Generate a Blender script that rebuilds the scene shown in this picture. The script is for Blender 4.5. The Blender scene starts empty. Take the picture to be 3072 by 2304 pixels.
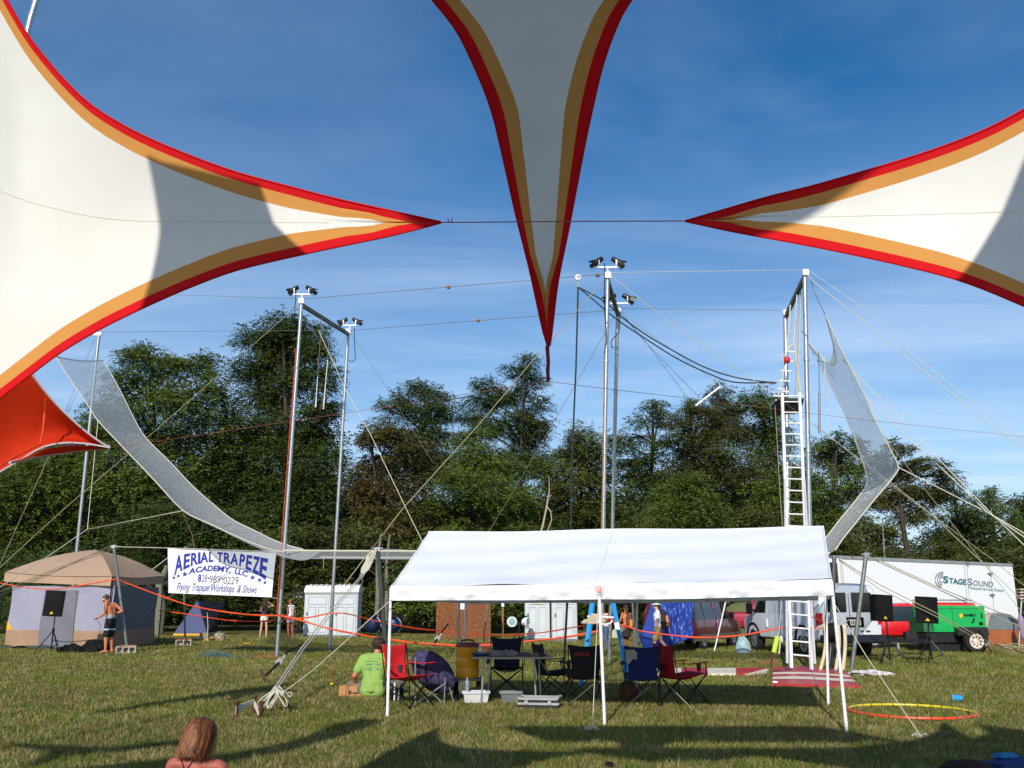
import bpy, bmesh, math, random
import numpy as np
from mathutils import Vector, Matrix
from mathutils.bvhtree import BVHTree
random.seed(7); RNG = np.random.default_rng(7)
S = bpy.context.scene
C = S.collection
R = math.radians
# ------------------------------------------------------------------ camera
F, HZ, EYE = 2700.0, 653.0, 1.6
PITCH = math.atan(HZ / F)
cp, sp = math.cos(PITCH), math.sin(PITCH)
cam = bpy.data.cameras.new('camera'); camo = bpy.data.objects.new('camera', cam); C.objects.link(camo)
camo.location = (0, 0, EYE); camo.rotation_euler = (math.pi / 2 + PITCH, 0, 0)
cam.sensor_width = 36; cam.lens = 36 * F / 3072; cam.clip_end = 3000; cam.clip_start = 0.1
S.camera = camo
# ------------------------------------------------------------------ sun and sky
EL, AZ = 31.0, 13.0
sv = Vector((-math.sin(R(AZ)) * math.cos(R(EL)), -math.cos(R(AZ)) * math.cos(R(EL)), math.sin(R(EL))))
sl = bpy.data.lights.new('sun', 'SUN'); sl.energy = 4.3; sl.angle = R(0.5); sl.color = (1.0, 0.94, 0.84)
so = bpy.data.objects.new('sun', sl); C.objects.link(so); so.rotation_euler = sv.to_track_quat('Z', 'Y').to_euler()
so.location = sv * 60
S.view_settings.view_transform = 'Standard'; S.view_settings.look = 'None'
S.view_settings.exposure = 0.0; S.view_settings.gamma = 1.0
W = bpy.data.worlds.new('World'); S.world = W; W.use_nodes = True
nt = W.node_tree; N = nt.nodes; LK = nt.links; N.clear()
def nd(t, **k):
    n = N.new(t)
    for a, b in k.items(): setattr(n, a, b)
    return n
out = nd('ShaderNodeOutputWorld'); bg = nd('ShaderNodeBackground'); bg.inputs["Strength"].default_value = 0.134
sky = nd('ShaderNodeTexSky', sky_type='NISHITA', sun_disc=False, sun_elevation=R(EL), sun_rotation=R(180 + AZ), air_density=1.0, dust_density=0.8, ozone_density=3.0)
tc = nd('ShaderNodeTexCoord'); sx = nd('ShaderNodeSeparateXYZ'); LK.new(tc.outputs['Generated'], sx.inputs[0])
mx = nd('ShaderNodeMath', operation='MAXIMUM'); LK.new(sx.outputs['Z'], mx.inputs[0]); mx.inputs[1].default_value = 0.05
dx = nd('ShaderNodeMath', operation='DIVIDE'); LK.new(sx.outputs['X'], dx.inputs[0]); LK.new(mx.outputs[0], dx.inputs[1])
dy = nd('ShaderNodeMath', operation='DIVIDE'); LK.new(sx.outputs['Y'], dy.inputs[0]); LK.new(mx.outputs[0], dy.inputs[1])
cx_ = nd('ShaderNodeCombineXYZ'); LK.new(dx.outputs[0], cx_.inputs[0]); LK.new(dy.outputs[0], cx_.inputs[1])
mp = nd('ShaderNodeMapping'); mp.inputs['Scale'].default_value = (0.55, 1.15, 1); mp.inputs['Rotation'].default_value = (0, 0, R(-12))
LK.new(cx_.outputs[0], mp.inputs[0])
n1 = nd('ShaderNodeTexNoise'); n1.inputs['Scale'].default_value = 0.9; n1.inputs['Detail'].default_value = 7; n1.inputs['Roughness'].default_value = 0.55; n1.inputs['Distortion'].default_value = 0.5
LK.new(mp.outputs[0], n1.inputs[0])
rp = nd('ShaderNodeMapRange'); rp.inputs['From Min'].default_value = 0.42; rp.inputs['From Max'].default_value = 0.85; rp.inputs['To Max'].default_value = 0.62
LK.new(n1.outputs[0], rp.inputs['Value'])
lowf = nd('ShaderNodeMapRange'); lowf.inputs['From Min'].default_value = 0.62; lowf.inputs['From Max'].default_value = 0.12; lowf.inputs['To Min'].default_value = 0.45; lowf.inputs['To Max'].default_value = 1.0
LK.new(sx.outputs['Z'], lowf.inputs['Value'])
mlt = nd('ShaderNodeMath', operation='MULTIPLY'); LK.new(rp.outputs[0], mlt.inputs[0]); LK.new(lowf.outputs[0], mlt.inputs[1])
# thin veil that brightens towards the treeline
veil = nd('ShaderNodeMapRange'); veil.inputs['From Min'].default_value = 0.5; veil.inputs['From Max'].default_value = 0.0; veil.inputs['To Min'].default_value = 0.0; veil.inputs['To Max'].default_value = 0.45
LK.new(sx.outputs['Z'], veil.inputs['Value'])
adv = nd('ShaderNodeMath', operation='ADD', use_clamp=True); LK.new(mlt.outputs[0], adv.inputs[0]); LK.new(veil.outputs[0], adv.inputs[1])
mixc = nd('ShaderNodeMix', data_type='RGBA'); LK.new(adv.outputs[0], mixc.inputs['Factor'])
hs = nd('ShaderNodeHueSaturation'); hs.inputs['Saturation'].default_value = 1.34; hs.inputs['Value'].default_value = .93
LK.new(sky.outputs[0], hs.inputs['Color']); LK.new(hs.outputs[0], mixc.inputs[6]); mixc.inputs[7].default_value = (5.4, 6.6, 8.4, 1)
LK.new(mixc.outputs[2], bg.inputs['Color']); LK.new(bg.outputs[0], out.inputs[0])

# ------------------------------------------------------------------ pixel -> world
def ray(px, py):
    x, y = px - 1536, py - 1152
    return Vector((x, F * cp + y * sp, F * sp - y * cp))
def P(px, py, d):
    r = ray(px, py); return Vector((0, 0, EYE)) + r * (d / r.y)
def G(px, py, z=0.0):
    r = ray(px, py); return Vector((0, 0, EYE)) + r * ((z - EYE) / r.z)
def gd(py): return G(1536, py).y
def XAT(px, d, z):
    # world point at forward distance d, height z, on the vertical plane through image column px near height z
    # column px at (d,z): x/(depth along camera axis)
    dep = d * cp + (z - EYE) * sp
    return Vector(((px - 1536) / F * dep, d, z))
# ------------------------------------------------------------------ materials
def lin(c): return tuple(((v / 255) / 12.92 if v / 255 <= 0.04045 else ((v / 255 + 0.055) / 1.055) ** 2.4) for v in c)
MATS = {}
def mat(name, rgb, rough=0.6, metal=0.0, var=0.12, scale=6.0, bump=0.0, bscale=40.0, transl=0.0, spec=0.5, srgb=True, rgb2=None, coat=0.0, attr=None, emis=None):
    if name in MATS: return MATS[name]
    m = bpy.data.materials.new(name); m.use_nodes = True; t = m.node_tree; n = t.nodes; l = t.links
    b = n['Principled BSDF']; c = lin(rgb) if srgb else rgb
    b.inputs['Roughness'].default_value = rough; b.inputs['Metallic'].default_value = metal
    b.inputs['Specular IOR Level'].default_value = spec; b.inputs['Coat Weight'].default_value = coat
    geo = n.new('ShaderNodeTexCoord')
    ns = n.new('ShaderNodeTexNoise'); ns.inputs['Scale'].default_value = scale; ns.inputs['Detail'].default_value = 6
    l.new(geo.outputs['Object'], ns.inputs['Vector'])
    mr = n.new('ShaderNodeMapRange'); mr.inputs['From Min'].default_value = 0.3; mr.inputs['From Max'].default_value = 0.7
    l.new(ns.outputs[0], mr.inputs['Value'])
    mix = n.new('ShaderNodeMix'); mix.data_type = 'RGBA'; l.new(mr.outputs[0], mix.inputs['Factor'])
    a = tuple(v * (1 - var) for v in c); d = tuple(min(1, v * (1 + var)) for v in c)
    if rgb2 is not None: a, d = c, (lin(rgb2) if srgb else rgb2)
    mix.inputs[6].default_value = (*a, 1); mix.inputs[7].default_value = (*d, 1)
    col = mix.outputs[2]
    if attr:
        at = n.new('ShaderNodeAttribute'); at.attribute_name = attr
        mm = n.new('ShaderNodeMix'); mm.data_type = 'RGBA'; mm.blend_type = 'MULTIPLY'; mm.inputs['Factor'].default_value = 1
        l.new(col, mm.inputs[6]); l.new(at.outputs['Color'], mm.inputs[7]); col = mm.outputs[2]
    l.new(col, b.inputs['Base Color'])
    if bump > 0:
        bn = n.new('ShaderNodeTexNoise'); bn.inputs['Scale'].default_value = bscale; bn.inputs['Detail'].default_value = 4
        l.new(geo.outputs['Object'], bn.inputs['Vector'])
        bp = n.new('ShaderNodeBump'); bp.inputs['Strength'].default_value = bump; bp.inputs['Distance'].default_value = 0.02
        l.new(bn.outputs[0], bp.inputs['Height']); l.new(bp.outputs[0], b.inputs['Normal'])
    if transl > 0:
        tr = n.new('ShaderNodeBsdfTranslucent'); l.new(col, tr.inputs['Color'])
        ms = n.new('ShaderNodeMixShader'); ms.inputs[0].default_value = transl
        l.new(b.outputs[0], ms.inputs[1]); l.new(tr.outputs[0], ms.inputs[2])
        l.new(ms.outputs[0], n['Material Output'].inputs[0])
    MATS[name] = m; return m
# ------------------------------------------------------------------ mesh building
ORG = {}
class MB:
    def __init__(s, M=None): s.v = []; s.f = []; s.M = M; s.uv = None
    def add(s, vs, fs):
        o = len(s.v)
        s.v += [(s.M @ Vector(v)) if s.M is not None else Vector(v) for v in vs]
        s.f += [tuple(i + o for i in f) for f in fs]; return o
    def box(s, c, size, rot=None, bev=0.0):
        x, y, z = size[0] / 2, size[1] / 2, size[2] / 2; c = Vector(c)
        if bev > 0:
            b = min(bev, x * .9, y * .9, z * .9); vs = []; 
            for sz in (-1, 1):
                for k in (0, 1):
                    zz = sz * (z if (k == (1 if sz > 0 else 0)) else z - b); ins = b if (k == (1 if sz > 0 else 0)) else 0
                    X, Y = x - ins, y - ins
                    cb = b * (0.6 if ins else 1)
                    vs += [(-X + cb, -Y, zz), (X - cb, -Y, zz), (X, -Y + cb, zz), (X, Y - cb, zz), (X - cb, Y, zz), (-X + cb, Y, zz), (-X, Y - cb, zz), (-X, -Y + cb, zz)]
            fs = [tuple(range(7, -1, -1)), tuple(range(24, 32))]
            for r_ in range(3):
                for i in range(8): fs.append((r_ * 8 + i, r_ * 8 + (i + 1) % 8, r_ * 8 + 8 + (i + 1) % 8, r_ * 8 + 8 + i))
        else:
            vs = [(-x, -y, -z), (x, -y, -z), (x, y, -z), (-x, y, -z), (-x, -y, z), (x, -y, z), (x, y, z), (-x, y, z)]
            fs = [(3, 2, 1, 0), (4, 5, 6, 7), (0, 1, 5, 4), (1, 2, 6, 5), (2, 3, 7, 6), (3, 0, 4, 7)]
        if rot is not None: vs = [rot @ Vector(v) for v in vs]
        s.add([c + Vector(v) for v in vs], fs)
    def tube(s, pts, r, n=8, cap=True):
        pts = [Vector(p) for p in pts]; rs = r if isinstance(r, (list, tuple)) else [r] * len(pts)
        vs = []; up = None
        for i, p in enumerate(pts):
            a = pts[max(0, i - 1)]; b = pts[min(len(pts) - 1, i + 1)]; t = (b - a)
            if t.length < 1e-9: t = Vector((0, 0, 1))
            t.normalize()
            if up is None: up = Vector((0, 0, 1)) if abs(t.z) < .9 else Vector((1, 0, 0))
            x = t.cross(up)
            if x.length < 1e-4: x = t.cross(Vector((1, 0.3, 0)))
            x.normalize(); y = x.cross(t); up = y
            for k in range(n):
                an = 2 * math.pi * k / n; vs.append(p + (x * math.cos(an) + y * math.sin(an)) * rs[i])
        fs = []
        for i in range(len(pts) - 1):
            for k in range(n): fs.append((i * n + k, i * n + (k + 1) % n, (i + 1) * n + (k + 1) % n, (i + 1) * n + k))
        if cap: fs.append(tuple(range(n - 1, -1, -1))); fs.append(tuple(range((len(pts) - 1) * n, len(pts) * n)))
        s.add(vs, fs)
    def bar(s, a, b, w, h):
        a, b = Vector(a), Vector(b); t = (b - a).normalized(); up = Vector((0, 0, 1)) if abs(t.z) < .95 else Vector((0, 1, 0))
        x = t.cross(up).normalized(); y = x.cross(t)
        vs = []
        for p in (a, b):
            for i, j in ((-1, -1), (1, -1), (1, 1), (-1, 1)): vs.append(p + x * w / 2 * i + y * h / 2 * j)
        s.add(vs, [(3, 2, 1, 0), (4, 5, 6, 7), (0, 1, 5, 4), (1, 2, 6, 5), (2, 3, 7, 6), (3, 0, 4, 7)])
    def lathe(s, prof, n=20, c=(0, 0, 0), axis='z'):
        vs = []; c = Vector(c)
        for r_, z in prof:
            for k in range(n):
                a = 2 * math.pi * k / n; q = (r_ * math.cos(a), r_ * math.sin(a), z)
                if axis == 'x': q = (q[2], q[0], q[1])
                if axis == 'y': q = (q[0], q[2], q[1])
                vs.append(c + Vector(q))
        fs = [(i * n + k, i * n + (k + 1) % n, (i + 1) * n + (k + 1) % n, (i + 1) * n + k) for i in range(len(prof) - 1) for k in range(n)]
        fs += [tuple(range(n - 1, -1, -1)), tuple(range((len(prof) - 1) * n, len(prof) * n))]
        s.add(vs, fs)
    def grid(s, fn, nu, nv):
        vs = [fn(i / nu, j / nv) for j in range(nv + 1) for i in range(nu + 1)]
        fs = [(j * (nu + 1) + i, j * (nu + 1) + i + 1, (j + 1) * (nu + 1) + i + 1, (j + 1) * (nu + 1) + i) for j in range(nv) for i in range(nu)]
        s.add(vs, fs)
    def ell(s, c, r, rot=None, n=12, m=8):
        c = Vector(c); vs = []; 
        for j in range(1, m):
            th = math.pi * j / m
            for k in range(n):
                a = 2 * math.pi * k / n; q = Vector((r[0] * math.sin(th) * math.cos(a), r[1] * math.sin(th) * math.sin(a), -r[2] * math.cos(th)))
                vs.append(c + (rot @ q if rot is not None else q))
        q0, q1 = Vector((0, 0, -r[2])), Vector((0, 0, r[2]))
        vs += [c + (rot @ q0 if rot is not None else q0), c + (rot @ q1 if rot is not None else q1)]
        L = (m - 1) * n
        fs = [(j * n + k, j * n + (k + 1) % n, (j + 1) * n + (k + 1) % n, (j + 1) * n + k) for j in range(m - 2) for k in range(n)]
        fs += [(L, (k + 1) % n, k) for k in range(n)] + [(L + 1, (m - 2) * n + k, (m - 2) * n + (k + 1) % n) for k in range(n)]
        s.add(vs, fs)
    def cap(s, a, b, ra, rb, n=12):
        a, b = Vector(a), Vector(b); t = b - a
        if t.length < 1e-6: return s.ell(a, (ra, ra, ra), n=n)
        t.normalize(); prs = [a - t * ra * .98, a - t * ra * .7, a - t * ra * .3, a, b, b + t * rb * .3, b + t * rb * .7, b + t * rb * .98]
        rr = [ra * .2, ra * .714, ra * .954, ra, rb, rb * .954, rb * .714, rb * .2]
        s.tube(prs, rr, n)
    def prism(s, poly, axisvec):
        n = len(poly); v = [Vector(p) for p in poly]; a = Vector(axisvec)
        s.add(v + [p + a for p in v], [tuple(range(n - 1, -1, -1)), tuple(range(n, 2 * n))] + [(i, (i + 1) % n, n + (i + 1) % n, n + i) for i in range(n)])
    def build(s, name, m, parent=None, smooth=False, sharp=35, solid=0.0, sub=0):
        me = bpy.data.meshes.new(name)
        if parent is None:
            A = np.array([tuple(v) for v in s.v]); mn, mxx = A.min(0), A.max(0); org = Vector(((mn[0] + mxx[0]) / 2, (mn[1] + mxx[1]) / 2, mn[2]))
        else: org = ORG[parent.name]
        me.from_pydata([tuple(v - org) for v in s.v], [], s.f); me.update()
        if solid == 0:
            bm = bmesh.new(); bm.from_mesh(me); bmesh.ops.recalc_face_normals(bm, faces=bm.faces); bm.to_mesh(me); bm.free()
        return finish(name, me, m, parent, org, smooth, sharp, solid, sub)
def finish(name, me, m, parent, org, smooth=False, sharp=35, solid=0.0, sub=0):
    if smooth:
        me.shade_smooth()
        if sharp < 180: me.set_sharp_from_angle(angle=R(sharp))
    if m is not None: me.materials.append(m)
    o = bpy.data.objects.new(name, me); C.objects.link(o)
    if parent is None: o.location = org
    else: o.parent = parent
    ORG[o.name] = org
    if solid: 
        md = o.modifiers.new('thick', 'SOLIDIFY'); md.thickness = solid; md.offset = 0
    if sub:
        md = o.modifiers.new('sub', 'SUBSURF'); md.levels = sub; md.render_levels = sub
    return o
def tag(o, label, cat=None, group=None, kind=None):
    if label: o['label'] = label
    if cat: o['category'] = cat
    if group: o['group'] = group
    if kind: o['kind'] = kind
    return o
def thing(name, loc, label, cat, group=None):
    o = bpy.data.objects.new(name, None); C.objects.link(o); o.location = loc; o.empty_display_size = .2
    ORG[o.name] = Vector(loc); return tag(o, label, cat, group)
def arr_mesh(name, V, quads, cols=None, n=4):
    me = bpy.data.meshes.new(name); nv = len(V); nf = nv // n
    me.vertices.add(nv); me.vertices.foreach_set('co', V.astype(np.float32).ravel())
    me.loops.add(nv); me.loops.foreach_set('vertex_index', np.arange(nv, dtype=np.int32))
    me.polygons.add(nf); me.polygons.foreach_set('loop_start', np.arange(0, nv, n, dtype=np.int32))
    me.update(calc_edges=True)
    if cols is not None:
        ca = me.color_attributes.new('tint', 'FLOAT_COLOR', 'POINT'); ca.data.foreach_set('color', cols.astype(np.float32).ravel())
    return me
# text mapped onto any surface
def text_geo(body, shear=0.0, bold=0.0):
    cu = bpy.data.curves.new('t', 'FONT'); cu.body = body; cu.size = 1; cu.shear = shear; cu.offset = bold; cu.resolution_u = 4
    o = bpy.data.objects.new('t', cu); C.objects.link(o); bpy.context.view_layer.update()
    me = o.to_mesh(); v = [tuple(p.co) for p in me.vertices]; f = [tuple(p.vertices) for p in me.polygons]
    o.to_mesh_clear(); bpy.data.objects.remove(o); bpy.data.curves.remove(cu)
    return v, f
def text_to(mb, body, fn, u0, u1, v0, v1, shear=0.0, bold=0.0, warp=None):
    v, f = text_geo(body, shear, bold)
    if not v: return
    A = np.array(v); x0, x1 = A[:, 0].min(), A[:, 0].max(); y0, y1 = 0.0, max(A[:, 1].max(), .6)
    q = []
    for x, y, z in v:
        a = (x - x0) / (x1 - x0); b = (y - y0) / (y1 - y0)
        u, w = u0 + a * (u1 - u0), v0 + b * (v1 - v0)
        if warp: u, w = warp(a, b, u, w)
        q.append(fn(u, w))
    mb.add(q, f)
def crv(pts, n):
    # catmull-rom resample of a pixel polyline by chord length
    p = [np.array(q, float) for q in pts]; p = [2 * p[0] - p[1]] + p + [2 * p[-1] - p[-2]]
    o = []
    for i in range(1, len(p) - 2):
        for k in range(12):
            t = k / 12; a, b, c_, d = p[i - 1], p[i], p[i + 1], p[i + 2]
            o.append(.5 * ((2 * b) + (c_ - a) * t + (2 * a - 5 * b + 4 * c_ - d) * t * t + (3 * b - a - 3 * c_ + d) * t ** 3))
    o.append(p[-2]); o = np.array(o); L = np.r_[0, np.cumsum(np.linalg.norm(np.diff(o[:, :2], axis=0), axis=1))]
    s_ = np.linspace(0, L[-1], n + 1)
    return np.stack([np.interp(s_, L, o[:, k]) for k in range(o.shape[1])], 1)

white_metal = mat('white_painted_steel', (235, 235, 235), .35, var=.04)
galv = mat('galvanised_steel', (168, 172, 174), .42, .75, var=.18, scale=14)
galv_d = mat('dull_steel_tube', (120, 124, 122), .5, .55, var=.2, scale=9)
black_p = mat('black_plastic', (13, 13, 14), .75, spec=.2, var=.2, bump=.1, bscale=120)
black_m = mat('black_metal', (20, 20, 22), .38, .2, var=.15)
rope_w = mat('white_rope', (196, 192, 176), .85, var=.15, scale=60)
rope_y = mat('yellow_rope', (150, 146, 112), .85, var=.15, scale=60)
rope_k = mat('dark_rope', (38, 46, 44), .85, var=.2, scale=60)
rope_r = mat('red_cord', (168, 84, 76), .8, var=.15, scale=60)
steelw = mat('steel_cable', (120, 116, 104), .6, .3, var=.15, scale=60)
ribbon_m = mat('orange_flagging', (246, 92, 44), .5, var=.06, transl=.25)
timber = mat('weathered_timber', (150, 105, 70), .8, var=.25, scale=20)
# ------------------------------------------------------------------ ground
def ground():
    mb = MB(); n = 60; xs = [-900, -300, -120] + list(np.linspace(-60, 60, n)) + [120, 300, 900]; ys = [-300, -60, -15] + list(np.linspace(0, 90, n)) + [130, 300, 1500]
    vs = [(x, y, 0) for y in ys for x in xs]; w = len(xs)
    mb.add(vs, [(j * w + i, j * w + i + 1, (j + 1) * w + i + 1, (j + 1) * w + i) for j in range(len(ys) - 1) for i in range(w - 1)])
    m = bpy.data.materials.new('meadow_ground'); m.use_nodes = True; t = m.node_tree; n_ = t.nodes; l = t.links; b = n_['Principled BSDF']; b.inputs['Roughness'].default_value = .95; b.inputs['Specular IOR Level'].default_value = .1
    tc = n_.new('ShaderNodeTexCoord')
    def noise(sc, det=6, ro=.6, mapv=None):
        q = n_.new('ShaderNodeTexNoise'); q.inputs['Scale'].default_value = sc; q.inputs['Detail'].default_value = det; q.inputs['Roughness'].default_value = ro; l.new(tc.outputs['Object'], q.inputs['Vector']); return q.outputs[0]
    def rng(v, a, b_):
        q = n_.new('ShaderNodeMapRange'); q.inputs['From Min'].default_value = a; q.inputs['From Max'].default_value = b_; l.new(v, q.inputs['Value']); return q.outputs[0]
    def mix(f, c1, c2):
        q = n_.new('ShaderNodeMix'); q.data_type = 'RGBA'; l.new(f, q.inputs['Factor'])
        for k, c in ((6, c1), (7, c2)):
            if isinstance(c, tuple): q.inputs[k].default_value = (*c, 1)
            else: l.new(c, q.inputs[k])
        return q.outputs[2]
    c = mix(rng(noise(14, 8, .75), .35, .65), (.082, .098, .022), (.150, .154, .040))
    c = mix(rng(noise(.55, 5), .42, .68), c, (.20, .17, .065))
    c = mix(rng(noise(2.6, 8, .7), .54, .72), c, (.21, .165, .075))
    c = mix(rng(noise(.22, 7, .7), .62, .72), c, (.19, .105, .045))
    c = mix(rng(noise(60, 3), .4, .75), c, (.05, .06, .014))
    l.new(c, b.inputs['Base Color'])
    bp = n_.new('ShaderNodeBump'); bp.inputs['Strength'].default_value = .7; bp.inputs['Distance'].default_value = .05; l.new(noise(30, 8, .8), bp.inputs['Height']); l.new(bp.outputs[0], b.inputs['Normal'])
    tag(mb.build('ground', m), None, kind='structure')
ground()
def grass():
    N_ = 430000
    # density falls with distance; blades grow a little coarser
    y = 8.0 * (46 / 8.0) ** (RNG.random(N_) ** 1.15); x = (RNG.random(N_) * 2 - 1) * (0.60 * y + .8)
    n = len(x); k = (y / 9.0) ** .75
    fld = RNG.normal(size=(14, 4)); 
    big = sum(np.sin(x * q[0] * .9 + y * q[1] * .9 + q[2] * 3) * .27 for q in fld[:7]) ; mid_ = sum(np.sin(x * q[0] * 3.2 + y * q[1] * 3.2 + q[2] * 3) * .27 for q in fld[7:])
    patch = big * .8 + mid_ * .7 + .3 * np.sin(x * 1.3 + np.sin(y * .9) * 2) * np.sin(y * 1.1 + np.cos(x * .7) * 2) + .6 * np.sin(x * 4.1 + y * 2.3) * np.sin(y * 3.7 - x)
    h = (.020 + .026 * RNG.random(n) + .014 * np.clip(patch, 0, 1.5)) * k ** .5 + (RNG.random(n) < .02) * .05 * RNG.random(n)
    w = (.0028 + .003 * RNG.random(n)) * k
    a = RNG.random(n) * 2 * np.pi; ln = RNG.random(n) * .9; b = RNG.random(n) * 2 * np.pi
    z0 = np.zeros(n)
    V = np.zeros((n, 3, 3)); V[:, 0] = np.stack([x - np.cos(a) * w, y - np.sin(a) * w, z0], 1); V[:, 1] = np.stack([x + np.cos(a) * w, y + np.sin(a) * w, z0], 1)
    V[:, 2] = np.stack([x + np.cos(b) * h * ln, y + np.sin(b) * h * ln, h], 1)
    r = RNG.random(n); dry = ((r + .34 * patch * -1) > .63)
    g = np.stack([.150 + .08 * RNG.random(n), .168 + .06 * RNG.random(n), .030 + .02 * RNG.random(n)], 1)
    s_ = np.stack([.34 + .12 * RNG.random(n), .285 + .1 * RNG.random(n), .115 + .04 * RNG.random(n)], 1)
    col = np.where(dry[:, None], s_, g) * (.76 + .54 * RNG.random(n))[:, None] * np.clip(.95 + .22 * big, .6, 1.3)[:, None]
    cols = np.repeat(np.c_[col, np.ones(n)][:, None, :], 3, 1).reshape(-1, 4)
    # coarser tufts standing above the mown sward
    nt_ = 1500; ty = 8.2 * (30 / 8.2) ** RNG.random(nt_); tx = (RNG.random(nt_) * 2 - 1) * (.6 * ty + .8); nb = 14
    X = np.repeat(tx, nb) + RNG.normal(size=nt_ * nb) * .05; Y = np.repeat(ty, nb) + RNG.normal(size=nt_ * nb) * .05; m_ = len(X); hh = .05 + .05 * RNG.random(m_); aa = RNG.random(m_) * 6.28; bb = RNG.random(m_) * 6.28; ww = .004 + .003 * RNG.random(m_) + .0001 * Y; zz = np.zeros(m_)
    V2 = np.zeros((m_, 3, 3)); V2[:, 0] = np.stack([X - np.cos(aa) * ww, Y - np.sin(aa) * ww, zz], 1); V2[:, 1] = np.stack([X + np.cos(aa) * ww, Y + np.sin(aa) * ww, zz], 1); V2[:, 2] = np.stack([X + np.cos(bb) * hh * .6, Y + np.sin(bb) * hh * .6, hh], 1)
    tg_ = np.repeat(RNG.random(nt_) < .35, nb)[:, None]; c2 = np.where(tg_, np.array([[.40, .36, .16]]), np.array([[.13, .21, .035]])) * (.7 + .5 * RNG.random(m_))[:, None]
    V = np.concatenate([V, V2]); cols = np.concatenate([cols, np.repeat(np.c_[c2, np.ones(m_)][:, None, :], 3, 1).reshape(-1, 4)])
    me = arr_mesh('grass', V.reshape(-1, 3), None, cols, 3)
    m = mat('grass_blades', (255, 255, 255), .7, var=0.02, transl=.3, attr='tint', spec=.15)
    o = finish('grass', me, m, None, Vector((0, 0, 0))); tag(o, 'short mown meadow grass with straw coloured patches', 'grass', kind='stuff')
grass()
def dirt(px, py, rx, ry, label):
    c = G(px, py); sc = c.y / 2800; n = 22
    mb = MB(); ring = []
    for k in range(n):
        a = 2 * math.pi * k / n; q = .8 + .4 * random.random(); ring.append((c.x + math.cos(a) * rx * sc * q, c.y + math.sin(a) * ry * sc * q * 6, .004))
    inner = [(c.x + (p[0] - c.x) * .5, c.y + (p[1] - c.y) * .5, .05) for p in ring]
    mb.add(ring + inner + [(c.x, c.y, .07)], [(i, (i + 1) % n, n + (i + 1) % n, n + i) for i in range(n)] + [(n + i, n + (i + 1) % n, 2 * n) for i in range(n)])
    tag(mb.build('dirt_mound', mat('red_clay', (150, 88, 42), .95, var=.25, scale=12, bump=.5, bscale=20), smooth=True, sharp=180), label, 'dirt', 'scattered patches of red clay')
dirt(1905, 2022, 42, 5, 'low orange clay mound beside the foot of the blue stepladder')
dirt(2308, 1990, 38, 5, 'low orange clay mound behind the red and white mats')
dirt(800, 1972, 55, 4, 'patch of orange clay at the foot of the near left rig pole')
dirt(1530, 1907, 45, 5, 'small clay mound behind the floodlight stand')
# ------------------------------------------------------------------ trees
def leafmat(name, c1, c2):
    return mat(name, c1, .55, var=.2, scale=.35, transl=.35, srgb=False, rgb2=c2, attr='tint', spec=.35)
LM = {'green': leafmat('leaves_green', (.092, .142, .022), (.130, .172, .028)),
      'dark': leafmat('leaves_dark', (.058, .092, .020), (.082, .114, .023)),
      'bright': leafmat('leaves_bright', (.108, .165, .028), (.145, .190, .034)),
      'olive': leafmat('leaves_olive', (.100, .112, .026), (.104, .140, .030)),
      'rust': leafmat('leaves_rust', (.140, .090, .028), (.096, .108, .026)),
      'rustg': leafmat('leaves_rust_green', (.122, .100, .028), (.088, .122, .026))}
bark = mat('grey_bark', (62, 54, 46), .9, var=.3, scale=9, bump=.6, bscale=25)
bark_pale = mat('pale_bark', (170, 160, 140), .9, var=.25, scale=7, bump=.5, bscale=25)
def leaf_cloud(cs, dens, size, flat=.8, droop=.25):
    # cs: list of (centre, (rx,ry,rz))
    PV = []; CV = []
    for c, r in cs:
        area = math.pi * r[0] * r[2]; ns = max(24, int(area * dens * 3.1))
        K = max(6, int(5 + area * 1.7)); sub = RNG.normal(size=(K, 3)); sub /= np.linalg.norm(sub, axis=1)[:, None]; sub *= (RNG.random(K) ** .45)[:, None] * .82
        tint = .62 + .7 * RNG.random(K)
        w = RNG.integers(0, K, ns); off = RNG.normal(size=(ns, 3)) * .27
        off[:, 2] *= flat
        q = sub[w] + off; nrm = np.linalg.norm(q, axis=1); far = nrm > 1.15; q[far] *= (1.15 / nrm[far])[:, None] * (.85 + .3 * RNG.random(far.sum()))[:, None]
        base = q * np.array(r) + np.array(c)
        d = q + RNG.normal(size=q.shape) * .55; d[:, 2] = d[:, 2] * .5 - droop; d /= np.linalg.norm(d, axis=1)[:, None]
        side = np.cross(d, np.array([0, 0, 1.0])); side /= np.linalg.norm(side, axis=1)[:, None] + 1e-6
        nl = 7; Ls = size * (.8 + .5 * RNG.random(ns))
        tt = tint[w] * (.8 + .4 * RNG.random(ns))
        for k in range(nl):
            f = k / (nl - 1); sg = 1 if k % 2 else -1
            o = base + d * (Ls * f * 1.5)[:, None] + np.array([0, 0, -1.0]) * (f * f * .35 * Ls)[:, None]
            ax = side * sg * (1 - .6 * (k == nl - 1)) + d * .55 + RNG.normal(size=d.shape) * .3; ax /= np.linalg.norm(ax, axis=1)[:, None]
            up = RNG.normal(size=d.shape) * .45 + np.array([0, -.35, .9]); wv = np.cross(ax, up); wv /= np.linalg.norm(wv, axis=1)[:, None] + 1e-6
            ll = (Ls * (.62 - .25 * abs(f - .5)))[:, None]; ww = ll * .27
            V = np.stack([o, o + ax * ll * .5 + wv * ww, o + ax * ll, o + ax * ll * .5 - wv * ww], 1)
            PV.append(V.reshape(-1, 3)); t2 = tt * (.85 + .3 * RNG.random(ns))
            CV.append(np.repeat(np.stack([t2, t2, t2, np.ones(ns)], 1), 4, 0))
    return np.concatenate(PV), np.concatenate(CV)
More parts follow.
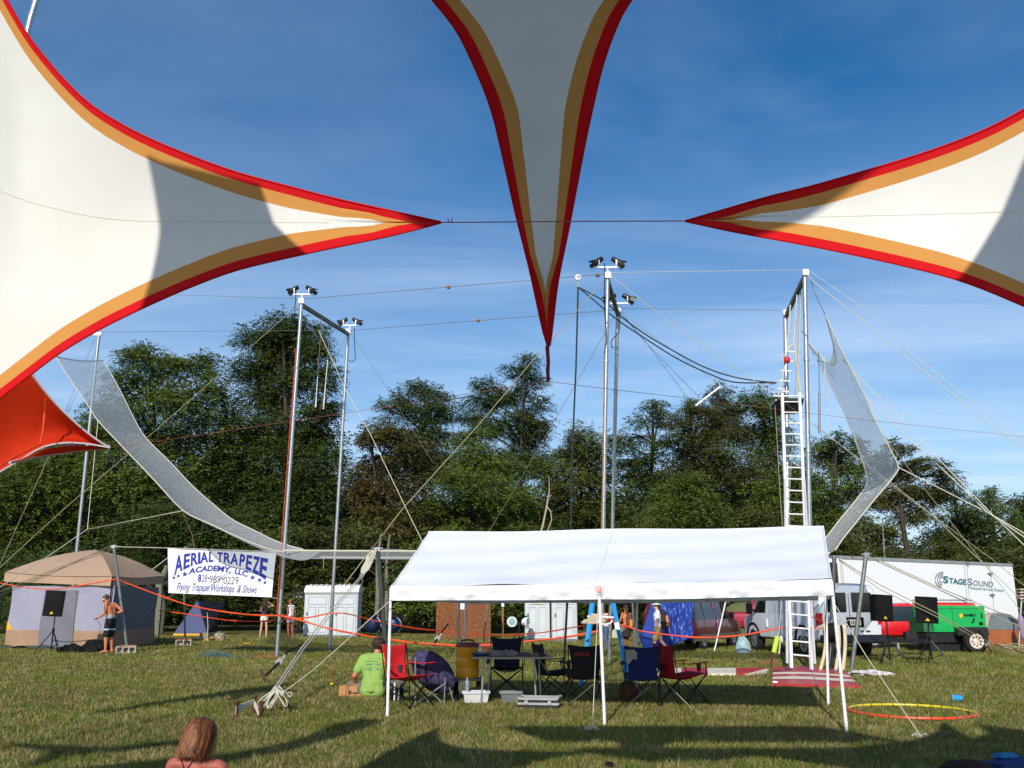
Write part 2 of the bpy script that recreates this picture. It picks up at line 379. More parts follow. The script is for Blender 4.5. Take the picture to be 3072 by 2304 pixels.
def tree(name, label, cat, d, blobs, kind, group=None, dens=42, size=.30, trunkpx=None, tr=.22, base=True, barkm=None, droop=.25, limbs=True):
    cs = []
    for (cx, cy, rx, ry) in blobs:
        dd = d + random.uniform(-1.6, 1.6); c = P(cx, cy, dd); s_ = dd / 2720
        cs.append((c, (rx * s_ * 1.08, max(rx, ry) * s_ * .8, ry * s_ * 1.12)))
    bx = trunkpx if trunkpx else sum(b[0] for b in blobs) / len(blobs)
    loc = Vector((P(bx, 1805, d).x, d, 0)); t = thing(name, loc, label, cat, group)
    V, cols = leaf_cloud(cs, dens, size * .98, flat=.58 if 'locust' in name else .85, droop=droop); V = V - np.array(loc)
    finish('crown', arr_mesh('crown', V, None, cols), LM[kind], t, loc)
    mb = MB(); top = max(cs, key=lambda q: q[0].z)[0]
    pts = [loc, loc + Vector((random.uniform(-.2, .2), 0, top.z * .3)), Vector(((loc.x + top.x) / 2, d, top.z * .62)), Vector((top.x, top.y, top.z * .97))]
    mb.tube(pts, [tr * 1.25, tr, tr * .6, tr * .15], 8)
    if limbs:
        for c, r in cs:
            zz = max(1.5, min(c.z - r[2] * 1.2, top.z * .8)); f = zz / max(top.z, 1); st = Vector((loc.x + (top.x - loc.x) * f, d, zz))
            mid = st.lerp(c, .55) + Vector((0, 0, .25)); mb.tube([st, mid, c + Vector((0, 0, r[2] * .5))], [tr * .36, tr * .22, tr * .06], 5)
            for _ in range(3):
                e = Vector(c) + Vector((random.uniform(-.8, .8) * r[0], random.uniform(-.8, .8) * r[1], random.uniform(-.3, .8) * r[2])); mb.tube([mid, mid.lerp(e, .5) + Vector((0, 0, .1)), e], [tr * .16, tr * .1, tr * .04], 4)
    mb.build('trunk', barkm or bark, t, smooth=True, sharp=60)
    return t
GT = 'trees along the edge of the field'
tree('leafy_tree', 'dark leafy tree at the far left behind the tan cabin tent', 'tree', 56, [(50, 1500, 150, 110), (190, 1440, 120, 110), (70, 1650, 170, 110), (240, 1600, 130, 110), (230, 1330, 90, 80), (100, 1420, 90, 70)], 'green', GT, dens=46)
tree('leafy_tree', 'feathery tree with loose airy crown left of the tallest tree', 'tree', 54, [(400, 1075, 55, 32), (460, 1060, 60, 30), (540, 1085, 55, 30), (370, 1130, 60, 35), (480, 1130, 90, 45), (620, 1105, 60, 38), (660, 1160, 60, 40), (400, 1220, 110, 60), (540, 1210, 110, 70), (640, 1260, 90, 70), (430, 1330, 140, 80), (600, 1370, 130, 90), (440, 1450, 150, 80), (320, 1280, 70, 60), (330, 1400, 90, 80)], 'green', GT, dens=34)
tree('leafy_tree', 'tallest tree, dense dark crown rising behind the left rig poles', 'tree', 56, [(850, 975, 70, 38), (790, 1020, 75, 45), (900, 1010, 75, 45), (945, 1050, 62, 45), (840, 1085, 100, 55), (760, 1120, 60, 45), (930, 1130, 80, 55), (820, 1190, 100, 70), (950, 1230, 65, 55), (780, 1290, 90, 70), (890, 1310, 110, 70), (990, 1330, 60, 50), (820, 1420, 130, 90), (950, 1430, 100, 80), (720, 1400, 80, 80), (850, 1540, 150, 80)], 'dark', GT, dens=50, trunkpx=850, tr=.3)
tree('locust_tree', 'dark flat topped locust tree right of the rear left rig pole', 'tree', 58, [(1275, 1160, 62, 26), (1215, 1195, 50, 34), (1320, 1185, 45, 28), (1260, 1225, 90, 38), (1175, 1235, 48, 36), (1330, 1240, 45, 28), (1215, 1290, 95, 45), (1310, 1300, 70, 40), (1260, 1370, 120, 60), (1330, 1420, 90, 60)], 'dark', GT, dens=44, size=.24, trunkpx=1270)
tree('leafy_tree', 'rust tinged tree with brown seed clusters in the middle left', 'tree', 52, [(1110, 1310, 34, 36), (1165, 1330, 60, 42), (1230, 1360, 70, 45), (1140, 1400, 70, 50), (1225, 1440, 90, 50), (1150, 1490, 80, 50), (1240, 1530, 80, 45), (1180, 1570, 110, 50), (1080, 1440, 55, 60)], 'rust', GT, dens=56, size=.26)
tree('locust_tree', 'tall two topped dark locust tree left of the hanging centre wing tip', 'tree', 58, [(1570, 1100, 58, 34), (1585, 1145, 62, 30), (1465, 1155, 48, 32), (1440, 1205, 55, 32), (1530, 1200, 70, 40), (1395, 1255, 45, 26), (1600, 1240, 58, 50), (1500, 1265, 90, 50), (1620, 1290, 45, 34), (1430, 1300, 60, 36), (1560, 1320, 80, 50), (1610, 1380, 60, 40), (1520, 1400, 110, 60)], 'dark', GT, dens=48, size=.24, trunkpx=1555, tr=.2)
tree('leafy_tree', 'bright green broadleaf tree in front of the dark locust trees', 'tree', 51, [(1440, 1330, 70, 40), (1400, 1390, 85, 45), (1480, 1400, 80, 50), (1380, 1460, 90, 50), (1470, 1480, 100, 55), (1360, 1540, 90, 50), (1460, 1570, 120, 55), (1550, 1530, 70, 55)], 'bright', GT, dens=58, size=.24)
tree('leafy_tree', 'rounded olive tree between the hanging dark rope and centre poles', 'tree', 54, [(1755, 1305, 48, 34), (1790, 1335, 50, 40), (1700, 1370, 60, 34), (1760, 1390, 80, 50), (1680, 1440, 75, 50), (1780, 1460, 90, 60), (1710, 1540, 120, 60), (1650, 1400, 40, 34)], 'olive', GT, dens=50, size=.26)
tree('locust_tree', 'layered dark tree right of the centre poles', 'tree', 57, [(1958, 1212, 42, 16), (1985, 1225, 32, 16), (1925, 1262, 50, 18), (1975, 1275, 44, 18), (1895, 1312, 52, 22), (1965, 1330, 55, 24), (1865, 1340, 40, 26), (1930, 1385, 85, 32), (1890, 1430, 80, 40), (1970, 1440, 80, 40)], 'dark', GT, dens=46, size=.24, trunkpx=1945)
tree('pine_tree', 'pointed bluish pine top showing behind the broad rust tinged tree', 'tree', 62, [(2155, 1165, 18, 18), (2130, 1180, 18, 16), (2180, 1180, 14, 18), (2150, 1200, 42, 20), (2150, 1240, 60, 30), (2160, 1300, 80, 50)], 'dark', GT, dens=50, size=.22, trunkpx=2150)
tree('leafy_tree', 'broad rust tinged tree between the centre and right rig poles', 'tree', 55, [(2068, 1203, 26, 18), (2055, 1245, 48, 24), (2110, 1225, 48, 24), (2170, 1240, 50, 26), (2080, 1290, 75, 38), (2160, 1300, 70, 42), (2060, 1350, 60, 45), (2150, 1370, 90, 50), (2210, 1420, 55, 45), (2100, 1430, 90, 45), (2030, 1420, 50, 50)], 'rustg', GT, dens=54, size=.24)
tree('leafy_tree', 'open crowned green tree just left of the climbing ladder', 'tree', 56, [(2230, 1190, 32, 16), (2280, 1182, 30, 18), (2325, 1192, 30, 18), (2250, 1225, 55, 28), (2320, 1240, 45, 30), (2270, 1290, 75, 45), (2340, 1310, 50, 45), (2280, 1370, 80, 50), (2340, 1440, 80, 50), (2260, 1470, 90, 50)], 'green', GT, dens=44, size=.26)
tree('leafy_tree', 'round yellow green tree low in front, between the centre poles and the ladder', 'tree', 50, [(2060, 1440, 60, 34), (2020, 1480, 70, 38), (2100, 1490, 62, 40), (2040, 1540, 110, 42), (2120, 1560, 70, 40)], 'bright', GT, dens=62, size=.22)
tree('leafy_tree', 'green tree immediately right of the tall right rig pole', 'tree', 55, [(2450, 1330, 46, 26), (2510, 1312, 38, 18), (2555, 1340, 42, 22), (2480, 1375, 75, 40), (2560, 1390, 55, 36), (2440, 1440, 60, 50), (2530, 1460, 80, 50), (2450, 1540, 70, 55), (2550, 1560, 70, 50)], 'green', GT, dens=46, size=.26)
tree('locust_tree', 'wide rust tinged locust tree behind the right hand net', 'tree', 56, [(2680, 1335, 40, 14), (2700, 1362, 55, 20), (2650, 1385, 50, 22), (2765, 1378, 40, 16), (2800, 1395, 40, 18), (2730, 1410, 80, 28), (2820, 1430, 48, 26), (2640, 1430, 60, 36), (2710, 1470, 90, 40), (2800, 1490, 60, 36), (2650, 1500, 70, 40), (2730, 1540, 80, 34)], 'rustg', GT, dens=50, size=.24, trunkpx=2745)
tree('leafy_tree', 'dark tree above the box trailer, right of the rust tinged locust', 'tree', 58, [(2862, 1452, 28, 16), (2850, 1490, 50, 26), (2900, 1510, 55, 28), (2880, 1560, 75, 36), (2830, 1600, 60, 40), (2900, 1630, 90, 40), (2940, 1580, 60, 34)], 'dark', GT, dens=48, size=.24)
tree('leafy_tree', 'open crowned tree at the right edge above the box trailer', 'tree', 60, [(2975, 1470, 28, 12), (2985, 1500, 46, 20), (3040, 1510, 36, 20), (3060, 1560, 60, 40), (2980, 1560, 60, 34), (3040, 1640, 80, 44), (2970, 1640, 60, 40), (3110, 1520, 50, 30), (3130, 1620, 60, 50)], 'green', GT, dens=46, size=.24)
GU = 'bushes under the trees'
for lab, dd, bl, k in [
    ('dark thicket behind the tan cabin tent', 50, [(60, 1740, 180, 70), (260, 1720, 160, 80), (60, 1830, 170, 40), (260, 1830, 150, 40)], 'dark'),
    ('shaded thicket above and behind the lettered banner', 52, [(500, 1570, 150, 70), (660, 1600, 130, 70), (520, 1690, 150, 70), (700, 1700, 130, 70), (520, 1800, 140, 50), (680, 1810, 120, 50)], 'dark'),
    ('leafy thicket behind the two left portable toilets', 50, [(880, 1620, 110, 50), (820, 1700, 100, 60), (960, 1700, 110, 60), (1050, 1620, 90, 50), (1080, 1720, 90, 60), (960, 1800, 130, 50), (1090, 1810, 80, 50)], 'olive'),
    ('green bank of bushes over the left half of the white canopy ridge', 50, [(1190, 1640, 90, 45), (1300, 1620, 90, 40), (1420, 1640, 110, 40), (1550, 1620, 90, 50), (1250, 1730, 110, 60), (1420, 1740, 120, 60), (1580, 1740, 100, 60), (1300, 1820, 120, 45), (1480, 1820, 120, 45)], 'green'),
    ('bushes behind the right pair of portable toilets', 53, [(1640, 1620, 80, 50), (1750, 1640, 90, 50), (1860, 1560, 90, 60), (1700, 1740, 110, 60), (1850, 1680, 100, 70), (1650, 1820, 110, 50), (1820, 1810, 120, 50)], 'dark'),
    ('rust flecked bushes behind the blue tarp and the maroon van', 51, [(1950, 1600, 90, 50), (2070, 1640, 100, 45), (1960, 1700, 110, 60), (2090, 1740, 110, 60), (1980, 1810, 120, 50), (2130, 1820, 100, 45)], 'rustg'),
    ('dark bushes behind the ladder foot and the white van', 52, [(2200, 1580, 90, 50), (2310, 1560, 90, 50), (2230, 1680, 110, 60), (2370, 1640, 100, 60), (2470, 1640, 80, 50), (2350, 1760, 120, 60), (2500, 1740, 90, 60), (2250, 1810, 110, 50)], 'olive'),
    ('low bushes along the top of the box trailer', 54, [(2560, 1640, 60, 40), (2640, 1590, 55, 36), (2620, 1690, 80, 40), (2820, 1680, 90, 40), (2950, 1700, 90, 50), (3060, 1720, 80, 60), (2740, 1740, 110, 40), (2900, 1790, 140, 50), (3060, 1810, 110, 60)], 'olive')]:
    tree('bush_thicket', lab, 'bushes', dd, bl, k, GU, dens=60, size=.27, tr=.1, limbs=False)
# far, darker row closing the wood behind
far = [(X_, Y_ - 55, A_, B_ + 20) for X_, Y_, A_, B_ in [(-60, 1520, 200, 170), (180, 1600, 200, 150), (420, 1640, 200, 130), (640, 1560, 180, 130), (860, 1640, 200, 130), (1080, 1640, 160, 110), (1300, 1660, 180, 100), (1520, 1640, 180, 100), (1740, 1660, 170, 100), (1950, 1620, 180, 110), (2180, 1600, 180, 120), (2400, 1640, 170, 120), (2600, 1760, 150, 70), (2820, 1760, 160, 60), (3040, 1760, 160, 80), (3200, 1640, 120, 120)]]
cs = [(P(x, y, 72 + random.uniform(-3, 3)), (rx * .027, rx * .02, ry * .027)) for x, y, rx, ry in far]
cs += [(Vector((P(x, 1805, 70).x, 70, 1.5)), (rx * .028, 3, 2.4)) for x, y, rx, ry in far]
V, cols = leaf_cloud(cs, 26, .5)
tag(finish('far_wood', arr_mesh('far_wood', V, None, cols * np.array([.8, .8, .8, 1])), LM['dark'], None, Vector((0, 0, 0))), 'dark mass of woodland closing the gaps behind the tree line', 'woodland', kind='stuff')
# dead pale limb leaning out of the wood
mb = MB()
q = lambda x, y: P(x, y, 48.5)
mb.tube([q(1622, 1600), q(1632, 1560), q(1640, 1520), q(1645, 1490), q(1648, 1470), q(1647, 1430)], [.06, .055, .045, .035, .025, .012], 6)
mb.tube([q(1640, 1518), q(1652, 1535), q(1655, 1560), q(1640, 1600)], [.035, .03, .028, .035], 6)
mb.tube([q(1646, 1490), q(1655, 1484)], [.03, .01], 5)
mb.tube([q(1622, 1600), Vector((q(1622, 1600).x, 48.5, 0))], [.1, .14], 6)
tag(mb.build('dead_tree', bark_pale, smooth=True), 'bare pale forked dead trunk above the white canopy ridge', 'tree')
for px, w, dd, lab in [(480, 15, 47, 'thick grey lichened trunk between the tan tent and the blue dome tent'), (1131, 7, 47, 'thin pale trunk beside the dark blue floodlights'), (1158, 6, 47.5, 'thin bare trunk just right of the pale one beside the blue floodlights'), (2668, 4, 51, 'bare tree trunk standing above the box trailer roof')]:
    b = Vector((P(px, 1805, dd).x, dd, 0)); r_ = w * dd / 2800; t = thing('bare_trunk', b, lab, 'tree trunk'); mb = MB(); H = 3.4 if px < 600 else (5 if px < 2000 else 6)
    mb.tube([b, b + Vector((r_ * .3, 0, H * .4)), b + Vector((-r_ * .4, 0, H * .7)), b + Vector((r_ * .8, 0, H))], [r_ * 1.3, r_, r_ * .8, r_ * .4], 10); mb.build('trunk', MATS.get('lichen_bark') or mat('lichen_bark', (112, 112, 96), .9, var=.35, scale=8, bump=.5), t, smooth=True)
    mb = MB()
    for k in range(4):
        z = H * (.45 + .12 * k); sgn = (-1) ** k; mb.tube([b + Vector((0, 0, z)), b + Vector((sgn * .4, .1, z + .3)), b + Vector((sgn * .8, .1, z + .5))], [r_ * .4, r_ * .25, r_ * .1], 5)
    mb.build('branch', bark, t, smooth=True)
# ------------------------------------------------------------------ stretch fabric star canopies
fab_w = mat('stretch_fabric_white', (250, 246, 238), .8, var=.06, scale=2.2, transl=.32, bump=.05, bscale=9, spec=.15)
fab_o = mat('stretch_fabric_orange', (228, 160, 84), .8, var=.05, scale=3, transl=.32, spec=.15)
fab_r = mat('stretch_fabric_red', (226, 26, 34), .8, var=.05, scale=3, transl=.32, spec=.15)
def star(label, upper, lower, dU, dL, nseg=44, red=26, org=40, bulge=.12, tail=None, kr=.19, ko=.20):
    U = crv(upper, nseg); L = crv(lower, nseg)
    t = thing('star_canopy', (0, 0, 0), label, 'canopy', 'star shaped fabric canopy wings')
    tot = np.linalg.norm(U - L, axis=1)
    def pt(i, s):   # s 0..1 from upper to lower
        f = i / nseg; px = U[i] * (1 - s) + L[i] * s
        d = (dU(f) * (1 - s) + dL(f) * s); w = tot[i] / 2700
        b = math.sin(math.pi * s) * bulge * min(1.6, w * 4) 
        pl = .012 * math.sin(s * 40) * max(0, 1 - f * 5) * min(1, f * 40)
        return P(px[0], px[1], d + b + pl)
    rows = []
    for i in range(nseg + 1):
        T = max(tot[i], 1e-3)
        q_ = min(1, max(0, (T - 34) / 70)); r_ = min(red / T, .5 + (kr - .5) * q_); o_ = min(.5, r_ + min(org / T, ko + .08 * (1 - q_)))
        rows.append((r_, o_))
    def strip(name, m, lo, hi, n):
        mb = MB(); vs = []; 
        for i in range(nseg + 1):
            a, b = lo(i), hi(i)
            for k in range(n + 1): vs.append(pt(i, a + (b - a) * k / n))
        fs = [(i * (n + 1) + k, i * (n + 1) + k + 1, (i + 1) * (n + 1) + k + 1, (i + 1) * (n + 1) + k) for i in range(nseg) for k in range(n)]
        mb.add(vs, fs); return mb.build(name, m, t, smooth=True, sharp=180)
    strip('white_panel', fab_w, lambda i: rows[i][1], lambda i: 1 - rows[i][1], 14)
    strip('orange_band', fab_o, lambda i: rows[i][0], lambda i: rows[i][1], 3)
    strip('orange_band', fab_o, lambda i: 1 - rows[i][1], lambda i: 1 - rows[i][0], 3)
    a = strip('red_border', fab_r, lambda i: 0, lambda i: rows[i][0], 3)
    b = strip('red_border', fab_r, lambda i: 1 - rows[i][0], lambda i: 1, 3)
    if not tail: mb = MB(); mb.tube([pt(i, .5 + .03 * math.sin(i * .1)) + Vector((0, -.003, 0)) for i in range(8, nseg + 1)], .0009, 4); mb.build('stitched_seam', mat('seam_thread', (216, 210, 200), .9), t)
    mb = MB()
    for s in (0, 1): mb.tube([pt(i, s) for i in range(nseg + 1)], .006, 5)
    mb.build('edge_hem', fab_r, t, smooth=True)
    if tail:
        mb = MB(); mb.tube([P(*q) for q in tail[0]], tail[1], 7); mb.build('tail_cord', mat('dark_red_cloth', (140, 24, 34), .8), t, smooth=True)
    return t, pt
LU = [(1323, 666), (1157, 629), (1012, 597), (868, 560), (723, 521), (615, 484), (506, 441), (434, 409), (362, 372), (268, 311), (181, 227), (94, 121), (54, 58), (10, -20), (-60, -160), (-160, -400)]
LL = [(1323, 668), (1240, 690), (1157, 710), (933, 757), (723, 806), (590, 853), (470, 904), (325, 973), (217, 1034), (166, 1067), (94, 1121), (0, 1193), (-120, 1290), (-300, 1440)]
tL, pL = star('large white wing with orange and red border filling the upper left', LU, LL, lambda f: 4.6 - .7 * f, lambda f: 4.6 - 1.0 * f, red=26, org=42)
RU = [(2056, 663), (2180, 627), (2300, 592), (2430, 560), (2554, 525), (2766, 461), (2935, 398), (3072, 328), (3250, 215), (3420, 40), (3560, -200), (3660, -480)]
RL = [(2056, 664), (2130, 680), (2216, 698), (2469, 745), (2723, 800), (2893, 846), (3072, 918), (3250, 1000), (3450, 1110), (3900, 1420)]
tR, pR = star('white wing with orange and red border pointing in from the right edge', RU, RL, lambda f: 4.6 - .6 * f, lambda f: 4.6 - .9 * f, red=27, org=40)
CU = [(1642, 1037), (1627, 986), (1589, 812), (1547, 643), (1505, 457), (1471, 322), (1420, 195), (1369, 93), (1297, 0), (1200, -120), (1040, -300), (840, -480)]
CL = [(1650, 1037), (1657, 986), (1674, 846), (1708, 677), (1750, 457), (1775, 338), (1809, 195), (1852, 76), (1894, 0), (1990, -120), (2140, -300), (2330, -480)]
tC, pC = star('shaded grey white wing hanging point down in the top centre', CU, CL, lambda f: 5.5 - 1.9 * f, lambda f: 5.5 - 1.9 * f, red=37, org=46, bulge=.05, kr=.12, ko=.15,
      tail=([(1646, 1025, 5.5), (1642, 1045, 5.5), (1645, 1085, 5.5), (1643, 1110, 5.5), (1645, 1144, 5.5)], [.014, .013, .012, .013, .010]))
# unseen panels added above and behind, cut to shade these wings and the grass
rear = thing('star_canopy', (0, 0, 6), 'unseen fabric panels added overhead to shade the wings and the grass', 'canopy', 'star shaped fabric canopy wings')
opaq = mat('shade_panel_fabric', (244, 236, 222), .8, var=.03, spec=.15, transl=.14)
def panel(pts):
    mb = MB(); mb.add(pts, [tuple(range(len(pts)))]); mb.build('white_panel', opaq, rear)
mb = MB(); eL, eR = pC(44, 0), pC(44, 1); mb.grid(lambda u, v: (eL + Vector((-.9, .9, -.2))).lerp(eR + Vector((.9, .9, -.2)), u) + Vector((0, -4.0 * v, 1.6 * v)) + sv * 3.1, 8, 8); mb.build('white_panel', opaq, rear, smooth=True, sharp=180)
def on_wing(px, py, d): return P(px, py, d)
def cast_px(poly, dfun, t): panel([P(x, y, dfun(x, y)) + sv * t for x, y in poly])
dl = lambda x, y: 4.6 - .8 * min(1.1, (1323 - x) / 1350)
cast_px([(352, 300), (400, 330), (740, 465), (790, 600), (945, 790), (900, 840), (410, 1000), (414, 760), (404, 560), (376, 430)], dl, 3.2)
dr = lambda x, y: 4.6 - .65 * min(1.3, (x - 2056) / 1150)
cast_px([(2020, 640), (2260, 560), (2215, 640), (2155, 730), (2020, 700)], dr, 3.4)
cast_px([(3215, 60), (3110, 290), (3045, 460), (2940, 680), (2840, 860), (2830, 940), (3300, 1100), (3600, 700), (3600, 0)], dr, 3.2)
dc = lambda x, y: 5.5 - 1.6 * max(0, min(1.3, (1037 - y) / 1100))
def pCx(i, s):
    a_, b_ = pC(i, 0), pC(i, 1); w_ = (b_ - a_) * 1.0; return a_ + w_ * s + w_.normalized() * (-.22 + .44 * s)
mb = MB(); mb.grid(lambda u, v: (pCx(int(round(v * 44)), u) + (Vector((0, .5, -.45)) if v == 0 else (Vector((0, -1.6, .6)) if v == 1 else Vector((0, 0, 0))))) + sv * 3.3, 8, 44); mb.build('white_panel', opaq, rear, smooth=True, sharp=180)
def shade(poly, z):
    panel([G(x, y) + sv * (z / sv.z) for x, y in poly])
shade([(60, 2400), (140, 2318), (400, 2288), (700, 2262), (880, 2226), (1000, 2178), (1090, 2158), (1150, 2164), (1110, 2185), (990, 2222), (840, 2262), (700, 2290), (500, 2330), (300, 2400)], 6.0)
shade([(10, 2232), (330, 2244), (570, 2220), (560, 2234), (330, 2262), (200, 2275), (110, 2304), (40, 2330), (150, 2262)], 6.3)
shade([(1700, 2250), (1900, 2246), (2300, 2247), (2470, 2246), (2350, 2266), (2150, 2284), (1950, 2290), (1800, 2268)], 6.6)
shade([(2600, 2330), (2700, 2262), (2800, 2238), (2960, 2208), (2925, 2172), (3010, 2184), (3100, 2200), (3300, 2260), (3300, 2450), (2600, 2450)], 6.9)
#shade([(780, 2420), (860, 2318), (990, 2268), (1060, 2232), (1085, 2208), (1120, 2232), (1190, 2250), (1245, 2252), (1255, 2226), (1290, 2244), (1400, 2262), (1560, 2276), (1900, 2330), (2600, 2450)], 7.2)
# unseen sheet added behind the viewpoint to keep sky light off the wings
mb = MB(); mb.grid(lambda u, v: Vector(((u - .5) * (16 - 3 * v), -13 + 9 * v, 2.2 + 2.2 * v + 1.2 * math.sin(math.pi * u) * (1 - .3 * v))), 16, 10); mb.build('white_panel', opaq, rear, smooth=True, sharp=180)
# orange-red tent beyond the left wing
oran = mat('stretch_fabric_vermilion', (214, 52, 14), .75, var=.06, transl=.35, scale=3, spec=.2)
greyhem = mat('pale_grey_hem', (190, 184, 190), .7, var=.05)
rt = thing('stretch_tent', P(0, 1300, 10.5) * 1.0, 'vermilion stretch tent with pale edge behind the big left wing', 'tent')
u = crv([(330, 1342), (299, 1325), (233, 1275), (166, 1210), (120, 1155), (95, 1118), (60, 1040), (20, 940), (-60, 800)], 26); lo = crv([(330, 1343), (250, 1330), (180, 1330), (120, 1345), (60, 1380), (0, 1415), (-80, 1470), (-200, 1560), (-330, 1640)], 26)
def rp_(i, s):
    q = u[i] * (1 - s) + lo[i] * s; return P(q[0], q[1], 11.5 - 1.3 * i / 26 + .25 * math.sin(math.pi * s) + (.10 * abs(s - .5)))
mb = MB(); n = 8; mb.add([rp_(i, k / n) for i in range(27) for k in range(n + 1)], [(i * (n + 1) + k, i * (n + 1) + k + 1, (i + 1) * (n + 1) + k + 1, (i + 1) * (n + 1) + k) for i in range(26) for k in range(n)])
mb.build('fabric_panel', oran, rt, smooth=True, sharp=180)
for s in (0, 1):
    mb = MB(); 
    for i in range(26): mb.bar(rp_(i, s), rp_(i + 1, s), .045 if i > 3 else .02, .02)
    mb.build('edge_hem', greyhem, rt)
mb = MB(); mb.add([P(330, 1343, 11.6), P(230, 1352, 11.6), P(100, 1370, 11.2), P(30, 1390, 10.6), P(60, 1378, 10.5), P(140, 1345, 11.2), P(230, 1336, 11.5)], [(0, 1, 5, 6), (1, 2, 4, 5), (2, 3, 4)]); mb.build('rear_flap', oran, rt, smooth=True)
mb = MB(); mb.tube([P(330, 1343, 11.65), P(230, 1353, 11.65), P(100, 1371, 11.25), (P(30, 1388, 10.6))], .02, 5); mb.tube([P(180, 1334, 11.6), P(245, 1341, 11.62), P(330, 1341, 11.65)], .018, 5); mb.build('edge_hem', greyhem, rt)
mb = MB(); mb.tube([P(137, 1196, 11.0), P(134, 1240, 11.1), P(128, 1300, 10.95), P(121, 1332, 10.8)], .012, 5); mb.tube([P(121, 1332, 10.78), P(60, 1362, 10.5), (P(0, 1398, 10.1))], .012, 5); mb.build('seam', mat('orange_seam', (240, 84, 20), .7, transl=.3), rt)
mb = MB()
for bx in (-700, -2300): mb.tube([P(-150, 1520, 9.5), P(-150, 1300, 9.5) + Vector((-.5, 0, 0))], .03); break
# mast of the tent glimpsed in the top left corner
mb = MB(); a, b = P(108, 0, 9.0), P(90, 60, 9.0); dv = (a - b).normalized(); top = a + dv * 2.0; foot = Vector((b.x - .6, 9.0, 0)); mb.tube([foot, b, a, top], .034, 10)
tag(mb.build('tent_mast', galv, smooth=True), 'grey mast behind the top of the large left wing, in the top left corner', 'mast')

# ------------------------------------------------------------------ nets
def netmat():
    m = bpy.data.materials.new('white_net'); m.use_nodes = True; t = m.node_tree; n = t.nodes; l = t.links; b = n['Principled BSDF']
    b.inputs['Base Color'].default_value = (.94, .94, .92, 1); b.inputs['Roughness'].default_value = .9
    uv = n.new('ShaderNodeUVMap'); sep = n.new('ShaderNodeSeparateXYZ'); l.new(uv.outputs[0], sep.inputs[0])
    outs = []
    for k, (ax, sc) in enumerate((('X', 1), ('Y', 1))):
        mu = n.new('ShaderNodeMath'); mu.operation = 'MULTIPLY'; l.new(sep.outputs[ax], mu.inputs[0]); mu.inputs[1].default_value = 20
        fr = n.new('ShaderNodeMath'); fr.operation = 'FRACT'; l.new(mu.outputs[0], fr.inputs[0])
        lt = n.new('ShaderNodeMath'); lt.operation = 'LESS_THAN'; l.new(fr.outputs[0], lt.inputs[0]); lt.inputs[1].default_value = .36
        outs.append(lt)
    mxn = n.new('ShaderNodeMath'); mxn.operation = 'MAXIMUM'; l.new(outs[0].outputs[0], mxn.inputs[0]); l.new(outs[1].outputs[0], mxn.inputs[1])
    tr = n.new('ShaderNodeBsdfTransparent'); ms = n.new('ShaderNodeMixShader'); l.new(mxn.outputs[0], ms.inputs[0]); tl = n.new('ShaderNodeBsdfTranslucent'); tl.inputs['Color'].default_value = (.97, .97, .95, 1); m2 = n.new('ShaderNodeMixShader'); m2.inputs[0].default_value = .4; l.new(b.outputs[0], m2.inputs[1]); l.new(tl.outputs[0], m2.inputs[2]); l.new(tr.outputs[0], ms.inputs[1]); l.new(m2.outputs[0], ms.inputs[2])
    l.new(ms.outputs[0], n['Material Output'].inputs[0]); return m
NET = netmat()
def net(label, A, B, dA, dB, nseg=40, ns=12, sag=.35, topsag=None, bot=None):
    a = crv(A, nseg); b = crv(B, nseg)
    t = thing('safety_net', (P(a[nseg // 2][0], a[nseg // 2][1], dA(.5)) * 1.0), label, 'net')
    V = []
    for i in range(nseg + 1):
        f = i / nseg; p, q = P(a[i][0], a[i][1], dA(f)), P(b[i][0], b[i][1], dB(f))
        for k in range(ns + 1):
            s = k / ns; v = p.lerp(q, s); v.z -= sag * math.sin(math.pi * s) * (.3 + .7 * f if topsag is None else 1) * .5
            if topsag: 
                e = max(0, 1 - f / topsag[2]); v += (Vector((topsag[0], 0, -topsag[1]))) * math.sin(math.pi * s) * e * e
            V.append(v)
    org = ORG[t.name]; fs = [(i * (ns + 1) + k, i * (ns + 1) + k + 1, (i + 1) * (ns + 1) + k + 1, (i + 1) * (ns + 1) + k) for i in range(nseg) for k in range(ns)]
    me = bpy.data.meshes.new('mesh_panel'); me.from_pydata([tuple(v - org) for v in V], [], fs)
    uvl = me.uv_layers.new(name='UVMap'); acc = [0]
    for i in range(nseg): acc.append(acc[-1] + (V[(i + 1) * (ns + 1) + ns // 2] - V[i * (ns + 1) + ns // 2]).length)
    wid = sum((V[(nseg // 2) * (ns + 1) + k + 1] - V[(nseg // 2) * (ns + 1) + k]).length for k in range(ns))
    for poly in me.polygons:
        for li in poly.loop_indices:
            vi = me.loops[li].vertex_index; uvl.data[li].uv = (acc[vi // (ns + 1)], wid * (vi % (ns + 1)) / ns)
    finish('mesh_panel', me, NET, t, org, True, 180)
    mb = MB()
    for kk in (0, ns): mb.tube([V[i * (ns + 1) + kk] for i in range(nseg + 1)], .017, 5)
    mb.tube([V[k] for k in range(ns + 1)], .017, 5)
    mb.build('border_rope', rope_w, t, smooth=True)
    return t, V
net('white net apron swooping down from the far left pole to the lettered banner', [(166, 1069), (215, 1145), (265, 1218), (294, 1262), (366, 1339), (458, 1435), (550, 1532), (627, 1570), (699, 1604), (760, 1630), (810, 1648), (850, 1656)],
    [(309, 1081), (352, 1155), (403, 1257), (439, 1315), (506, 1382), (579, 1459), (651, 1522), (699, 1560), (760, 1590), (840, 1628), (926, 1652), (960, 1656)], lambda f: 27 - 1.5 * f, lambda f: 31.5 - 2.5 * f, sag=.5)
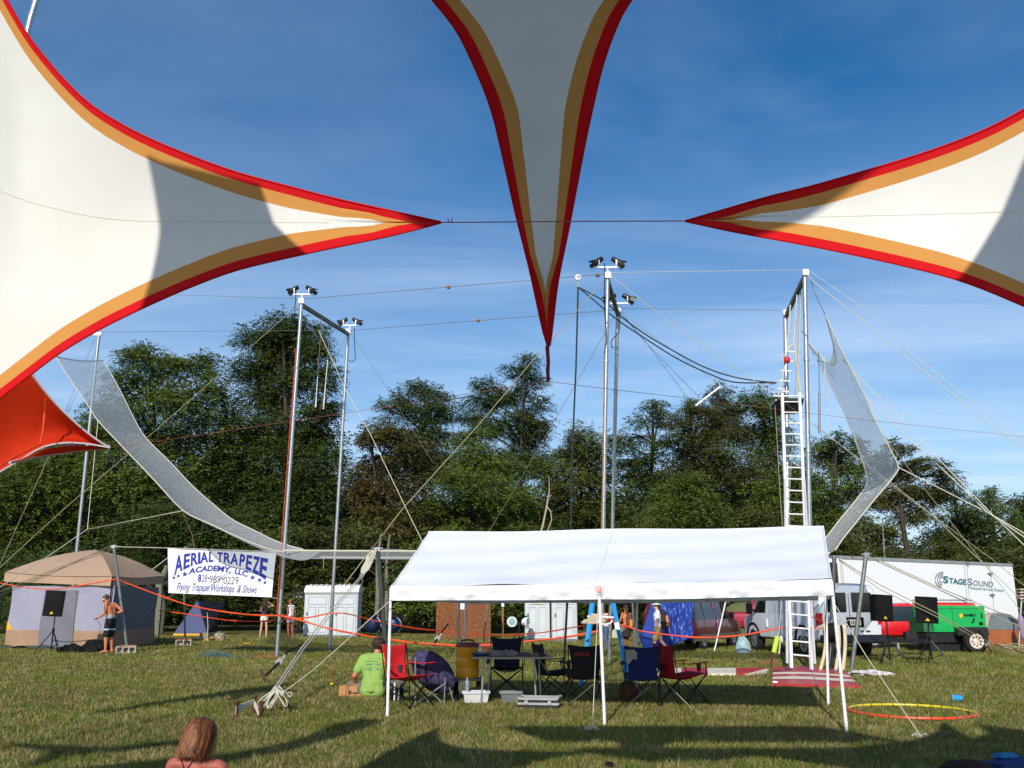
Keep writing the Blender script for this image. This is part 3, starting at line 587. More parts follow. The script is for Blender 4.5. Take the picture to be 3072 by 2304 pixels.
net('white net apron hanging in a deep bend from the right rig poles', [(2424, 1026), (2450, 1078), (2478, 1130), (2500, 1170), (2521, 1213), (2542, 1261), (2569, 1331), (2590, 1391), (2602, 1440), (2600, 1455), (2569, 1499), (2521, 1557), (2482, 1608), (2455, 1640)],
    [(2476, 946), (2494, 984), (2520, 1040), (2551, 1100), (2595, 1188), (2626, 1261), (2666, 1337), (2684, 1374), (2697, 1403), (2672, 1442), (2626, 1496), (2572, 1563), (2530, 1615), (2506, 1650)],
    lambda f: 24.5 - .5 * f, lambda f: 21.5, sag=.25, topsag=(.42, .85, .16))
# level net between the aprons
def lv(u_, v_):
    a = P(850, 1652, 25.5).lerp(P(2490, 1660, 22), u_); b = P(960, 1672, 29).lerp(P(2470, 1680, 25), u_); q = a.lerp(b, v_); q.z -= .12 * math.sin(math.pi * v_); return q
tn = thing('safety_net', lv(.5, .5), 'long level net stretched at head height behind the white canopy', 'net')
org = ORG[tn.name]; me = bpy.data.meshes.new('mesh_panel'); nu, nv_ = 60, 8
me.from_pydata([tuple(lv(i / nu, j / nv_) - org) for j in range(nv_ + 1) for i in range(nu + 1)], [], [(j * (nu + 1) + i, j * (nu + 1) + i + 1, (j + 1) * (nu + 1) + i + 1, (j + 1) * (nu + 1) + i) for j in range(nv_) for i in range(nu)])
uvl = me.uv_layers.new(name='UVMap')
for poly in me.polygons:
    for li in poly.loop_indices:
        vi = me.loops[li].vertex_index; uvl.data[li].uv = ((vi % (nu + 1)) / nu * 14, (vi // (nu + 1)) / nv_ * 4)
finish('mesh_panel', me, NET, tn, org, True, 180)
mb = MB()
for v_ in (0, 1): mb.tube([lv(i / 30, v_) for i in range(31)], .03, 6)
mb.build('border_rope', rope_w, tn, smooth=True)
# ------------------------------------------------------------------ trapeze rigging
def pole_pts(bx, by, tx, ty, extra=0.0, dt=None):
    b = G(bx, by); t = P(tx, ty, dt if dt else b.y); return b, t
FR = {}
def lampbar(t, c, wpx):
    mb = MB(); mb.box(c, (wpx, .05, .045)); mb.box(c + Vector((0, 0, -.08)), (.035, .035, .16)); mb.build('light_bar', white_metal, t)
def plate(t, c, s_=.17):
    mb = MB(); mb.box(c, (s_, .04, s_)); mb.box(c + Vector((0, .06, 0)), (s_ * .75, .05, s_ * .9)); mb.build('bracket_plate', white_metal, t)
def frame(key, label, near, far, rad, bar=True, lights=True, mid=None):
    nb, nt_ = near; fb, ft = far
    t = thing('trapeze_rig', (nb + fb) / 2, label, 'rig frame', 'steel frames of the trapeze rig')
    for (b, tp) in (near, far):
        mb = MB(); mb.tube([b, b.lerp(tp, .5), tp], rad, 12)
        for f in (.28, .52, .76): q = b.lerp(tp, f); mb.tube([q, q + (tp - b).normalized() * .08], rad * 1.25, 12)
        mb.build('pole', galv, t, smooth=True)
        plate(t, tp + Vector((0, -rad - .03, 0)))
    mb = MB(); mb.bar(nt_ + Vector((0, .05, -.1)), ft + Vector((0, -.05, -.1)), .10, .12); mb.build('crossbar', mat('oxidised_truss', (110, 104, 92), .55, .6, var=.25), t)
    if lights:
        lampbar(t, nt_ + Vector((0, -.02, .24)), .54); lampbar(t, ft + Vector((.05, -.02, .24)), .50)
    FR[key] = (t, nt_, ft, nb, fb); return t
frame('left', 'left inner frame of two tall poles joined by a long slanting crossbar', pole_pts(830, 1972, 905, 905), (G(988, 1948), P(1045, 995, gd(1948))), .058)
frame('mid', 'centre frame of two close standing poles with four stage lights on top', pole_pts(1803, 2006, 1823, 828), pole_pts(1828, 1986, 1853, 935, dt=24.6), .052)
frame('right', 'right frame of two poles that carries the platform and climbing ladder', pole_pts(2437, 2004, 2414, 820), pole_pts(2370, 1996, 2356, 940, dt=25.5), .062, lights=False)
b, tp = pole_pts(212, 1958, 297, 1002); b = Vector((P(216, 1805, 39).x, 39, 0)); tp = P(297, 1002, 39)
t = thing('trapeze_rig', b, 'single pole at the far left rising behind the tan cabin tent', 'rig frame', 'steel frames of the trapeze rig')
mb = MB(); mb.tube([b, tp], .07, 12); mb.build('pole', galv, t, smooth=True); mb = MB(); mb.box(tp + Vector((-.05, 0, 0)), (.35, .1, .16)); mb.build('bracket_plate', white_metal, t)
FL = tp
def stage_light(c, side, label, yaw=0.0, tilt=-35):
    t = thing('stage_light', c, label, 'stage light', 'black stage lights on the rig poles')
    M = Matrix.Translation(c + Vector((0, 0, .14))) @ Matrix.Rotation(R(yaw), 4, 'Z') @ Matrix.Rotation(R(-tilt) * side, 4, 'Y') @ Matrix.Scale(.62, 4)
    mb = MB(M); mb.lathe([(.10, -.24 * 1), (.12, -.2), (.12, .1), (.135, .12), (.155, .26), (.12, .26), (.1, .12)], 14, axis='x') if False else mb.lathe([(.085, -.24), (.115, -.18), (.12, .08), (.135, .10), (.135, .2)], 14, axis='x')
    mb.build('can', black_m, t, smooth=True)
    mb = MB(M)
    for (y, z) in ((.15, 0), (-.15, 0), (0, .15), (0, -.15)):
        w = (.24, .012, .2) if y else (.24, .2, .012); mb.box((.28, y * 1.1, z * 1.1), w, rot=Matrix.Rotation(R(18) * (1 if y > 0 else -1), 3, 'Z') if y else Matrix.Rotation(R(-18) * (1 if z > 0 else -1), 3, 'Y'))
    mb.build('barn_door', black_m, t)
    mb = MB(Matrix.Translation(c) @ Matrix.Rotation(R(yaw), 4, 'Z') @ Matrix.Scale(.64, 4)); mb.bar((0, -.15, .02), (0, .15, .02), .04, .012); mb.bar((0, -.15, .02), (0, -.15, .22), .04, .012); mb.bar((0, .15, .02), (0, .15, .22), .04, .012); mb.box((0, 0, -.02), (.06, .06, .07)); mb.build('yoke', mat('bright_bolt', (200, 200, 195), .4, .6), t)
def flip(s): return 0 if s > 0 else 180
for key, nm in (('left', 'front left inner pole'), ('mid', 'front centre pole')):
    _, nt_, ft, nb, fb = FR[key]
    for s, w in ((-1, 'left'), (1, 'right')): 
        stage_light(nt_ + Vector((s * .25, -.02, .285)), 1, f'{w} stage light on top of the {nm}', yaw=flip(s) + (8 if s < 0 else -8), tilt=-35)
for key, nm in (('left', 'rear left inner pole'), ('mid', 'rear centre pole')):
    _, nt_, ft, nb, fb = FR[key]
    for s, w in ((-1, 'left'), (1, 'right')):
        stage_light(ft + Vector((s * .23 + .05, -.02, .285)), 1, f'{w} stage light on top of the {nm}', yaw=flip(s), tilt=-30)
# cables hanging down the poles
def rope(label, pts, r=.012, m=rope_w, cat='rope', name='rope', group=None, n=6, smooth=True, res=0):
    Q = [p if isinstance(p, Vector) else P(*p) for p in pts]
    if res:
        A = crv([tuple(q) for q in Q], res); Q = [Vector(a) for a in A]
    mb = MB(); mb.tube(Q, r * (.72 if m in (rope_w, rope_y, steelw) else 1), n); return tag(mb.build(name, m, smooth=smooth), label, cat, group)
def line(label, pts, d, r=.012, m=steelw, **k):
    if not isinstance(d, (list, tuple)): d = [d] * len(pts)
    return rope(label, [(x, y, dd) for (x, y), dd in zip(pts, d)], r, m, **k)
GR = 'guy ropes and cables of the rig'
_, ln, lf, lnb, lfb = FR['left']; _, mn_, mf, mnb, mfb = FR['mid']; _, rn, rf, rnb, rfb = FR['right']
rope('front top cable from the left inner pole to the centre pole', [ln + Vector((.1, 0, .1)), mn_ + Vector((-.1, 0, .05))], .012, steelw, group=GR, name='cable')
rope('rear top cable from the left inner pole to the centre pole', [lf + Vector((.1, 0, .05)), mf + Vector((-.1, 0, .05))], .012, steelw, group=GR, name='cable')
rope('front top cable running left from the left inner pole behind the big wing', [ln + Vector((-.1, 0, .1)), P(400, 880, 30)], .009, steelw, group=GR, name='cable')
rope('rear top cable from the far left pole to the rear inner pole', [FL + Vector((.1, 0, .1)), lf + Vector((-.1, 0, .05))], .011, steelw, group=GR, name='cable')
rope('front top cable from the centre pole to the right pole', [mn_ + Vector((.1, 0, .1)), rn + Vector((-.1, 0, .1))], .010, rope_w, group=GR, name='cable')
rope('rear top cable from the centre pole to the platform pole', [mf + Vector((.1, 0, .1)), rf + Vector((-.1, 0, .1))], .009, steelw, group=GR, name='cable')
cork = mat('cork_ball', (150, 100, 62), .8, var=.2)
def ball(c, lab):
    mb = MB(); mb.ell(c, (.06, .06, .06)); tag(mb.build('cork_ball', cork, smooth=True), lab, 'ball', 'cork balls on the top cables')
def on(a, b, px):
    best = min((abs(1536 + (q.x) / ((q.y) * cp + (q.z - EYE) * sp) * F - px), f) for f in np.linspace(0, 1, 400) for q in [a.lerp(b, f)]); return a.lerp(b, best[1])
ball(on(ln, mn_, 1346) + Vector((0, 0, .07)), 'cork ball on the front cable left of the hanging centre wing')
ball(on(lf, mf, 1434) + Vector((0, 0, .05)), 'cork ball on the rear cable left of the hanging centre wing')
ball(on(ln, mn_, 1794) + Vector((0, 0, .05)), 'cork ball on the front cable touching the centre pole')
pul = on(ln, mn_, 1734) + Vector((0, 0, .0))
t = thing('pulley', pul, 'small pulley riding the front cable with dark ropes through it', 'pulley'); mb = MB(); mb.lathe([(.03, -.03), (.085, -.03), (.07, 0), (.085, .03), (.03, .03)], 14, c=pul + Vector((0, 0, .03)), axis='y'); mb.build('wheel', galv, t, smooth=True); mb = MB(); mb.bar(pul + Vector((0, -.05, .08)), pul + Vector((0, -.05, -.22)), .03, .01); mb.bar(pul + Vector((0, .05, .08)), pul + Vector((0, .05, -.22)), .03, .01); mb.box(pul + Vector((0, 0, -.24)), (.06, .08, .05)); mb.build('cheek', galv_d, t)
pz = pul + Vector((0, 0, -.25))
rope('thick dark rope hanging plumb from the pulley to behind the white canopy', [pz, P(1728, 1100, 23.6), P(1718, 1330, 23.8), P(1711, 1640, 24)], .026, rope_k, group=GR)
rope('upper of two sagging dark ropes from the pulley to the platform', [pz, P(1815, 905, 23.3), P(1857, 945, 23.5), P(1935, 1002, 23.8), P(2030, 1058, 24), P(2110, 1100, 24), P(2190, 1128, 24), P(2265, 1142, 24), P(2330, 1148, 24)], .02, rope_k, group=GR, res=30)
rope('lower of two sagging dark ropes from the pulley to the platform', [pz, P(1790, 908, 23.3), P(1850, 958, 23.5), P(1930, 1012, 23.8), P(2030, 1075, 24), P(2120, 1118, 24), P(2200, 1146, 24), P(2320, 1148, 24)], .02, rope_k, group=GR, res=30)
line('long pale guy rope from the front centre pole down left across the trees', [(1815, 838), (1600, 1080), (1440, 1270), (1205, 1530), (1119, 1642), (1036, 1750)], [22, 21.5, 21, 20, 19.5, 19.2], .016, rope_y, group=GR)
rope('guy rope from the front centre pole down right to the far right ground', [(1838, 832, 22), (2025, 980, 22.5), (2330, 1188, 23), (2440, 1275, 23.5), (2610, 1400, 24), (2790, 1540, 24.5), (2960, 1700, 25), (3150, 1880, 25.3)], .013, rope_w, group=GR)
rope('thin dark guy wire from the rear centre pole down left', [(1845, 945, 24.5), (1720, 1165, 25), (1560, 1440, 25.5), (1440, 1640, 26)], .010, steelw, group=GR, name='cable')
for k, (e, lab) in enumerate([((2060, 1190), 'left'), ((2100, 1195), 'right')]):
    rope(f'{lab} of two thin wires slanting right from the rear centre pole', [(1862, 938, 24.6), (1925, 1010 + 5 * k, 25), (e[0], e[1], 26)], .009, steelw, group=GR, name='cable')
line('pale guy rope from the top left across the trees to the lower left', [(895, 915), (665, 1117), (439, 1315), (200, 1520), (-80, 1775)], [26.5, 25.5, 24, 22.5, 21], .013, rope_y, group=GR)
line('pale guy rope crossing down right from the left inner frame to the canopy', [(955, 990), (1036, 1166), (1110, 1300), (1219, 1527), (1290, 1670)], [27, 27, 26.5, 26, 25.6], .014, rope_w, group=GR)
line('dark wire slanting right from the rear left inner pole', [(1052, 1000), (1087, 1050), (1170, 1182), (1300, 1390)], [31, 31, 31, 31], .010, steelw, group=GR, name='cable')
line('dark wire slanting left from the rear left inner pole', [(1040, 1005), (1010, 1070), (985, 1125), (960, 1230)], [31, 31, 31, 31], .009, steelw, group=GR, name='cable')
for k, (x0, x1) in enumerate([((283, 1020), (190, 1250)), ((289, 1050), (202, 1242))]):
    line(('upper' if k == 0 else 'lower') + ' of two thin wires falling left from the far left pole', [x0, x1, (x1[0] - 60, x1[1] + 150)], [32, 31, 30], .009, steelw, group=GR, name='cable')
line('thin dark line falling left from the orange tent tip', [(146, 1370), (60, 1560), (-30, 1760)], [14, 14, 14], .006, rope_y, group=GR)
line('white rope bridle dropping plumb from the left net then out to its lower corner', [(294, 1262), (262, 1588), (550, 1532)], [26, 25, 25.5], .015, rope_w, group=GR)
line('white rope running down left from the left net bridle', [(262, 1588), (120, 1685), (-60, 1800)], [25, 23, 21], .015, rope_w, group=GR)
line('thin rope hanging under the left net towards the banner', [(545, 1530), (577, 1606), (582, 1645)], [26, 26.5, 26.5], .009, rope_y, group=GR)
line('thin rope branching right under the left net', [(577, 1606), (640, 1590), (700, 1570)], [26.5, 27, 28], .009, rope_y, group=GR)
line('wire from the right pole top sweeping down to the right edge, upper', [(2427, 812), (2600, 930), (2750, 1073), (2900, 1190), (3150, 1390)], [21.6, 21, 20.5, 20, 19.3], .009, rope_w, group=GR, name='cable')
line('rope from the right pole top sweeping down to the right edge, lower', [(2424, 826), (2438, 843), (2595, 968), (2750, 1097), (2900, 1215), (3150, 1410)], [21.6, 21.5, 21, 20.5, 20, 19.3], .014, rope_w, group=GR)
line('rope down right from the upper part of the right net', [(2518, 1068), (2594, 1150), (2715, 1273), (2972, 1539), (3140, 1700)], [21.7, 21.5, 21, 20, 19], .015, rope_w, group=GR)
line('rope down right from the right edge of the right net', [(2596, 1190), (2700, 1290), (2892, 1468), (2960, 1535), (3130, 1650)], [21.5, 21.2, 20.5, 20, 19.2], .017, rope_w, group=GR)
line('thick rope from the outer corner of the right net to the right edge', [(2697, 1403), (2800, 1455), (2972, 1543), (3130, 1632)], [21.5, 21, 20, 19.2], .018, rope_w, group=GR)
line('guy rope behind the right net falling steeply to the trailer roof', [(2560, 1170), (2674, 1338), (2800, 1500), (2943, 1680), (3060, 1830)], [26, 25.5, 25, 24.5, 24], .011, rope_y, group=GR)
line('guy rope crossing the right net bend down to the trailer door', [(2440, 1270), (2665, 1450), (2830, 1570), (2983, 1683), (3100, 1780)], [27, 26.5, 26, 25.5, 25], .012, rope_y, group=GR)
line('upper dark lined guy rope over the trailer lettering to the right edge', [(2600, 1665), (2632, 1678), (2815, 1762), (2960, 1822), (3120, 1885)], [24, 23.8, 23.2, 22.8, 22.4], .018, rope_y, group=GR)
line('lower guy rope over the trailer lettering to the right edge', [(2628, 1682), (2815, 1768), (2960, 1836), (3120, 1905)], [23.9, 23.3, 22.9, 22.5], .018, rope_y, group=GR)
line('upper guy rope from the canopy corner pole across the green generator', [(2515, 1677), (2640, 1755), (2820, 1845), (2920, 1900), (2995, 1942), (3012, 1952)], [23.5, 23.2, 22.8, 23, 24, 24.5], .017, rope_y, group=GR)
line('lower guy rope from the canopy corner pole across the green generator', [(2515, 1680), (2640, 1768), (2820, 1855), (2910, 1905), (2995, 1948), (3012, 1954)], [23.5, 23.2, 22.8, 23, 24, 24.5], .014, rope_y, group=GR)
line('thin red cord from the orange tent tip to the tail of the centre wing', [(330, 1343), (510, 1318), (875, 1263), (1140, 1224), (1390, 1183), (1645, 1144)], [11.5, 10.6, 9, 7.6, 6.5, 5.5], .0018, rope_r, group=GR, cat='cord')
line('thin red cord from the tail of the centre wing to the right edge', [(1645, 1144), (1750, 1158), (2057, 1194), (2347, 1230), (2546, 1254), (3140, 1318)], [5.5, 6, 7, 8, 9, 11], .0018, rope_r, group=GR, cat='cord')
line('taut red cord joining the left wing tip and the right wing tip', [(1318, 667), (1400, 667), (1700, 664), (2060, 663)], [4.6, 4.55, 4.55, 4.6], .0030, rope_r, group=GR, cat='cord')
line('small red knot tails beside the left wing tip', [(1343, 656), (1348, 666), (1354, 668), (1357, 654)], 4.56, .003, rope_r, cat='knot', name='knot')
# lamp cables
for pts, dd, lab in [([(888, 872), (887, 900), (884, 935), (884, 1000)], 26.9, 'black cable hanging from the left lamp of the front inner pole'), ([(1063, 985), (1064, 1040), (1066, 1075), (1055, 1085), (1045, 1080)], 30, 'black cable looping beside the rear inner pole'),
                     ([(1814, 790), (1813, 900), (1815, 950), (1818, 975), (1820, 1020), (1814, 1055), (1812, 1062)], 21.6, 'black cable taped down the front centre pole'), ([(1860, 930), (1858, 990), (1836, 1020), (1834, 1040), (1843, 1043)], 24.3, 'black cable loop on the rear centre pole')]:
    line(lab, pts, dd, .013, black_p, cat='cable', name='cable', res=16)
line('orange lead taped down the left side of the front inner pole', [(884, 1045), (887, 1065), (878, 1180), (868, 1310), (842, 1660), (830, 1850)], 26.8, .010, ribbon_m, cat='cable', name='cable')
line('rusty brown conduit down the left side of the front centre pole', [(1812, 1070), (1812, 1180), (1809, 1400), (1804, 1600), (1796, 1960)], 21.7, .016, mat('rust', (150, 110, 60), .8, var=.3), cat='cable', name='cable')
# flying bar / trapezes on the left frame
for (x0, y0), (x1, y1), (x2, y2), lab in [((965, 955), (953, 1130), (947, 1222), 'left hand trapeze line hanging under the slanting crossbar'), ((993, 962), (983, 1080), (970, 1228), 'right hand trapeze line hanging under the slanting crossbar')]:
    t = thing('trapeze_line', P(x0, y0, 29), lab, 'trapeze', 'trapeze lines under the crossbar'); mb = MB(); mb.tube([P(x0, y0, 29), P(x1, y1, 29)], .011, 6); mb.build('rope', steelw, t); mb = MB(); mb.tube([P(x1, y1, 29), P((x1 + x2) / 2, (y1 + y2) / 2, 29), P(x2, y2, 29)], [.012, .016, .026], 8); mb.build('padded_grip', mat('white_tape', (215, 215, 210), .8), t, smooth=True)
# a fly bar tied off in front of the trees
t = thing('fly_bar', P(2120, 1190, 24), 'white taped fly bar hanging slanted in front of the tree tops', 'trapeze bar'); mb = MB(); mb.tube([P(2087, 1217, 24), P(2161, 1160, 24)], .03, 8); mb.build('bar', white_metal, t, smooth=True); mb = MB(); mb.tube([P(2161, 1160, 24), P(2157, 1150, 24), P(2148, 1146, 24)], .012, 5); mb.tube([P(2157, 1152, 24), P(2160, 1144, 24)], .015, 5); mb.build('hook', galv, t)
line('thin line holding the slanted fly bar', [(2148, 1146), (1900, 965), (1865, 935)], [24, 24.3, 24.5], .006, steelw, name='cable')
# padded pole and sling at right
t = thing('hanging_pole', P(2458, 1250, 23), 'grey padded rod hanging between the right pole and the net', 'pole'); mb = MB(); mb.tube([P(2456, 1055, 23), P(2458, 1178, 23)], .008, 5); mb.build('line', rope_k, t); mb = MB(); mb.tube([P(2458, 1178, 23), P(2458, 1300, 23)], .03, 8); mb.build('rod', galv_d, t, smooth=True)
line('white sling looped from the mouth of the right net', [(2474, 1062), (2474, 1110), (2471, 1160), (2470, 1185), (2480, 1196), (2487, 1182), (2482, 1150), (2476, 1110)], 22.5, .014, rope_w, cat='sling', name='rope_sling', res=24)
line('hanging wire from the right pole top to the apex of the right net', [(2424, 824), (2436, 845), (2440, 870), (2466, 925), (2476, 946)], [21.6, 21.6, 21.6, 21.5, 21.5], .016, steelw, name='cable')
line('white rope from the platform pole to the left horn of the right net', [(2378, 958), (2412, 1002), (2424, 1026)], [25, 24.6, 24.5], .014, rope_w)
# ------------------------------------------------------------------ platform and ladders
pf = thing('platform', P(2370, 1200, 23.6), 'dark plank platform clamped high on the right frame', 'platform')
a, b, c_, d_ = P(2328, 1200, 22.8), P(2412, 1200, 22.8), P(2398, 1214, 24.2), P(2318, 1214, 24.2)
mb = MB(); mb.prism([a, b, c_, d_], (0, 0, .05)); mb.build('deck', mat('dark_planks', (58, 48, 42), .85, var=.3, scale=14), pf)
mb = MB(); mb.bar(d_, P(2322, 1239, 24.2), .05, .05); mb.prism([P(2326, 1204, 22.95), P(2411, 1204, 22.95), P(2398, 1240, 24.3), P(2316, 1248, 24.3)], (0, 0, .03)); mb.build('deck_underside', mat('dark_planks2', (48, 42, 38), .85, var=.35, scale=10), pf)
mb = MB(); mb.tube([a + Vector((-.08, -.03, .1)), b + Vector((0, -.03, .1))], .022, 6); mb.tube([d_ + Vector((0, 0, 0)), a], .02, 6); mb.build('edge_rail', white_metal, pf)
def ladder(label, L0, L1, R0, R1, rungs, r=.028, m=white_metal, name='ladder', cat='ladder', loc=None, rr=.018, w=.03):
    t = thing(name, loc or L0, label, cat)
    for a_, b_ in ((L0, L1), (R0, R1)): mb = MB(); mb.bar(a_, b_, w, r * 2.4); mb.build('rail', m, t)
    for f in rungs: mb = MB(); mb.tube([L0.lerp(L1, f), R0.lerp(R1, f)], rr, 8); mb.build('rung', m, t, smooth=True)
    return t
lad = ladder('tall white climbing ladder up to the platform', P(2374, 2004, 21.2), P(2346, 1180, 22.8), P(2434, 2010, 21.2), P(2398, 1180, 22.8), [(.30 + i * .305) / 6.95 for i in range(0, 22)], r=.03, w=.062)
mb = MB(); mb.bar(P(2361, 1990, 21.1), P(2354, 1436, 22.2), .05, .05); mb.bar(P(2444, 1992, 21.1), P(2412, 1436, 22.2), .05, .05); mb.build('outer_rail', mat('ladder_aluminium', (190, 192, 192), .4, .5), lad)
# rope ladder above the platform
t = thing('rope_ladder', P(2350, 1100, 24), 'white rope ladder hanging above the platform', 'ladder')
ls = [(2384, 912), (2381, 1025), (2364, 1055), (2357, 1100), (2352, 1150), (2346, 1195)]; 
mb = MB(); mb.tube([P(x, y, 24) for x, y in [(2371, 915), (2366, 990), (2358, 1080), (2345, 1145), (2333, 1190)]], .02, 6); mb.tube([P(x, y, 24) for x, y in [(2391, 885), (2386, 950), (2381, 1030)]], .02, 6); mb.tube([P(x, y, 24) for x, y in [(2402, 850), (2401, 920), (2396, 1070), (2388, 1190)]], .018, 6)
mb.tube([P(x, y, 24) for x, y in [(2381, 1030), (2386, 1050), (2390, 1100), (2398, 1150), (2402, 1185)]], .032, 6); mb.tube([P(x, y, 24) for x, y in [(2363, 1056), (2366, 1043), (2380, 1032), (2386, 1050)]], .028, 6)
mb.tube([P(x, y, 24) for x, y in [(2346, 1082), (2348, 1068), (2360, 1060)]], .022, 6); mb.build('side_rope', rope_w, t, smooth=True)
for x0, x1, y in [(2364, 2386, 1056), (2347, 2380, 1083), (2341, 2375, 1113), (2338, 2370, 1143), (2332, 2355, 1167), (2345, 2367, 1175)]:
    mb = MB(); mb.tube([P(x0, y - 1, 24), P(x1, y + 1, 24)], .022, 6); mb.build('rung', white_metal, t, smooth=True)
mb = MB(); mb.ell(P(2361, 1080, 23.9), (.09, .09, .10)); tag(mb.build('red_helmet', mat('red_plastic', (205, 30, 40), .4), smooth=True), 'small red ball shaped object clipped to the rope ladder', 'helmet')
line('pale rope dropping from the left end of the platform', [(2325, 1217), (2333, 1350), (2340, 1480), (2348, 1580)], 23, .013, rope_y)
line('rope falling inside the ladder from the crossbar to the ground', [(2402, 870), (2388, 1150), (2378, 1300), (2365, 1560), (2362, 1800)], [24, 23.4, 23, 22.4, 22], .012, rope_y)
line('red lanyard stretched above the centre of the platform', [(2330, 1148), (2318, 1152), (2300, 1146)], 24, .03, steelw, cat='shackle', name='shackle')
# ------------------------------------------------------------------ low rig posts, ribbons, stakes
def post(label, b, tpx, tpy, r, m=galv_d, cat='post', name='rig_post', dt=None, foot=None):
    tp = P(tpx, tpy, dt if dt else b.y); t = thing(name, b, label, cat); mb = MB(); mb.tube([b, tp], r, 10); mb.build('tube', m, t, smooth=True)
    mb = MB(); mb.box(tp, (.12, .1, .1)); mb.tube([tp + Vector((-.12, 0, 0)), tp + Vector((.12, 0, .02))], .03, 6); mb.build('clamp', galv, t)
    return tp
GP = 'slanting support posts of the level net'
p1 = post('slanting grey post in front of the tan cabin tent, standing on a concrete block', G(378, 1957) + Vector((0, 0, .22)), 341, 1640, .05)
p2 = post('thin grey post left of the lettered banner, standing on a block', G(554, 1925) + Vector((0, 0, .2)), 549, 1660, .04)
p3 = post('dark post behind the seated man in green, carrying the folded net end', G(1163, 2010), 1133, 1648, .055, mat('dark_tube', (66, 72, 66), .5, .3, var=.2))
p4 = post('leaning grey post right of the white canopy', G(2555, 2010), 2598, 1664, .05)
p5 = post('grey corner post behind the right end of the white canopy', G(2490, 1996), 2503, 1672, .055)
post('grey steel post standing behind the yellow drinks cooler', G(1372, 1965), 1381, 1700, .042)
post('thin silver post leaning beside the wooden screen', G(1448, 1950), 1470, 1740, .03)
post('grey post behind the hatted walker', G(1905, 1940), 1897, 1790, .045)
post('thin dark post right of the camp table', G(1690, 2030), 1705, 1740, .028, black_m)
post('slim white pole in front of the maroon van', G(2142, 1958), 2178, 1800, .022, white_metal)
def block(px, py, lab, w=.45, n=3):
    c = G(px, py); t = thing('concrete_block', c, lab, 'block', 'concrete blocks under the posts'); mb = MB(); m = mat('concrete', (176, 170, 156), .95, var=.2, scale=10, bump=.4)
    for x in np.linspace(-w / 2, w / 2, n): mb.box(c + Vector((x, 0, .105)), (.035, .2, .17))
    mb.box(c + Vector((0, 0, .20)), (w + .036, .204, .03)); mb.box(c + Vector((0, 0, .012)), (w + .037, .205, .03)); mb.box(c + Vector((0, .1, .105)), (w, .03, .16)); mb.build('shell', m, t)
    mb = MB(); mb.box(c + Vector((.03, 0, .235)), (w * .85, .2, .035), rot=Matrix.Rotation(.2, 3, 'Z')); tag(mb.build('wooden_pad', timber), 'reddish wooden board lying on ' + lab, 'board')
block(380, 1960, 'hollow concrete block under the post by the tan cabin tent', .6, 4); block(552, 1937, 'hollow concrete block under the post by the banner', .55, 3)
for px, lab in ((612, 'left of two pale log rounds beyond the banner'), (660, 'right of two pale log rounds beyond the banner')):
    c = G(px, 1922); mb = MB(); mb.lathe([(.21, 0), (.2, .05), (.2, .3), (.19, .32)], 14, c=c); tag(mb.build('log_round', mat('cut_log', (150, 138, 112), .9, var=.3, scale=10), smooth=True), lab, 'log')
GB = 'orange flagging ribbons around the rig'
def ribbon(label, pts, d, w=.045, sag=0):
    w *= .72
    if not isinstance(d, (list, tuple)): d = [d] * len(pts)
    A = crv([tuple(P(x, y, dd)) for (x, y), dd in zip(pts, d)], 40); mb = MB(); vs = []
    for i, a in enumerate(A):
        tw = .25 * math.sin(i * .5); hw = w / 2 * (1 + .15 * math.sin(i * .9)); v = Vector(a); vs += [v + Vector((0, math.sin(tw) * hw, hw * math.cos(tw))), v - Vector((0, math.sin(tw) * hw, hw * math.cos(tw)))]
    mb.add(vs, [(2 * i, 2 * i + 1, 2 * i + 3, 2 * i + 2) for i in range(len(A) - 1)]); tag(mb.build('flagging_ribbon', ribbon_m, smooth=True, sharp=180, solid=.004), label, 'ribbon', GB)
ribbon('orange ribbon dipping across the front of the tan cabin tent', [(-40, 1738), (20, 1753), (100, 1765), (170, 1767), (260, 1753), (349, 1737)], 29.5, .05)
ribbon('orange ribbon from the tent post swooping down to the front left pole', [(349, 1737), (420, 1765), (490, 1790), (560, 1814), (620, 1827), (700, 1839), (760, 1845), (835, 1847)], [31, 30, 29.5, 29, 28.5, 28, 27.6, 27.3], .06)
ribbon('orange ribbon running low behind the banner from the tent', [(475, 1832), (560, 1842), (625, 1853), (700, 1862), (780, 1864), (850, 1858), (930, 1852), (985, 1840), (1010, 1838), (1040, 1841), (1070, 1848), (1110, 1859), (1165, 1871), (1250, 1886), (1320, 1892)], [37, 36, 35, 33, 31, 29, 28.5, 28, 28, 28, 28.5, 28.5, 28.5, 28.8, 29], .055)
ribbon('orange ribbon in front of the left toilets falling to behind the red chair', [(835, 1845), (900, 1860), (980, 1884), (1080, 1904), (1165, 1918), (1240, 1928), (1320, 1934), (1400, 1938), (1500, 1932), (1600, 1922), (1700, 1911), (1800, 1892)], [27, 27, 27, 26.6, 26, 25.5, 25.3, 25.1, 25, 25, 24.8, 24.6], .07)
ribbon('orange ribbon before the right toilets up to the centre pole', [(1320, 1892), (1400, 1901), (1480, 1905), (1560, 1903), (1640, 1896), (1720, 1882), (1800, 1868), (1826, 1862)], [29, 29, 28.5, 28, 27.5, 27, 26, 24.6], .05)
ribbon('orange ribbon from the centre pole past the blue tarp to the ladder', [(1826, 1862), (1858, 1872), (1930, 1894), (2010, 1905), (2090, 1912), (2160, 1911), (2230, 1905), (2300, 1892), (2367, 1880), (2410, 1886), (2470, 1884)], [24.5, 24.5, 24.5, 24.3, 24, 23.8, 23.6, 23.4, 23.2, 23, 23], .05)
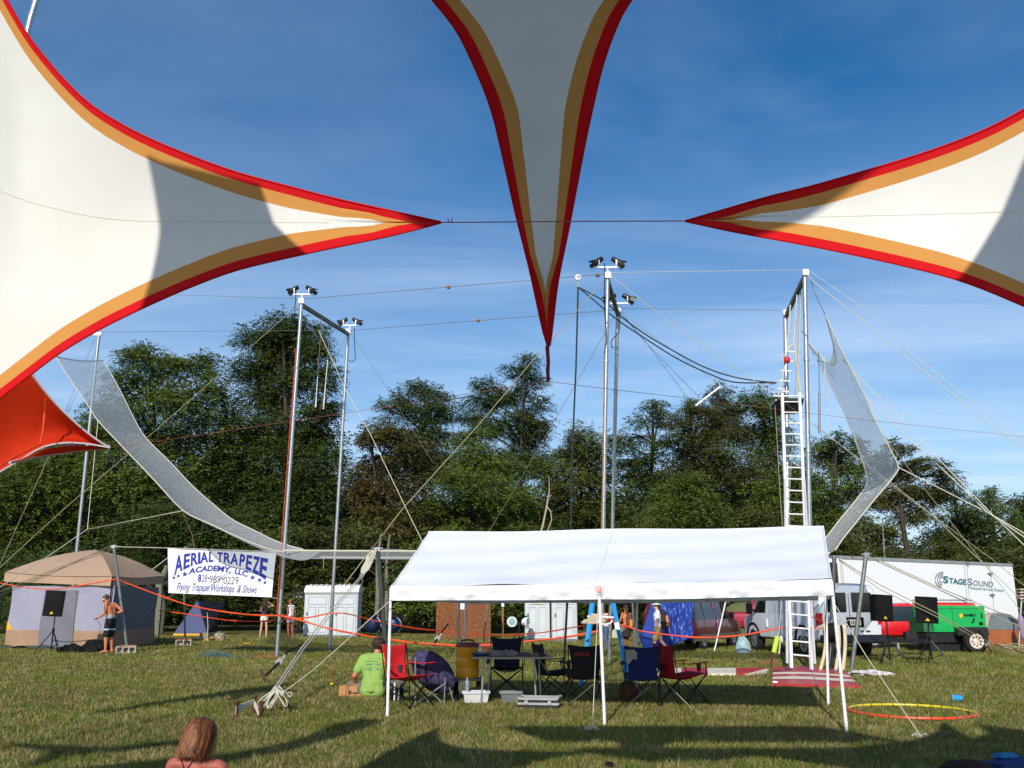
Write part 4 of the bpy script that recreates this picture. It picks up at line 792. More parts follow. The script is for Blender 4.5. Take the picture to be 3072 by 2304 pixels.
rb = MB(); rb.tube([P(1826, 1857, 24.45), P(1827, 1868, 24.45)], .13, 10); tag(rb.build('ribbon_wrap', ribbon_m), 'orange ribbon wound round the rear centre pole', 'ribbon', GB)
# ropes to near stakes
line('thick double white rope from the net end bundle to the near stakes, left strand', [(1088, 1722), (1000, 1822), (900, 1950), (826, 2062)], [24.5, 21.3, 17.4, 14.2], .019, rope_w)
line('thick double white rope from the net end bundle to the near stakes, right strand', [(1094, 1722), (1008, 1824), (908, 1952), (832, 2066)], [24.5, 21.3, 17.4, 14.2], .016, rope_w)
line('single rope from the canopy corner slanting down to the near stakes', [(1172, 1800), (1080, 1885), (940, 2010), (835, 2088), (792, 2118)], [13.5, 13.6, 13.9, 14.2, 14.1], .009, rope_w)
t = thing('furled_net_end', P(1110, 1690, 24.6), 'bunched white net end lashed to the dark post', 'net'); mb = MB()
for k in range(7):
    o = (k - 3) * .022; mb.tube([P(1128, 1650, 24.6) + Vector((o, 0, 0)), P(1117, 1668, 24.6) + Vector((o * 1.5 - .03, .03 * math.cos(k * 2), .05 * math.sin(k * 2.1))), P(1106, 1688, 24.6) + Vector((o * 1.1, 0, .03 * math.cos(k * 1.7))), P(1096, 1706, 24.6) + Vector((o * 1.3, 0, .02 * math.sin(k))), P(1086, 1724, 24.6) + Vector((o * .4, 0, 0))], [.016, .03, .022, .03, .014], 6)
mb.build('net_bundle', rope_w, t, smooth=True); mb = MB(); mb.tube([P(1088, 1720, 24.6), P(1084, 1732, 24.6)], .07, 8); mb.tube([P(1086, 1728, 24.5), P(1088, 1745, 24.5), P(1080, 1765, 24.5)], .016, 6); mb.build('lashing', galv_d, t)
for pts, lab in [([(1136, 1648), (1200, 1650), (1250, 1655)], 'front'), ([(1140, 1653), (1210, 1658), (1260, 1662)], 'rear')]:
    line(f'{lab} spreader tube running from the dark post to behind the canopy', pts, 24.8 if lab == 'front' else 26, .022, galv_d, cat='tube', name='spreader_tube')
line('banner rope from the tent post to the front left pole', [(341, 1640), (505, 1644), (700, 1650), (848, 1656)], [p1.y, 29.2, 28, 27.3], .016, rope_w)
for k, (yy, lab) in enumerate(((1645, 'upper'), (1652, 'middle'), (1640, 'lower'))):
    line(f'{lab} of three ropes falling left from the tent post to the left edge', [(336, yy - 2), (318, yy + 3), (160, 1708 + k * 5), (-60, 1800 + k * 7)], [p1.y, 30.3, 27, 24], .013, rope_y)
line('two faint ropes rising right of the tan tent towards the banner', [(455, 1710), (505, 1672), (560, 1640)], [33, 33, 33], .02, rope_w)
line('short white rope tied from the banner corner to the pole', [(815, 1792), (835, 1797)], [27.2, 27.2], .01, rope_w)
line('white rope dangling under the level net', [(970, 1664), (971, 1680), (970, 1705)], 28, .016, rope_w)
line('white rope hanging in front of the log rounds', [(622, 1838), (624, 1880), (621, 1915), (625, 1925)], 33, .018, rope_w)
line('ratchet wire from the left pole foot to a dark stake', [(882, 1910), (905, 1935), (925, 1950)], [38, 36, 35], .014, timber, cat='strap', name='strap')
GS = 'ratchet straps pegged into the grass'
def strap(lab, pts, dd):
    t = thing('ratchet_strap', G(pts[-1][0], pts[-1][1]), lab, 'strap', GS); mb = MB(); Q = [P(x, y, d) for (x, y), d in zip(pts, dd)]
    for a, b in zip(Q, Q[1:]): mb.bar(a, b, .045, .02)
    mb.build('webbing', black_p, t); mb = MB(); c = Q[len(Q) // 2]; mb.box(c, (.14, .07, .12), rot=Matrix.Rotation(R(-40), 3, 'Y')); mb.box(c + Vector((.08, 0, .08)), (.04, .06, .14), rot=Matrix.Rotation(R(30), 3, 'Y')); mb.build('ratchet', galv, t)
    mb = MB(); g = Q[-1]; mb.tube([Vector((g.x, g.y, 0)) + Vector((-.1, 0, .28)), Vector((g.x + .05, g.y, -.05))], .022, 7); mb.build('stake', mat('rusty_iron', (96, 60, 46), .8, .3, var=.3), t)
strap('black ratchet strap running from the front left pole to an iron stake', [(905, 1933), (860, 1958), (838, 1985), (820, 2005), (795, 2028)], [20.5, 20, 19.6, 19.3, 19.0])
strap('black ratchet strap staked in the grass behind the cooler', [(1345, 1872), (1328, 1892), (1312, 1915), (1300, 1938)], [27.5, 27, 26.5, 26])
strap('black ratchet strap staked near the log rounds', [(668, 1862), (660, 1885), (650, 1905), (643, 1920)], [37, 37, 37, 38])
strap('black strap from the right posts staked by the dome tent', [(2935, 1890), (2950, 1912), (2962, 1935), (2975, 1958)], [29.5, 29.5, 29.5, 29.2])
rust = MATS['rusty_iron']
def stake(px, py, h, lean, lab):
    g = G(px, py); mb = MB(); tp = g + Vector((lean, 0, h)); mb.tube([g + Vector((0, 0, -.05)), tp], .03, 8); mb.lathe([(.04, 0), (.045, .015), (.04, .035)], 10, c=tp); tag(mb.build('iron_stake', rust, smooth=True), lab, 'stake', 'rusty iron stakes holding the thick white ropes')
stake(707, 2155, .20, 0, 'left rusty stake with mushroom head wound with rope'); stake(760, 2140, .22, .0, 'middle rusty stake behind the others'); stake(775, 2156, .20, .03, 'right rusty stake in front of the coiled rope')
t = thing('rope_lashing', G(745, 2150), 'rope wound between the three rusty stakes', 'rope'); mb = MB()
for k in range(4):
    mb.tube([G(707, 2155) + Vector((0, -.03, .06 + .03 * k)), G(730, 2150) + Vector((0, 0, .12 + .02 * k)), G(762, 2142) + Vector((0, -.04, .16 + .015 * k))], .011, 5); mb.tube([G(763, 2142) + Vector((0, -.04, .18 - .02 * k)), G(772, 2150) + Vector((0, -.02, .13 - .02 * k)), G(776, 2156) + Vector((.0, -.04, .06 + .012 * k))], .011, 5)
mb.build('wrap', rope_w, t, smooth=True); mb = MB()
rc = random.Random(3)
for k in range(9):
    top = P(826 + rc.uniform(-8, 10), 2066 + rc.uniform(-6, 10), 14.2); lx = rc.uniform(-.20, .02) if k < 6 else rc.uniform(.08, .26); base = Vector((top.x + lx, top.y - .1 + rc.uniform(-.1, .1), rc.uniform(.02, .10) if k < 6 else rc.uniform(.0, .25)))
    w_ = rc.uniform(.02, .05); A = crv([tuple(q) for q in (top, top.lerp(base, .5) + Vector((-w_, 0, .03)), base + Vector((-w_ * .8, 0, .05)), base + Vector((w_ * .2, 0, 0)), base + Vector((w_, -.02, .06)), top.lerp(base, .4) + Vector((w_ * 1.1, 0, .02)), top + Vector((.01, 0, .02)))], 22)
    mb.tube([Vector(q) for q in A], .009, 5)
mb.build('coil', rope_w, t, smooth=True)
mb = MB(); mb.bar(P(840, 2072, 14.2), G(875, 2132), .025, .015); mb.bar(P(824, 2078, 14.2), G(790, 2125), .03, .02); mb.build('strap_end', black_p, t)
# canopy guy line stakes
line('white guy line dropping from the middle front leg of the canopy', [(1795, 1792), (1786, 1990), (1777, 2190)], [12.9, 12.6, gd(2192)], .007, rope_w)
line('white guy line from the right canopy corner out past the hoop', [(2488, 1786), (2600, 1970), (2765, 2212)], [12.1, 11.9, gd(2213)], .008, rope_w)
line('orange cord from the ladder rail to the corner post', [(2434, 1850), (2455, 1858), (2470, 1868)], [21, 18, 15.2], .010, ribbon_m, cat='cord')
line('thin guy line from the rear right leg across the shaded grass', [(1995, 2045), (2040, 2090), (2080, 2130)], [15.2, 14.8, gd(2131)], .006, rope_w)
line('rope tied between the leaning post and the corner post with hanging straps', [(2440, 1895), (2470, 1872), (2500, 1880), (2552, 1858)], [22, 22, 22, 22.5], .012, rope_w)
def knot(px, py, lab):
    g = G(px, py); mb = MB()
    for k in range(4): a = k * 1.7; mb.tube([g + Vector((.0, 0, .02)), g + Vector((.07 * math.cos(a), .07 * math.sin(a), .05)), g + Vector((.12 * math.cos(a + .6), .1 * math.sin(a + .6), .02)), g + Vector((.03, 0, .01))], .008, 5)
    tag(mb.build('peg_knot', rope_w, smooth=True), lab, 'knot')
knot(1772, 2192, 'tangle of white cord at the peg before the canopy'); knot(2762, 2213, 'white knotted peg right of the hula hoop')
# ------------------------------------------------------------------ lettered banner
TL, TR_, BL, BR_ = P(505, 1645, 29.2), P(828, 1653, 27.4), P(505, 1779, 29.1), P(815, 1792, 27.3)
def bn(u, v, off=0.0):   # v from bottom 0 to top 1
    a = BL.lerp(BR_, u); b = TL.lerp(TR_, u); q = a.lerp(b, v); nrm = (BR_ - BL).cross(TL - BL).normalized()
    if nrm.y > 0: nrm = -nrm
    rip = .022 * math.sin(u * 9 + v * 2.2) * (1 - .5 * v) + .012 * math.sin(u * 23 - v * 5)
    return q + nrm * (off + rip)
bt = thing('banner', (BL + BR_) / 2, 'white vinyl banner with blue AERIAL TRAPEZE lettering', 'banner')
mb = MB(); mb.grid(lambda u, v: bn(u, v), 48, 24); mb.build('vinyl_sheet', mat('white_vinyl', (236, 238, 244), .5, var=.02, transl=.12), bt, smooth=True, sharp=180)
blue = mat('blue_lettering', (44, 50, 158), .5, var=.03)
wf = lambda u, w: bn(u, w, .009)
mb = MB()
word = 'AERIAL'; xs = [.063, .150, .235, .290, .318, .392, .455]
# big arched word: tall outer letters, small inner ones
def arch(mb, letters, spans, top, bot, **k):
    for ch, (a, b) in zip(letters, spans): text_to(mb, ch, wf, a, b, bot((a + b) / 2), top((a + b) / 2), **k)
tops = lambda u: .925 - 1.0 * (abs(u - .42)) ** 2 * .95
bots = lambda u: .70 - 1.55 * (abs(u - .43)) ** 1.9
sp_ = [(.063, .145), (.155, .225), (.232, .292), (.290, .312), (.312, .385), (.388, .438)]
bdeep = lambda u: (.50 if u < .11 else .60) if u < .2 else .66
def skew_word(letters, spans, bot0, bot1, top0, top1, bold=.03):
    for ch, (a, b) in zip(letters, spans):
        w = lambda aa, bb, u, v, a=a, b=b: (u, (bot0(u) + bb * (top0(u) - bot0(u))))
        text_to(mb, ch, wf, a, b, 0, 1, bold=bold, warp=w)
botf = lambda u: .735 - (2.1 if u < .46 else 1.56) * abs(u - .46) ** 2
topf = lambda u: .945 - (.75 if u < .45 else .50) * abs(u - .45) ** 2
skew_word('AERIAL', [(.063, .147), (.155, .215), (.225, .292), (.291, .312), (.310, .385), (.392, .437)], botf, None, topf, None)
mb.build('title_word', blue, bt); mb = MB()
skew_word('TRAPEZE', [(.475, .53), (.540, .603), (.600, .672), (.685, .735), (.748, .800), (.806, .868), (.870, .935)], botf, None, topf, None)
mb.build('title_word', blue, bt)
mb = MB(); arcb = lambda u: .545 - (1.6 if u < .45 else 1.05) * (u - .45) ** 2; 
def arcline(body, u0, u1, h, bold, shear=0.15): 
    text_to(mb, body, wf, u0, u1, 0, 1, bold=bold, shear=shear, warp=lambda a, b, u, v: (u, arcb(u) - .02 + b * h))
arcline('ACADEMY,', .205, .608, .12, .03); mb.build('subtitle_word', blue, bt); mb = MB(); arcline('LLC', .645, .775, .12, .03); mb.build('subtitle_word', blue, bt)
def starshape(u, v, r):
    p = [wf(u + r * (1 if k % 2 == 0 else .4) * math.sin(math.pi * k / 5) * .42, v + r * (1 if k % 2 == 0 else .4) * math.cos(math.pi * k / 5)) for k in range(10)] ; c = wf(u, v); mb.add(p + [c], [(k, (k + 1) % 10, 10) for k in range(10)])
for u, v, r in [(.06, .345, .05), (.108, .385, .05), (.172, .43, .07), (.815, .41, .065), (.88, .36, .06), (.932, .31, .05)]: mb = MB(); starshape(u, v, r); mb.build('star', blue, bt)
mb = MB(); text_to(mb, '8', wf, .295, .325, .28, .44, bold=.03); mb.build('phone_digits', blue, bt)
for u_ in (.392, .522): mb = MB(); mb.add([wf(u_, .345), wf(u_ + .014, .345), wf(u_ + .014, .375), wf(u_, .375)], [(0, 1, 2, 3)]); mb.build('phone_dot', blue, bt)
mb = MB()
for w_, a_, b_, c_, d_ in (('28', .330, .385, .275, .43), ('989', .410, .512, .265, .42), ('0229', .540, .690, .245, .41)): mb = MB(); text_to(mb, w_, wf, a_, b_, c_, d_, bold=-.012, shear=.1); mb.build('phone_digits', mat('dark_outline', (60, 62, 74), .6), bt)
mb = MB(); #text_to(mb, '28', wf, .330, .385, .275, .43, bold=-.012, shear=.1); text_to(mb, '989', wf, .410, .512, .265, .42, bold=-.012, shear=.1); text_to(mb, '0229', wf, .540, .690, .245, .41, bold=-.012, shear=.1); mb.build('phone_outline', mat('dark_outline', (60, 62, 74), .6), bt)
mb = MB(); 
for body, a, b in (('Flying', .095, .222), ('Trapeze', .245, .410), ('Workshops', .430, .655), ('& Shows', .680, .868)): mb = MB(); text_to(mb, body, wf, a, b, .075, .235, shear=.45, bold=.0); mb.build('tagline_word', mat('blue_script', (72, 68, 150), .6), bt)
# ------------------------------------------------------------------ tan cabin tent
b0 = gd(1942)
A = Vector((P(15, 1938, 33.5).x, 33.5, 0)); Bc = Vector((P(325, 1950, 32).x, 32.0, 0)); Cc = Vector((P(460, 1930, 36.5).x, 36.5, 0)); Dc = A + (Cc - Bc)
tt = thing('cabin_tent', A, 'tan roofed cabin tent with lavender grey walls and arched windows', 'tent')
hgt = 2.15
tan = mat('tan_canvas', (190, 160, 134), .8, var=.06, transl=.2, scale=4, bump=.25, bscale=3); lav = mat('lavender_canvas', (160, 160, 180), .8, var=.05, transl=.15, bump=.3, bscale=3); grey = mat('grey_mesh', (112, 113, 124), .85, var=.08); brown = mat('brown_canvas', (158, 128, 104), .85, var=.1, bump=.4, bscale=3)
def wallf(a, b, bow=.0):
    n = Vector((b - a).cross(Vector((0, 0, 1)))).normalized()
    if n.y > 0: n = -n
    return lambda u, z, o=0.0: a.lerp(b, u) + n * (o + bow * math.sin(math.pi * u) + .03 * math.sin(u * 17 + z * 3)) + Vector((0, 0, z))
w1 = wallf(A, Bc); w2 = wallf(Bc, Cc)
def wall_patch(w, u0, u1, z0, z1, m, name, off=0.0, arch=False):
    mb = MB()
    if arch:
        n = 16; top = []
        for k in range(n + 1):
            u = u0 + (u1 - u0) * k / n; h = z0 + (z1 - z0) * math.sqrt(max(0, 1 - (2 * k / n - 1) ** 2)) ** .8; top.append((u, h))
        rws = 8; vs = [w(u, z0 + (h - z0) * j / rws, off) for j in range(rws + 1) for u, h in top]; mb.add(vs, [(j * (n + 1) + k, j * (n + 1) + k + 1, (j + 1) * (n + 1) + k + 1, (j + 1) * (n + 1) + k) for j in range(rws) for k in range(n)])
    else: mb.grid(lambda u, v: w(u0 + (u1 - u0) * u, z0 + (z1 - z0) * v, off), 14, 8)
    return mb.build(name, m, tt, smooth=True, sharp=180)
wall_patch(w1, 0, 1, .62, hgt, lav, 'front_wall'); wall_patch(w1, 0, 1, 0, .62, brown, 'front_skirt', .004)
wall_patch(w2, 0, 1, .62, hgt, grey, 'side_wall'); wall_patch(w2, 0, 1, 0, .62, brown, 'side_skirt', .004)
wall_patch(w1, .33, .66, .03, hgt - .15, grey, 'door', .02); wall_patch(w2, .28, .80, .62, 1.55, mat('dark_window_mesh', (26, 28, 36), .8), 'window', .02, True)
mb = MB(); mb.tube([w1(.655, z, .03) + Vector((-.12 * (max(0, z - 1.2)) ** 2, 0, 0)) for z in np.linspace(.02, 1.95, 12)], .02, 6); mb.build('door_zip', mat('sage_trim', (120, 130, 100), .8), tt)
mb = MB(); mb.add([w1(0, .62, .01), w1(.06, .62, .01), w1(0, .95, .01)], [(0, 1, 2)]); mb.build('yellow_patch', mat('yellow_cloth', (226, 170, 40), .8), tt)
apex = P(284, 1649, 35.5); e = .32
Rz = hgt + .06; cor = [A + Vector((-.05, -.15, Rz)), Bc + Vector((.05, -.15, Rz - .12)), Cc + Vector((.45, 0, Rz - .12)), Dc + Vector((0, .2, Rz))]
cor[0] = P(15, 1716, 33.4); cor[1] = P(336, 1728, 31.9); cor[2] = P(491, 1726, 36.6); cor[3] = cor[0] + (cor[2] - cor[1])
mb = MB()
for i in range(4):
    a, b = cor[i], cor[(i + 1) % 4]; nn = 8; rws = 6
    vs = []
    for j in range(rws + 1):
        f = j / rws
        for k in range(nn + 1):
            q = a.lerp(b, k / nn); p = q.lerp(apex, f); p.z = q.z + (apex.z - q.z) * (f + .16 * math.sin(math.pi * f)) - .07 * math.sin(math.pi * k / nn) * (1 - f); vs.append(p)
    mb.add(vs, [(j * (nn + 1) + k, j * (nn + 1) + k + 1, (j + 1) * (nn + 1) + k + 1, (j + 1) * (nn + 1) + k) for j in range(rws) for k in range(nn)])
mb.build('roof', tan, tt, smooth=True, sharp=40)
mb = MB()
for i in range(4):
    a, b = cor[i], cor[(i + 1) % 4]; n_ = (b - a).cross(Vector((0, 0, 1))).normalized()
    mb.grid(lambda u, v: a.lerp(b, u) + Vector((0, 0, -.02 - .32 * v - .07 * math.sin(math.pi * u) * (1 - v))) + n_ * .03 * math.sin(u * 14) * v, 16, 3)
mb.build('valance', tan, tt, smooth=True, sharp=40)
for c in (cor[2], cor[1], cor[0]):
    mb = MB(); mb.tube([Vector((c.x, c.y + .05, 0)), c + Vector((0, .05, -.05))], .025, 6); mb.build('leg', black_m, tt)
mb = MB(); mb.add([apex + Vector((.0, -.2, -.02)), apex + Vector((.35, -.25, -.2)), apex + Vector((-.05, -.35, -.18))], [(0, 1, 2)]); mb.build('roof_vent', mat('brown_vent', (110, 84, 66), .8), tt)
g1 = Vector((P(120, 1940, 32.4).x, 32.6, 0)); mb = MB(); mb.grid(lambda u, v: Vector((A.x - .2 + 3.2 * u, 32.9 - .5 * v + .2 * math.sin(u * 7), .03 + .09 * max(0, math.sin(u * 12 + v * 3)))), 30, 6); tag(mb.build('ground_sheet', mat('dark_green_sheet', (58, 74, 66), .7, bump=.4, bscale=5), smooth=True, sharp=180), 'crumpled dark green groundsheet along the foot of the tan tent', 'groundsheet')
def lump(c, r, m, label, cat, name, seed=1, amp=.25, n=26):
    rr = random.Random(seed); ph = [(rr.uniform(1, 4), rr.uniform(1, 4), rr.uniform(0, 6)) for _ in range(5)]
    mb = MB(); vs = []; M_ = n // 2
    def pt(u, v):
        th, a = math.pi * (1 - v) * .5, 2 * math.pi * u; q = Vector((math.sin(th) * math.cos(a), math.sin(th) * math.sin(a), math.cos(th)))
        k = 1 + amp * sum(math.sin(q.x * 3 * p + q.y * 3 * s + q.z * 3 + t_) for p, s, t_ in ph) / 3
        return Vector(c) + Vector((q.x * r[0] * k, q.y * r[1] * k, max(.0, q.z * r[2] * k) + .01))
    mb.grid(pt, n, M_); return tag(mb.build(name, m, smooth=True, sharp=180), label, cat)
lump(G(285, 1957) , (.48, .28, .36), black_p, 'black duffel bag heaped at the feet of the shirtless man', 'bag', 'duffel_bag', 2); lump(G(215, 1958), (.42, .25, .24), black_p, 'smaller black bag between the speaker stand and the duffel bag', 'bag', 'duffel_bag', 5)
# far small tents and toilets
def dome(label, x0, x1, ytop, ybase, m1, m2, split, d=None, name='dome_tent'):
    b = gd(ybase) if d is None else d; a, c = P(x0, ybase, b), P(x1, ybase, b); w = (c.x - a.x); h = P(0, ytop, b).z; ctr = Vector(((a.x + c.x) / 2, b + w * .4, 0)); t = thing(name, ctr, label, 'tent')
    def pt(u, v): a_ = 2 * math.pi * u; r_ = math.cos(v * math.pi / 2) ** .75 * (1 - .1 * abs(math.sin(2 * a_)));  return ctr + Vector((math.cos(a_) * r_ * w / 2, math.sin(a_) * r_ * w * .4, h * math.sin(v * math.pi / 2)))
    for nm, m, v0, v1 in (('fly', m1, split, 1), ('lower_panel', m2, 0, split)):
        mb = MB(); mb.grid(lambda u, v: pt(u, v0 + (v1 - v0) * v), 24, 6); mb.build(nm, m, t, smooth=True, sharp=40)
    return t, pt, ctr, w, h
t, pt, ctr, w, h = dome('grey and tan dome tent with brown lower panels at the right edge', 2950, 3130, 1838, 1955, mat('tan_fly', (176, 160, 142), .8, var=.1), mat('brown_panel', (150, 84, 40), .8, var=.1), .33, d=34)
mb = MB(); mb.grid(lambda u, v: pt(.62 + .24 * u, .33 + .5 * v) + Vector((0, -.02, 0)), 8, 6); mb.build('grey_fly_panel', mat('slate_fly', (98, 108, 112), .8), t, smooth=True, sharp=180)
# blue dome tent behind the banner
t = thing('ridge_tent', P(590, 1880, 46), 'pale blue tent with a yellow lower edge, under the banner', 'tent'); bse = 44.5
mb = MB(); f0, f1, ap, bk = P(523, 1875, bse), P(622, 1878, bse), P(592, 1802, bse + 1), P(650, 1872, bse + 3)
f0.z = f1.z = bk.z = .12; mb.add([f0, f1, ap, bk, ap + Vector((.6, 2.5, -.1))], [(0, 1, 2), (1, 3, 4, 2)]); mb.build('fly', mat('blue_fly', (74, 80, 116), .8, var=.06), t, smooth=False)
mb = MB(); mb.bar(f0 + Vector((0, -.02, -.05)), f1 + Vector((0, -.02, -.05)), .03, .1); mb.build('yellow_hem', mat('yellow_cloth', (226, 170, 40)), t); mb = MB(); mb.add([f1 + Vector((.05, 0, .0)), bk, ap + Vector((.65, 2.4, -.1)), ap + Vector((.1, -.02, 0))], [(0, 1, 2, 3)]); mb.build('shadow_side', mat('shaded_blue_fly', (40, 42, 60)), t)  # shade on the tent's right side is put in as a darker blue face
plas = mat('grey_toilet_plastic', (196, 202, 206), .5, var=.05, scale=3, bump=.1, bscale=6); plasd = mat('grey_toilet_recess', (150, 156, 160), .5, var=.04); plasr = mat('white_toilet_roof', (236, 236, 230), .5, var=.03, transl=.1)
def toilet(label, xl, xr, yb, ytop=1750, poster=False, roof=True, yaw=0.0, door=True):
    b = gd(yb); l, r_ = P(xl, yb, b).x, P(xr, yb, b).x; w = r_ - l; h = 2.02; M = Matrix.Translation(Vector((l, b, 0))) @ Matrix.Rotation(R(yaw), 4, 'Z'); dp = 1.15
    t = thing('portable_toilet', M.translation, label, 'portable toilet', 'grey portable toilets')
    mb = MB(M); mb.box((w / 2, dp / 2, h / 2 + .06), (w, dp, h), bev=.03); mb.build('body', plas, t)
    mb = MB(M); mb.box((w / 2, dp / 2, .05), (w + .06, dp + .06, .1)); mb.build('skid', mat('dark_skid', (110, 114, 118), .7), t)
    mb = MB(M); n = 9
    prof = [(-.06, 2.02), (-.07, 2.10), (.12, 2.28), (.3, 2.36), (dp / 2, 2.38), (dp - .3, 2.36), (dp + .05, 2.1), (dp + .05, 2.02)]
    mb.prism([(-.03, y, z) for y, z in prof], (w + .06, 0, 0)); 
    for k in range(1, 5): mb.box((w * k / 5, dp * .45, 2.395), (.05, dp * .8, .03))
    mb.build('roof', plasr, t, smooth=True, sharp=30)
    mb = MB(M); mb.box((w / 2, -.008, 1.97), (w * .92, .02, .09)); mb.build('vent_screen', plasd, t)
    mb = MB(M); mb.box((w / 2, -.02, 1.0), (w * .86, .03, 1.82), bev=.012)
    db = mb.build('door', plas, t)
    mb = MB(M)
    def ring(x0, x1, z0, z1, tk=.022):
        for (a_, b_) in (((x0, z0), (x1, z0)), ((x1, z0), (x1, z1)), ((x1, z1), (x0, z1)), ((x0, z1), (x0, z0))): mb.bar((a_[0], -.042, a_[1]), (b_[0], -.042, b_[1]), .018, tk)
    ring(w * .16, w * .84, 1.48, 1.82); ring(w * .16, w * .44, .2, 1.36); ring(w * .56, w * .84, .2, 1.36); mb.build('moulding', plasd, db)
    mb = MB(M); mb.box((w * .12, -.05, 1.05), (.05, .04, .14)); mb.build('latch', mat('dark_latch', (90, 92, 96)), db)
    if poster:
        cols = [(210, 120, 90), (90, 150, 200), (240, 220, 80), (120, 190, 120)]
        mb = MB(M); mb.box((w * .52, -.062, 1.66), (w * .42, .006, .3)); mb.build('poster', mat('pale_poster', (226, 216, 190)), t)
        for k in range(9):
            mb = MB(M); mb.box((w * (.36 + .04 * k), -.068, 1.56 + .09 * ((k * 7) % 3)), (w * .05, .004, .07)); mb.build('poster_patch', mat('poster_colour_%d' % (k % 4), cols[k % 4]), t)
    return t
toilet('portable toilet left of the pair behind the rig poles, with white ribbed roof', 908, 988, 1910); toilet('portable toilet right of the left pair, beside the dark woods', 997, 1070, 1912)
toilet('portable toilet turned side on behind the woman in the white top', 876, 922, 1897, yaw=18)
toilet('portable toilet with a colourful poster on its door', 1575, 1650, 1922, poster=True); toilet('plain portable toilet right of the one with the poster', 1657, 1733, 1924)
# wooden screen
b = gd(1918); ft = thing('wooden_fence', P(1390, 1918, b), 'reddish brown stockade fence panel behind the canopy', 'fence'); xl, xr = P(1307, 1918, b).x, P(1472, 1918, b).x; n = 30; pm = mat('cedar_slats', (128, 78, 44), .85, var=.35, scale=9, bump=.3, bscale=8, attr=None)
mb = MB()
for k in range(n):
    x = xl + (xr - xl) * (k + .5) / n; w = (xr - xl) / n * .88; hh = 2.03 + random.uniform(-.03, .03); y = b + random.uniform(-.006, .006)
    mb.prism([(x - w / 2, y, .02), (x + w / 2, y, .02), (x + w / 2, y, hh - .08), (x + w * .15, y, hh), (x - w * .15, y, hh), (x - w / 2, y, hh - .08)], (0, .02, 0))
mb.build('slats', pm, ft); mb = MB()
for z in (.4, 1.1, 1.75): mb.box(((xl + xr) / 2, b + .05, z), (xr - xl, .05, .08))
mb.build('rail', timber, ft); mb = MB(); mb.box((P(1383, 1820, b).x, b - .02, P(0, 1819, b).z), (.3, .01, .26)); tag(mb.build('paper_notice', mat('paper', (232, 232, 228))), 'white paper notice pinned on the wooden fence panel', 'notice')
b = G(1508, 1912); mb = MB(); mb.box(b + Vector((0, 0, .9)), (.08, .08, 1.8)); sp2 = thing('sign_post', b, 'thin wooden post with a small white box right of the fence panel', 'post'); mb.build('stake', timber, sp2); mb = MB(); mb.box(b + Vector((0, -.06, 1.55)), (.13, .06, .35)); mb.build('white_box', white_metal, sp2)
# dark red and grey shapes parked in the shade
t = thing('parked_car', Vector((P(1248, 1870, 50).x, 50.5, 0)), 'dark red car in deep shade left of the wooden fence', 'car'); c = ORG[t.name]
mb = MB(Matrix.Translation(c)); mb.prism([(-2.1, -.8, .35), (2.1, -.8, .35), (2.1, -.8, .85), (1.3, -.8, .95), (.7, -.7, 1.42), (-.9, -.7, 1.45), (-1.5, -.8, .98), (-2.1, -.8, .9)], (0, 1.5, 0)); mb.build('body', mat('dark_red_paint', (58, 12, 18), .35, coat=.5), t); mb = MB(Matrix.Translation(c)); mb.prism([(-.8, -.81, 1.0), (.9, -.81, 1.0), (.6, -.75, 1.36), (-.75, -.75, 1.36)], (0, .02, 0)); mb.build('window', mat('car_glass', (30, 36, 40), .1), t)
for x in (-1.3, 1.3): mb = MB(Matrix.Translation(c)); mb.lathe([(.3, -.1), (.32, 0), (.3, .1)], 16, c=(x, -.76, .33), axis='y'); mb.build('wheel', black_p, t)
# floodlights
def flood_stand(label, bx, by, lamps, barw, col, facing, hz):
    b = G(bx, by); t = thing('light_stand', b, label, 'light stand', 'portable floodlight stands'); mb = MB(); mb.tube([b, b + Vector((0, 0, hz))], .03, 8); mb.build('pole', col, t)
    mb = MB(); mb.box(b + Vector((0, 0, hz)), (barw, .06, .06)); mb.build('crossbar', col, t); mb = MB()
    for a in (.5, 2.6, 4.7): mb.tube([b + Vector((0, 0, .35)), b + Vector((.45 * math.cos(a), .45 * math.sin(a), 0))], .02, 6)
    mb.build('leg', col, t); return t, b
navy = mat('navy_enamel', (34, 52, 96), .35, .1)
t1, b1 = flood_stand('floodlight stand with two white rimmed round lamps before the poster toilet', 1557, 1925, 2, .8, black_m, 1, .75)
def round_lamp(c, label, yaw, shell, rim, s_=1.0):
    t = thing('round_floodlight', c, label, 'floodlight', 'round floodlights on stands'); M = Matrix.Translation(c + Vector((0, 0, .26))) @ Matrix.Rotation(R(yaw), 4, 'Z') @ Matrix.Scale(s_, 4)
    mb = MB(M); mb.lathe([(.05, .16), (.14, .13), (.19, .02), (.2, -.06)], 18, axis='y'); mb.build('shell', shell, t, smooth=True)
    mb = MB(M); mb.lathe([(.2, -.05), (.215, -.07), (.2, -.11), (.155, -.11), (.155, -.08)], 18, axis='y'); mb.build('rim', rim, t, smooth=True); mb = MB(M); mb.lathe([(.001, -.095), (.155, -.09)], 18, axis='y'); mb.build('lens', mat('frosted_lens', (150, 176, 176), .15), t)
    mb = MB(M); mb.tube([(-.22, 0, 0), (-.22, 0, -.24), (.22, 0, -.24), (.22, 0, 0)], .014, 6); mb.box((0, 0, .23), (.18, .14, .06)); mb.build('bracket', black_m, t)
wr = mat('white_rim', (226, 232, 234), .4)
round_lamp(P(1536, 1885, b1.y) , 'left white rimmed floodlight facing the camera', 0, wr, wr, 1.0); round_lamp(P(1578, 1886, b1.y), 'right white rimmed floodlight turned to the right', 60, wr, wr, 1.0)
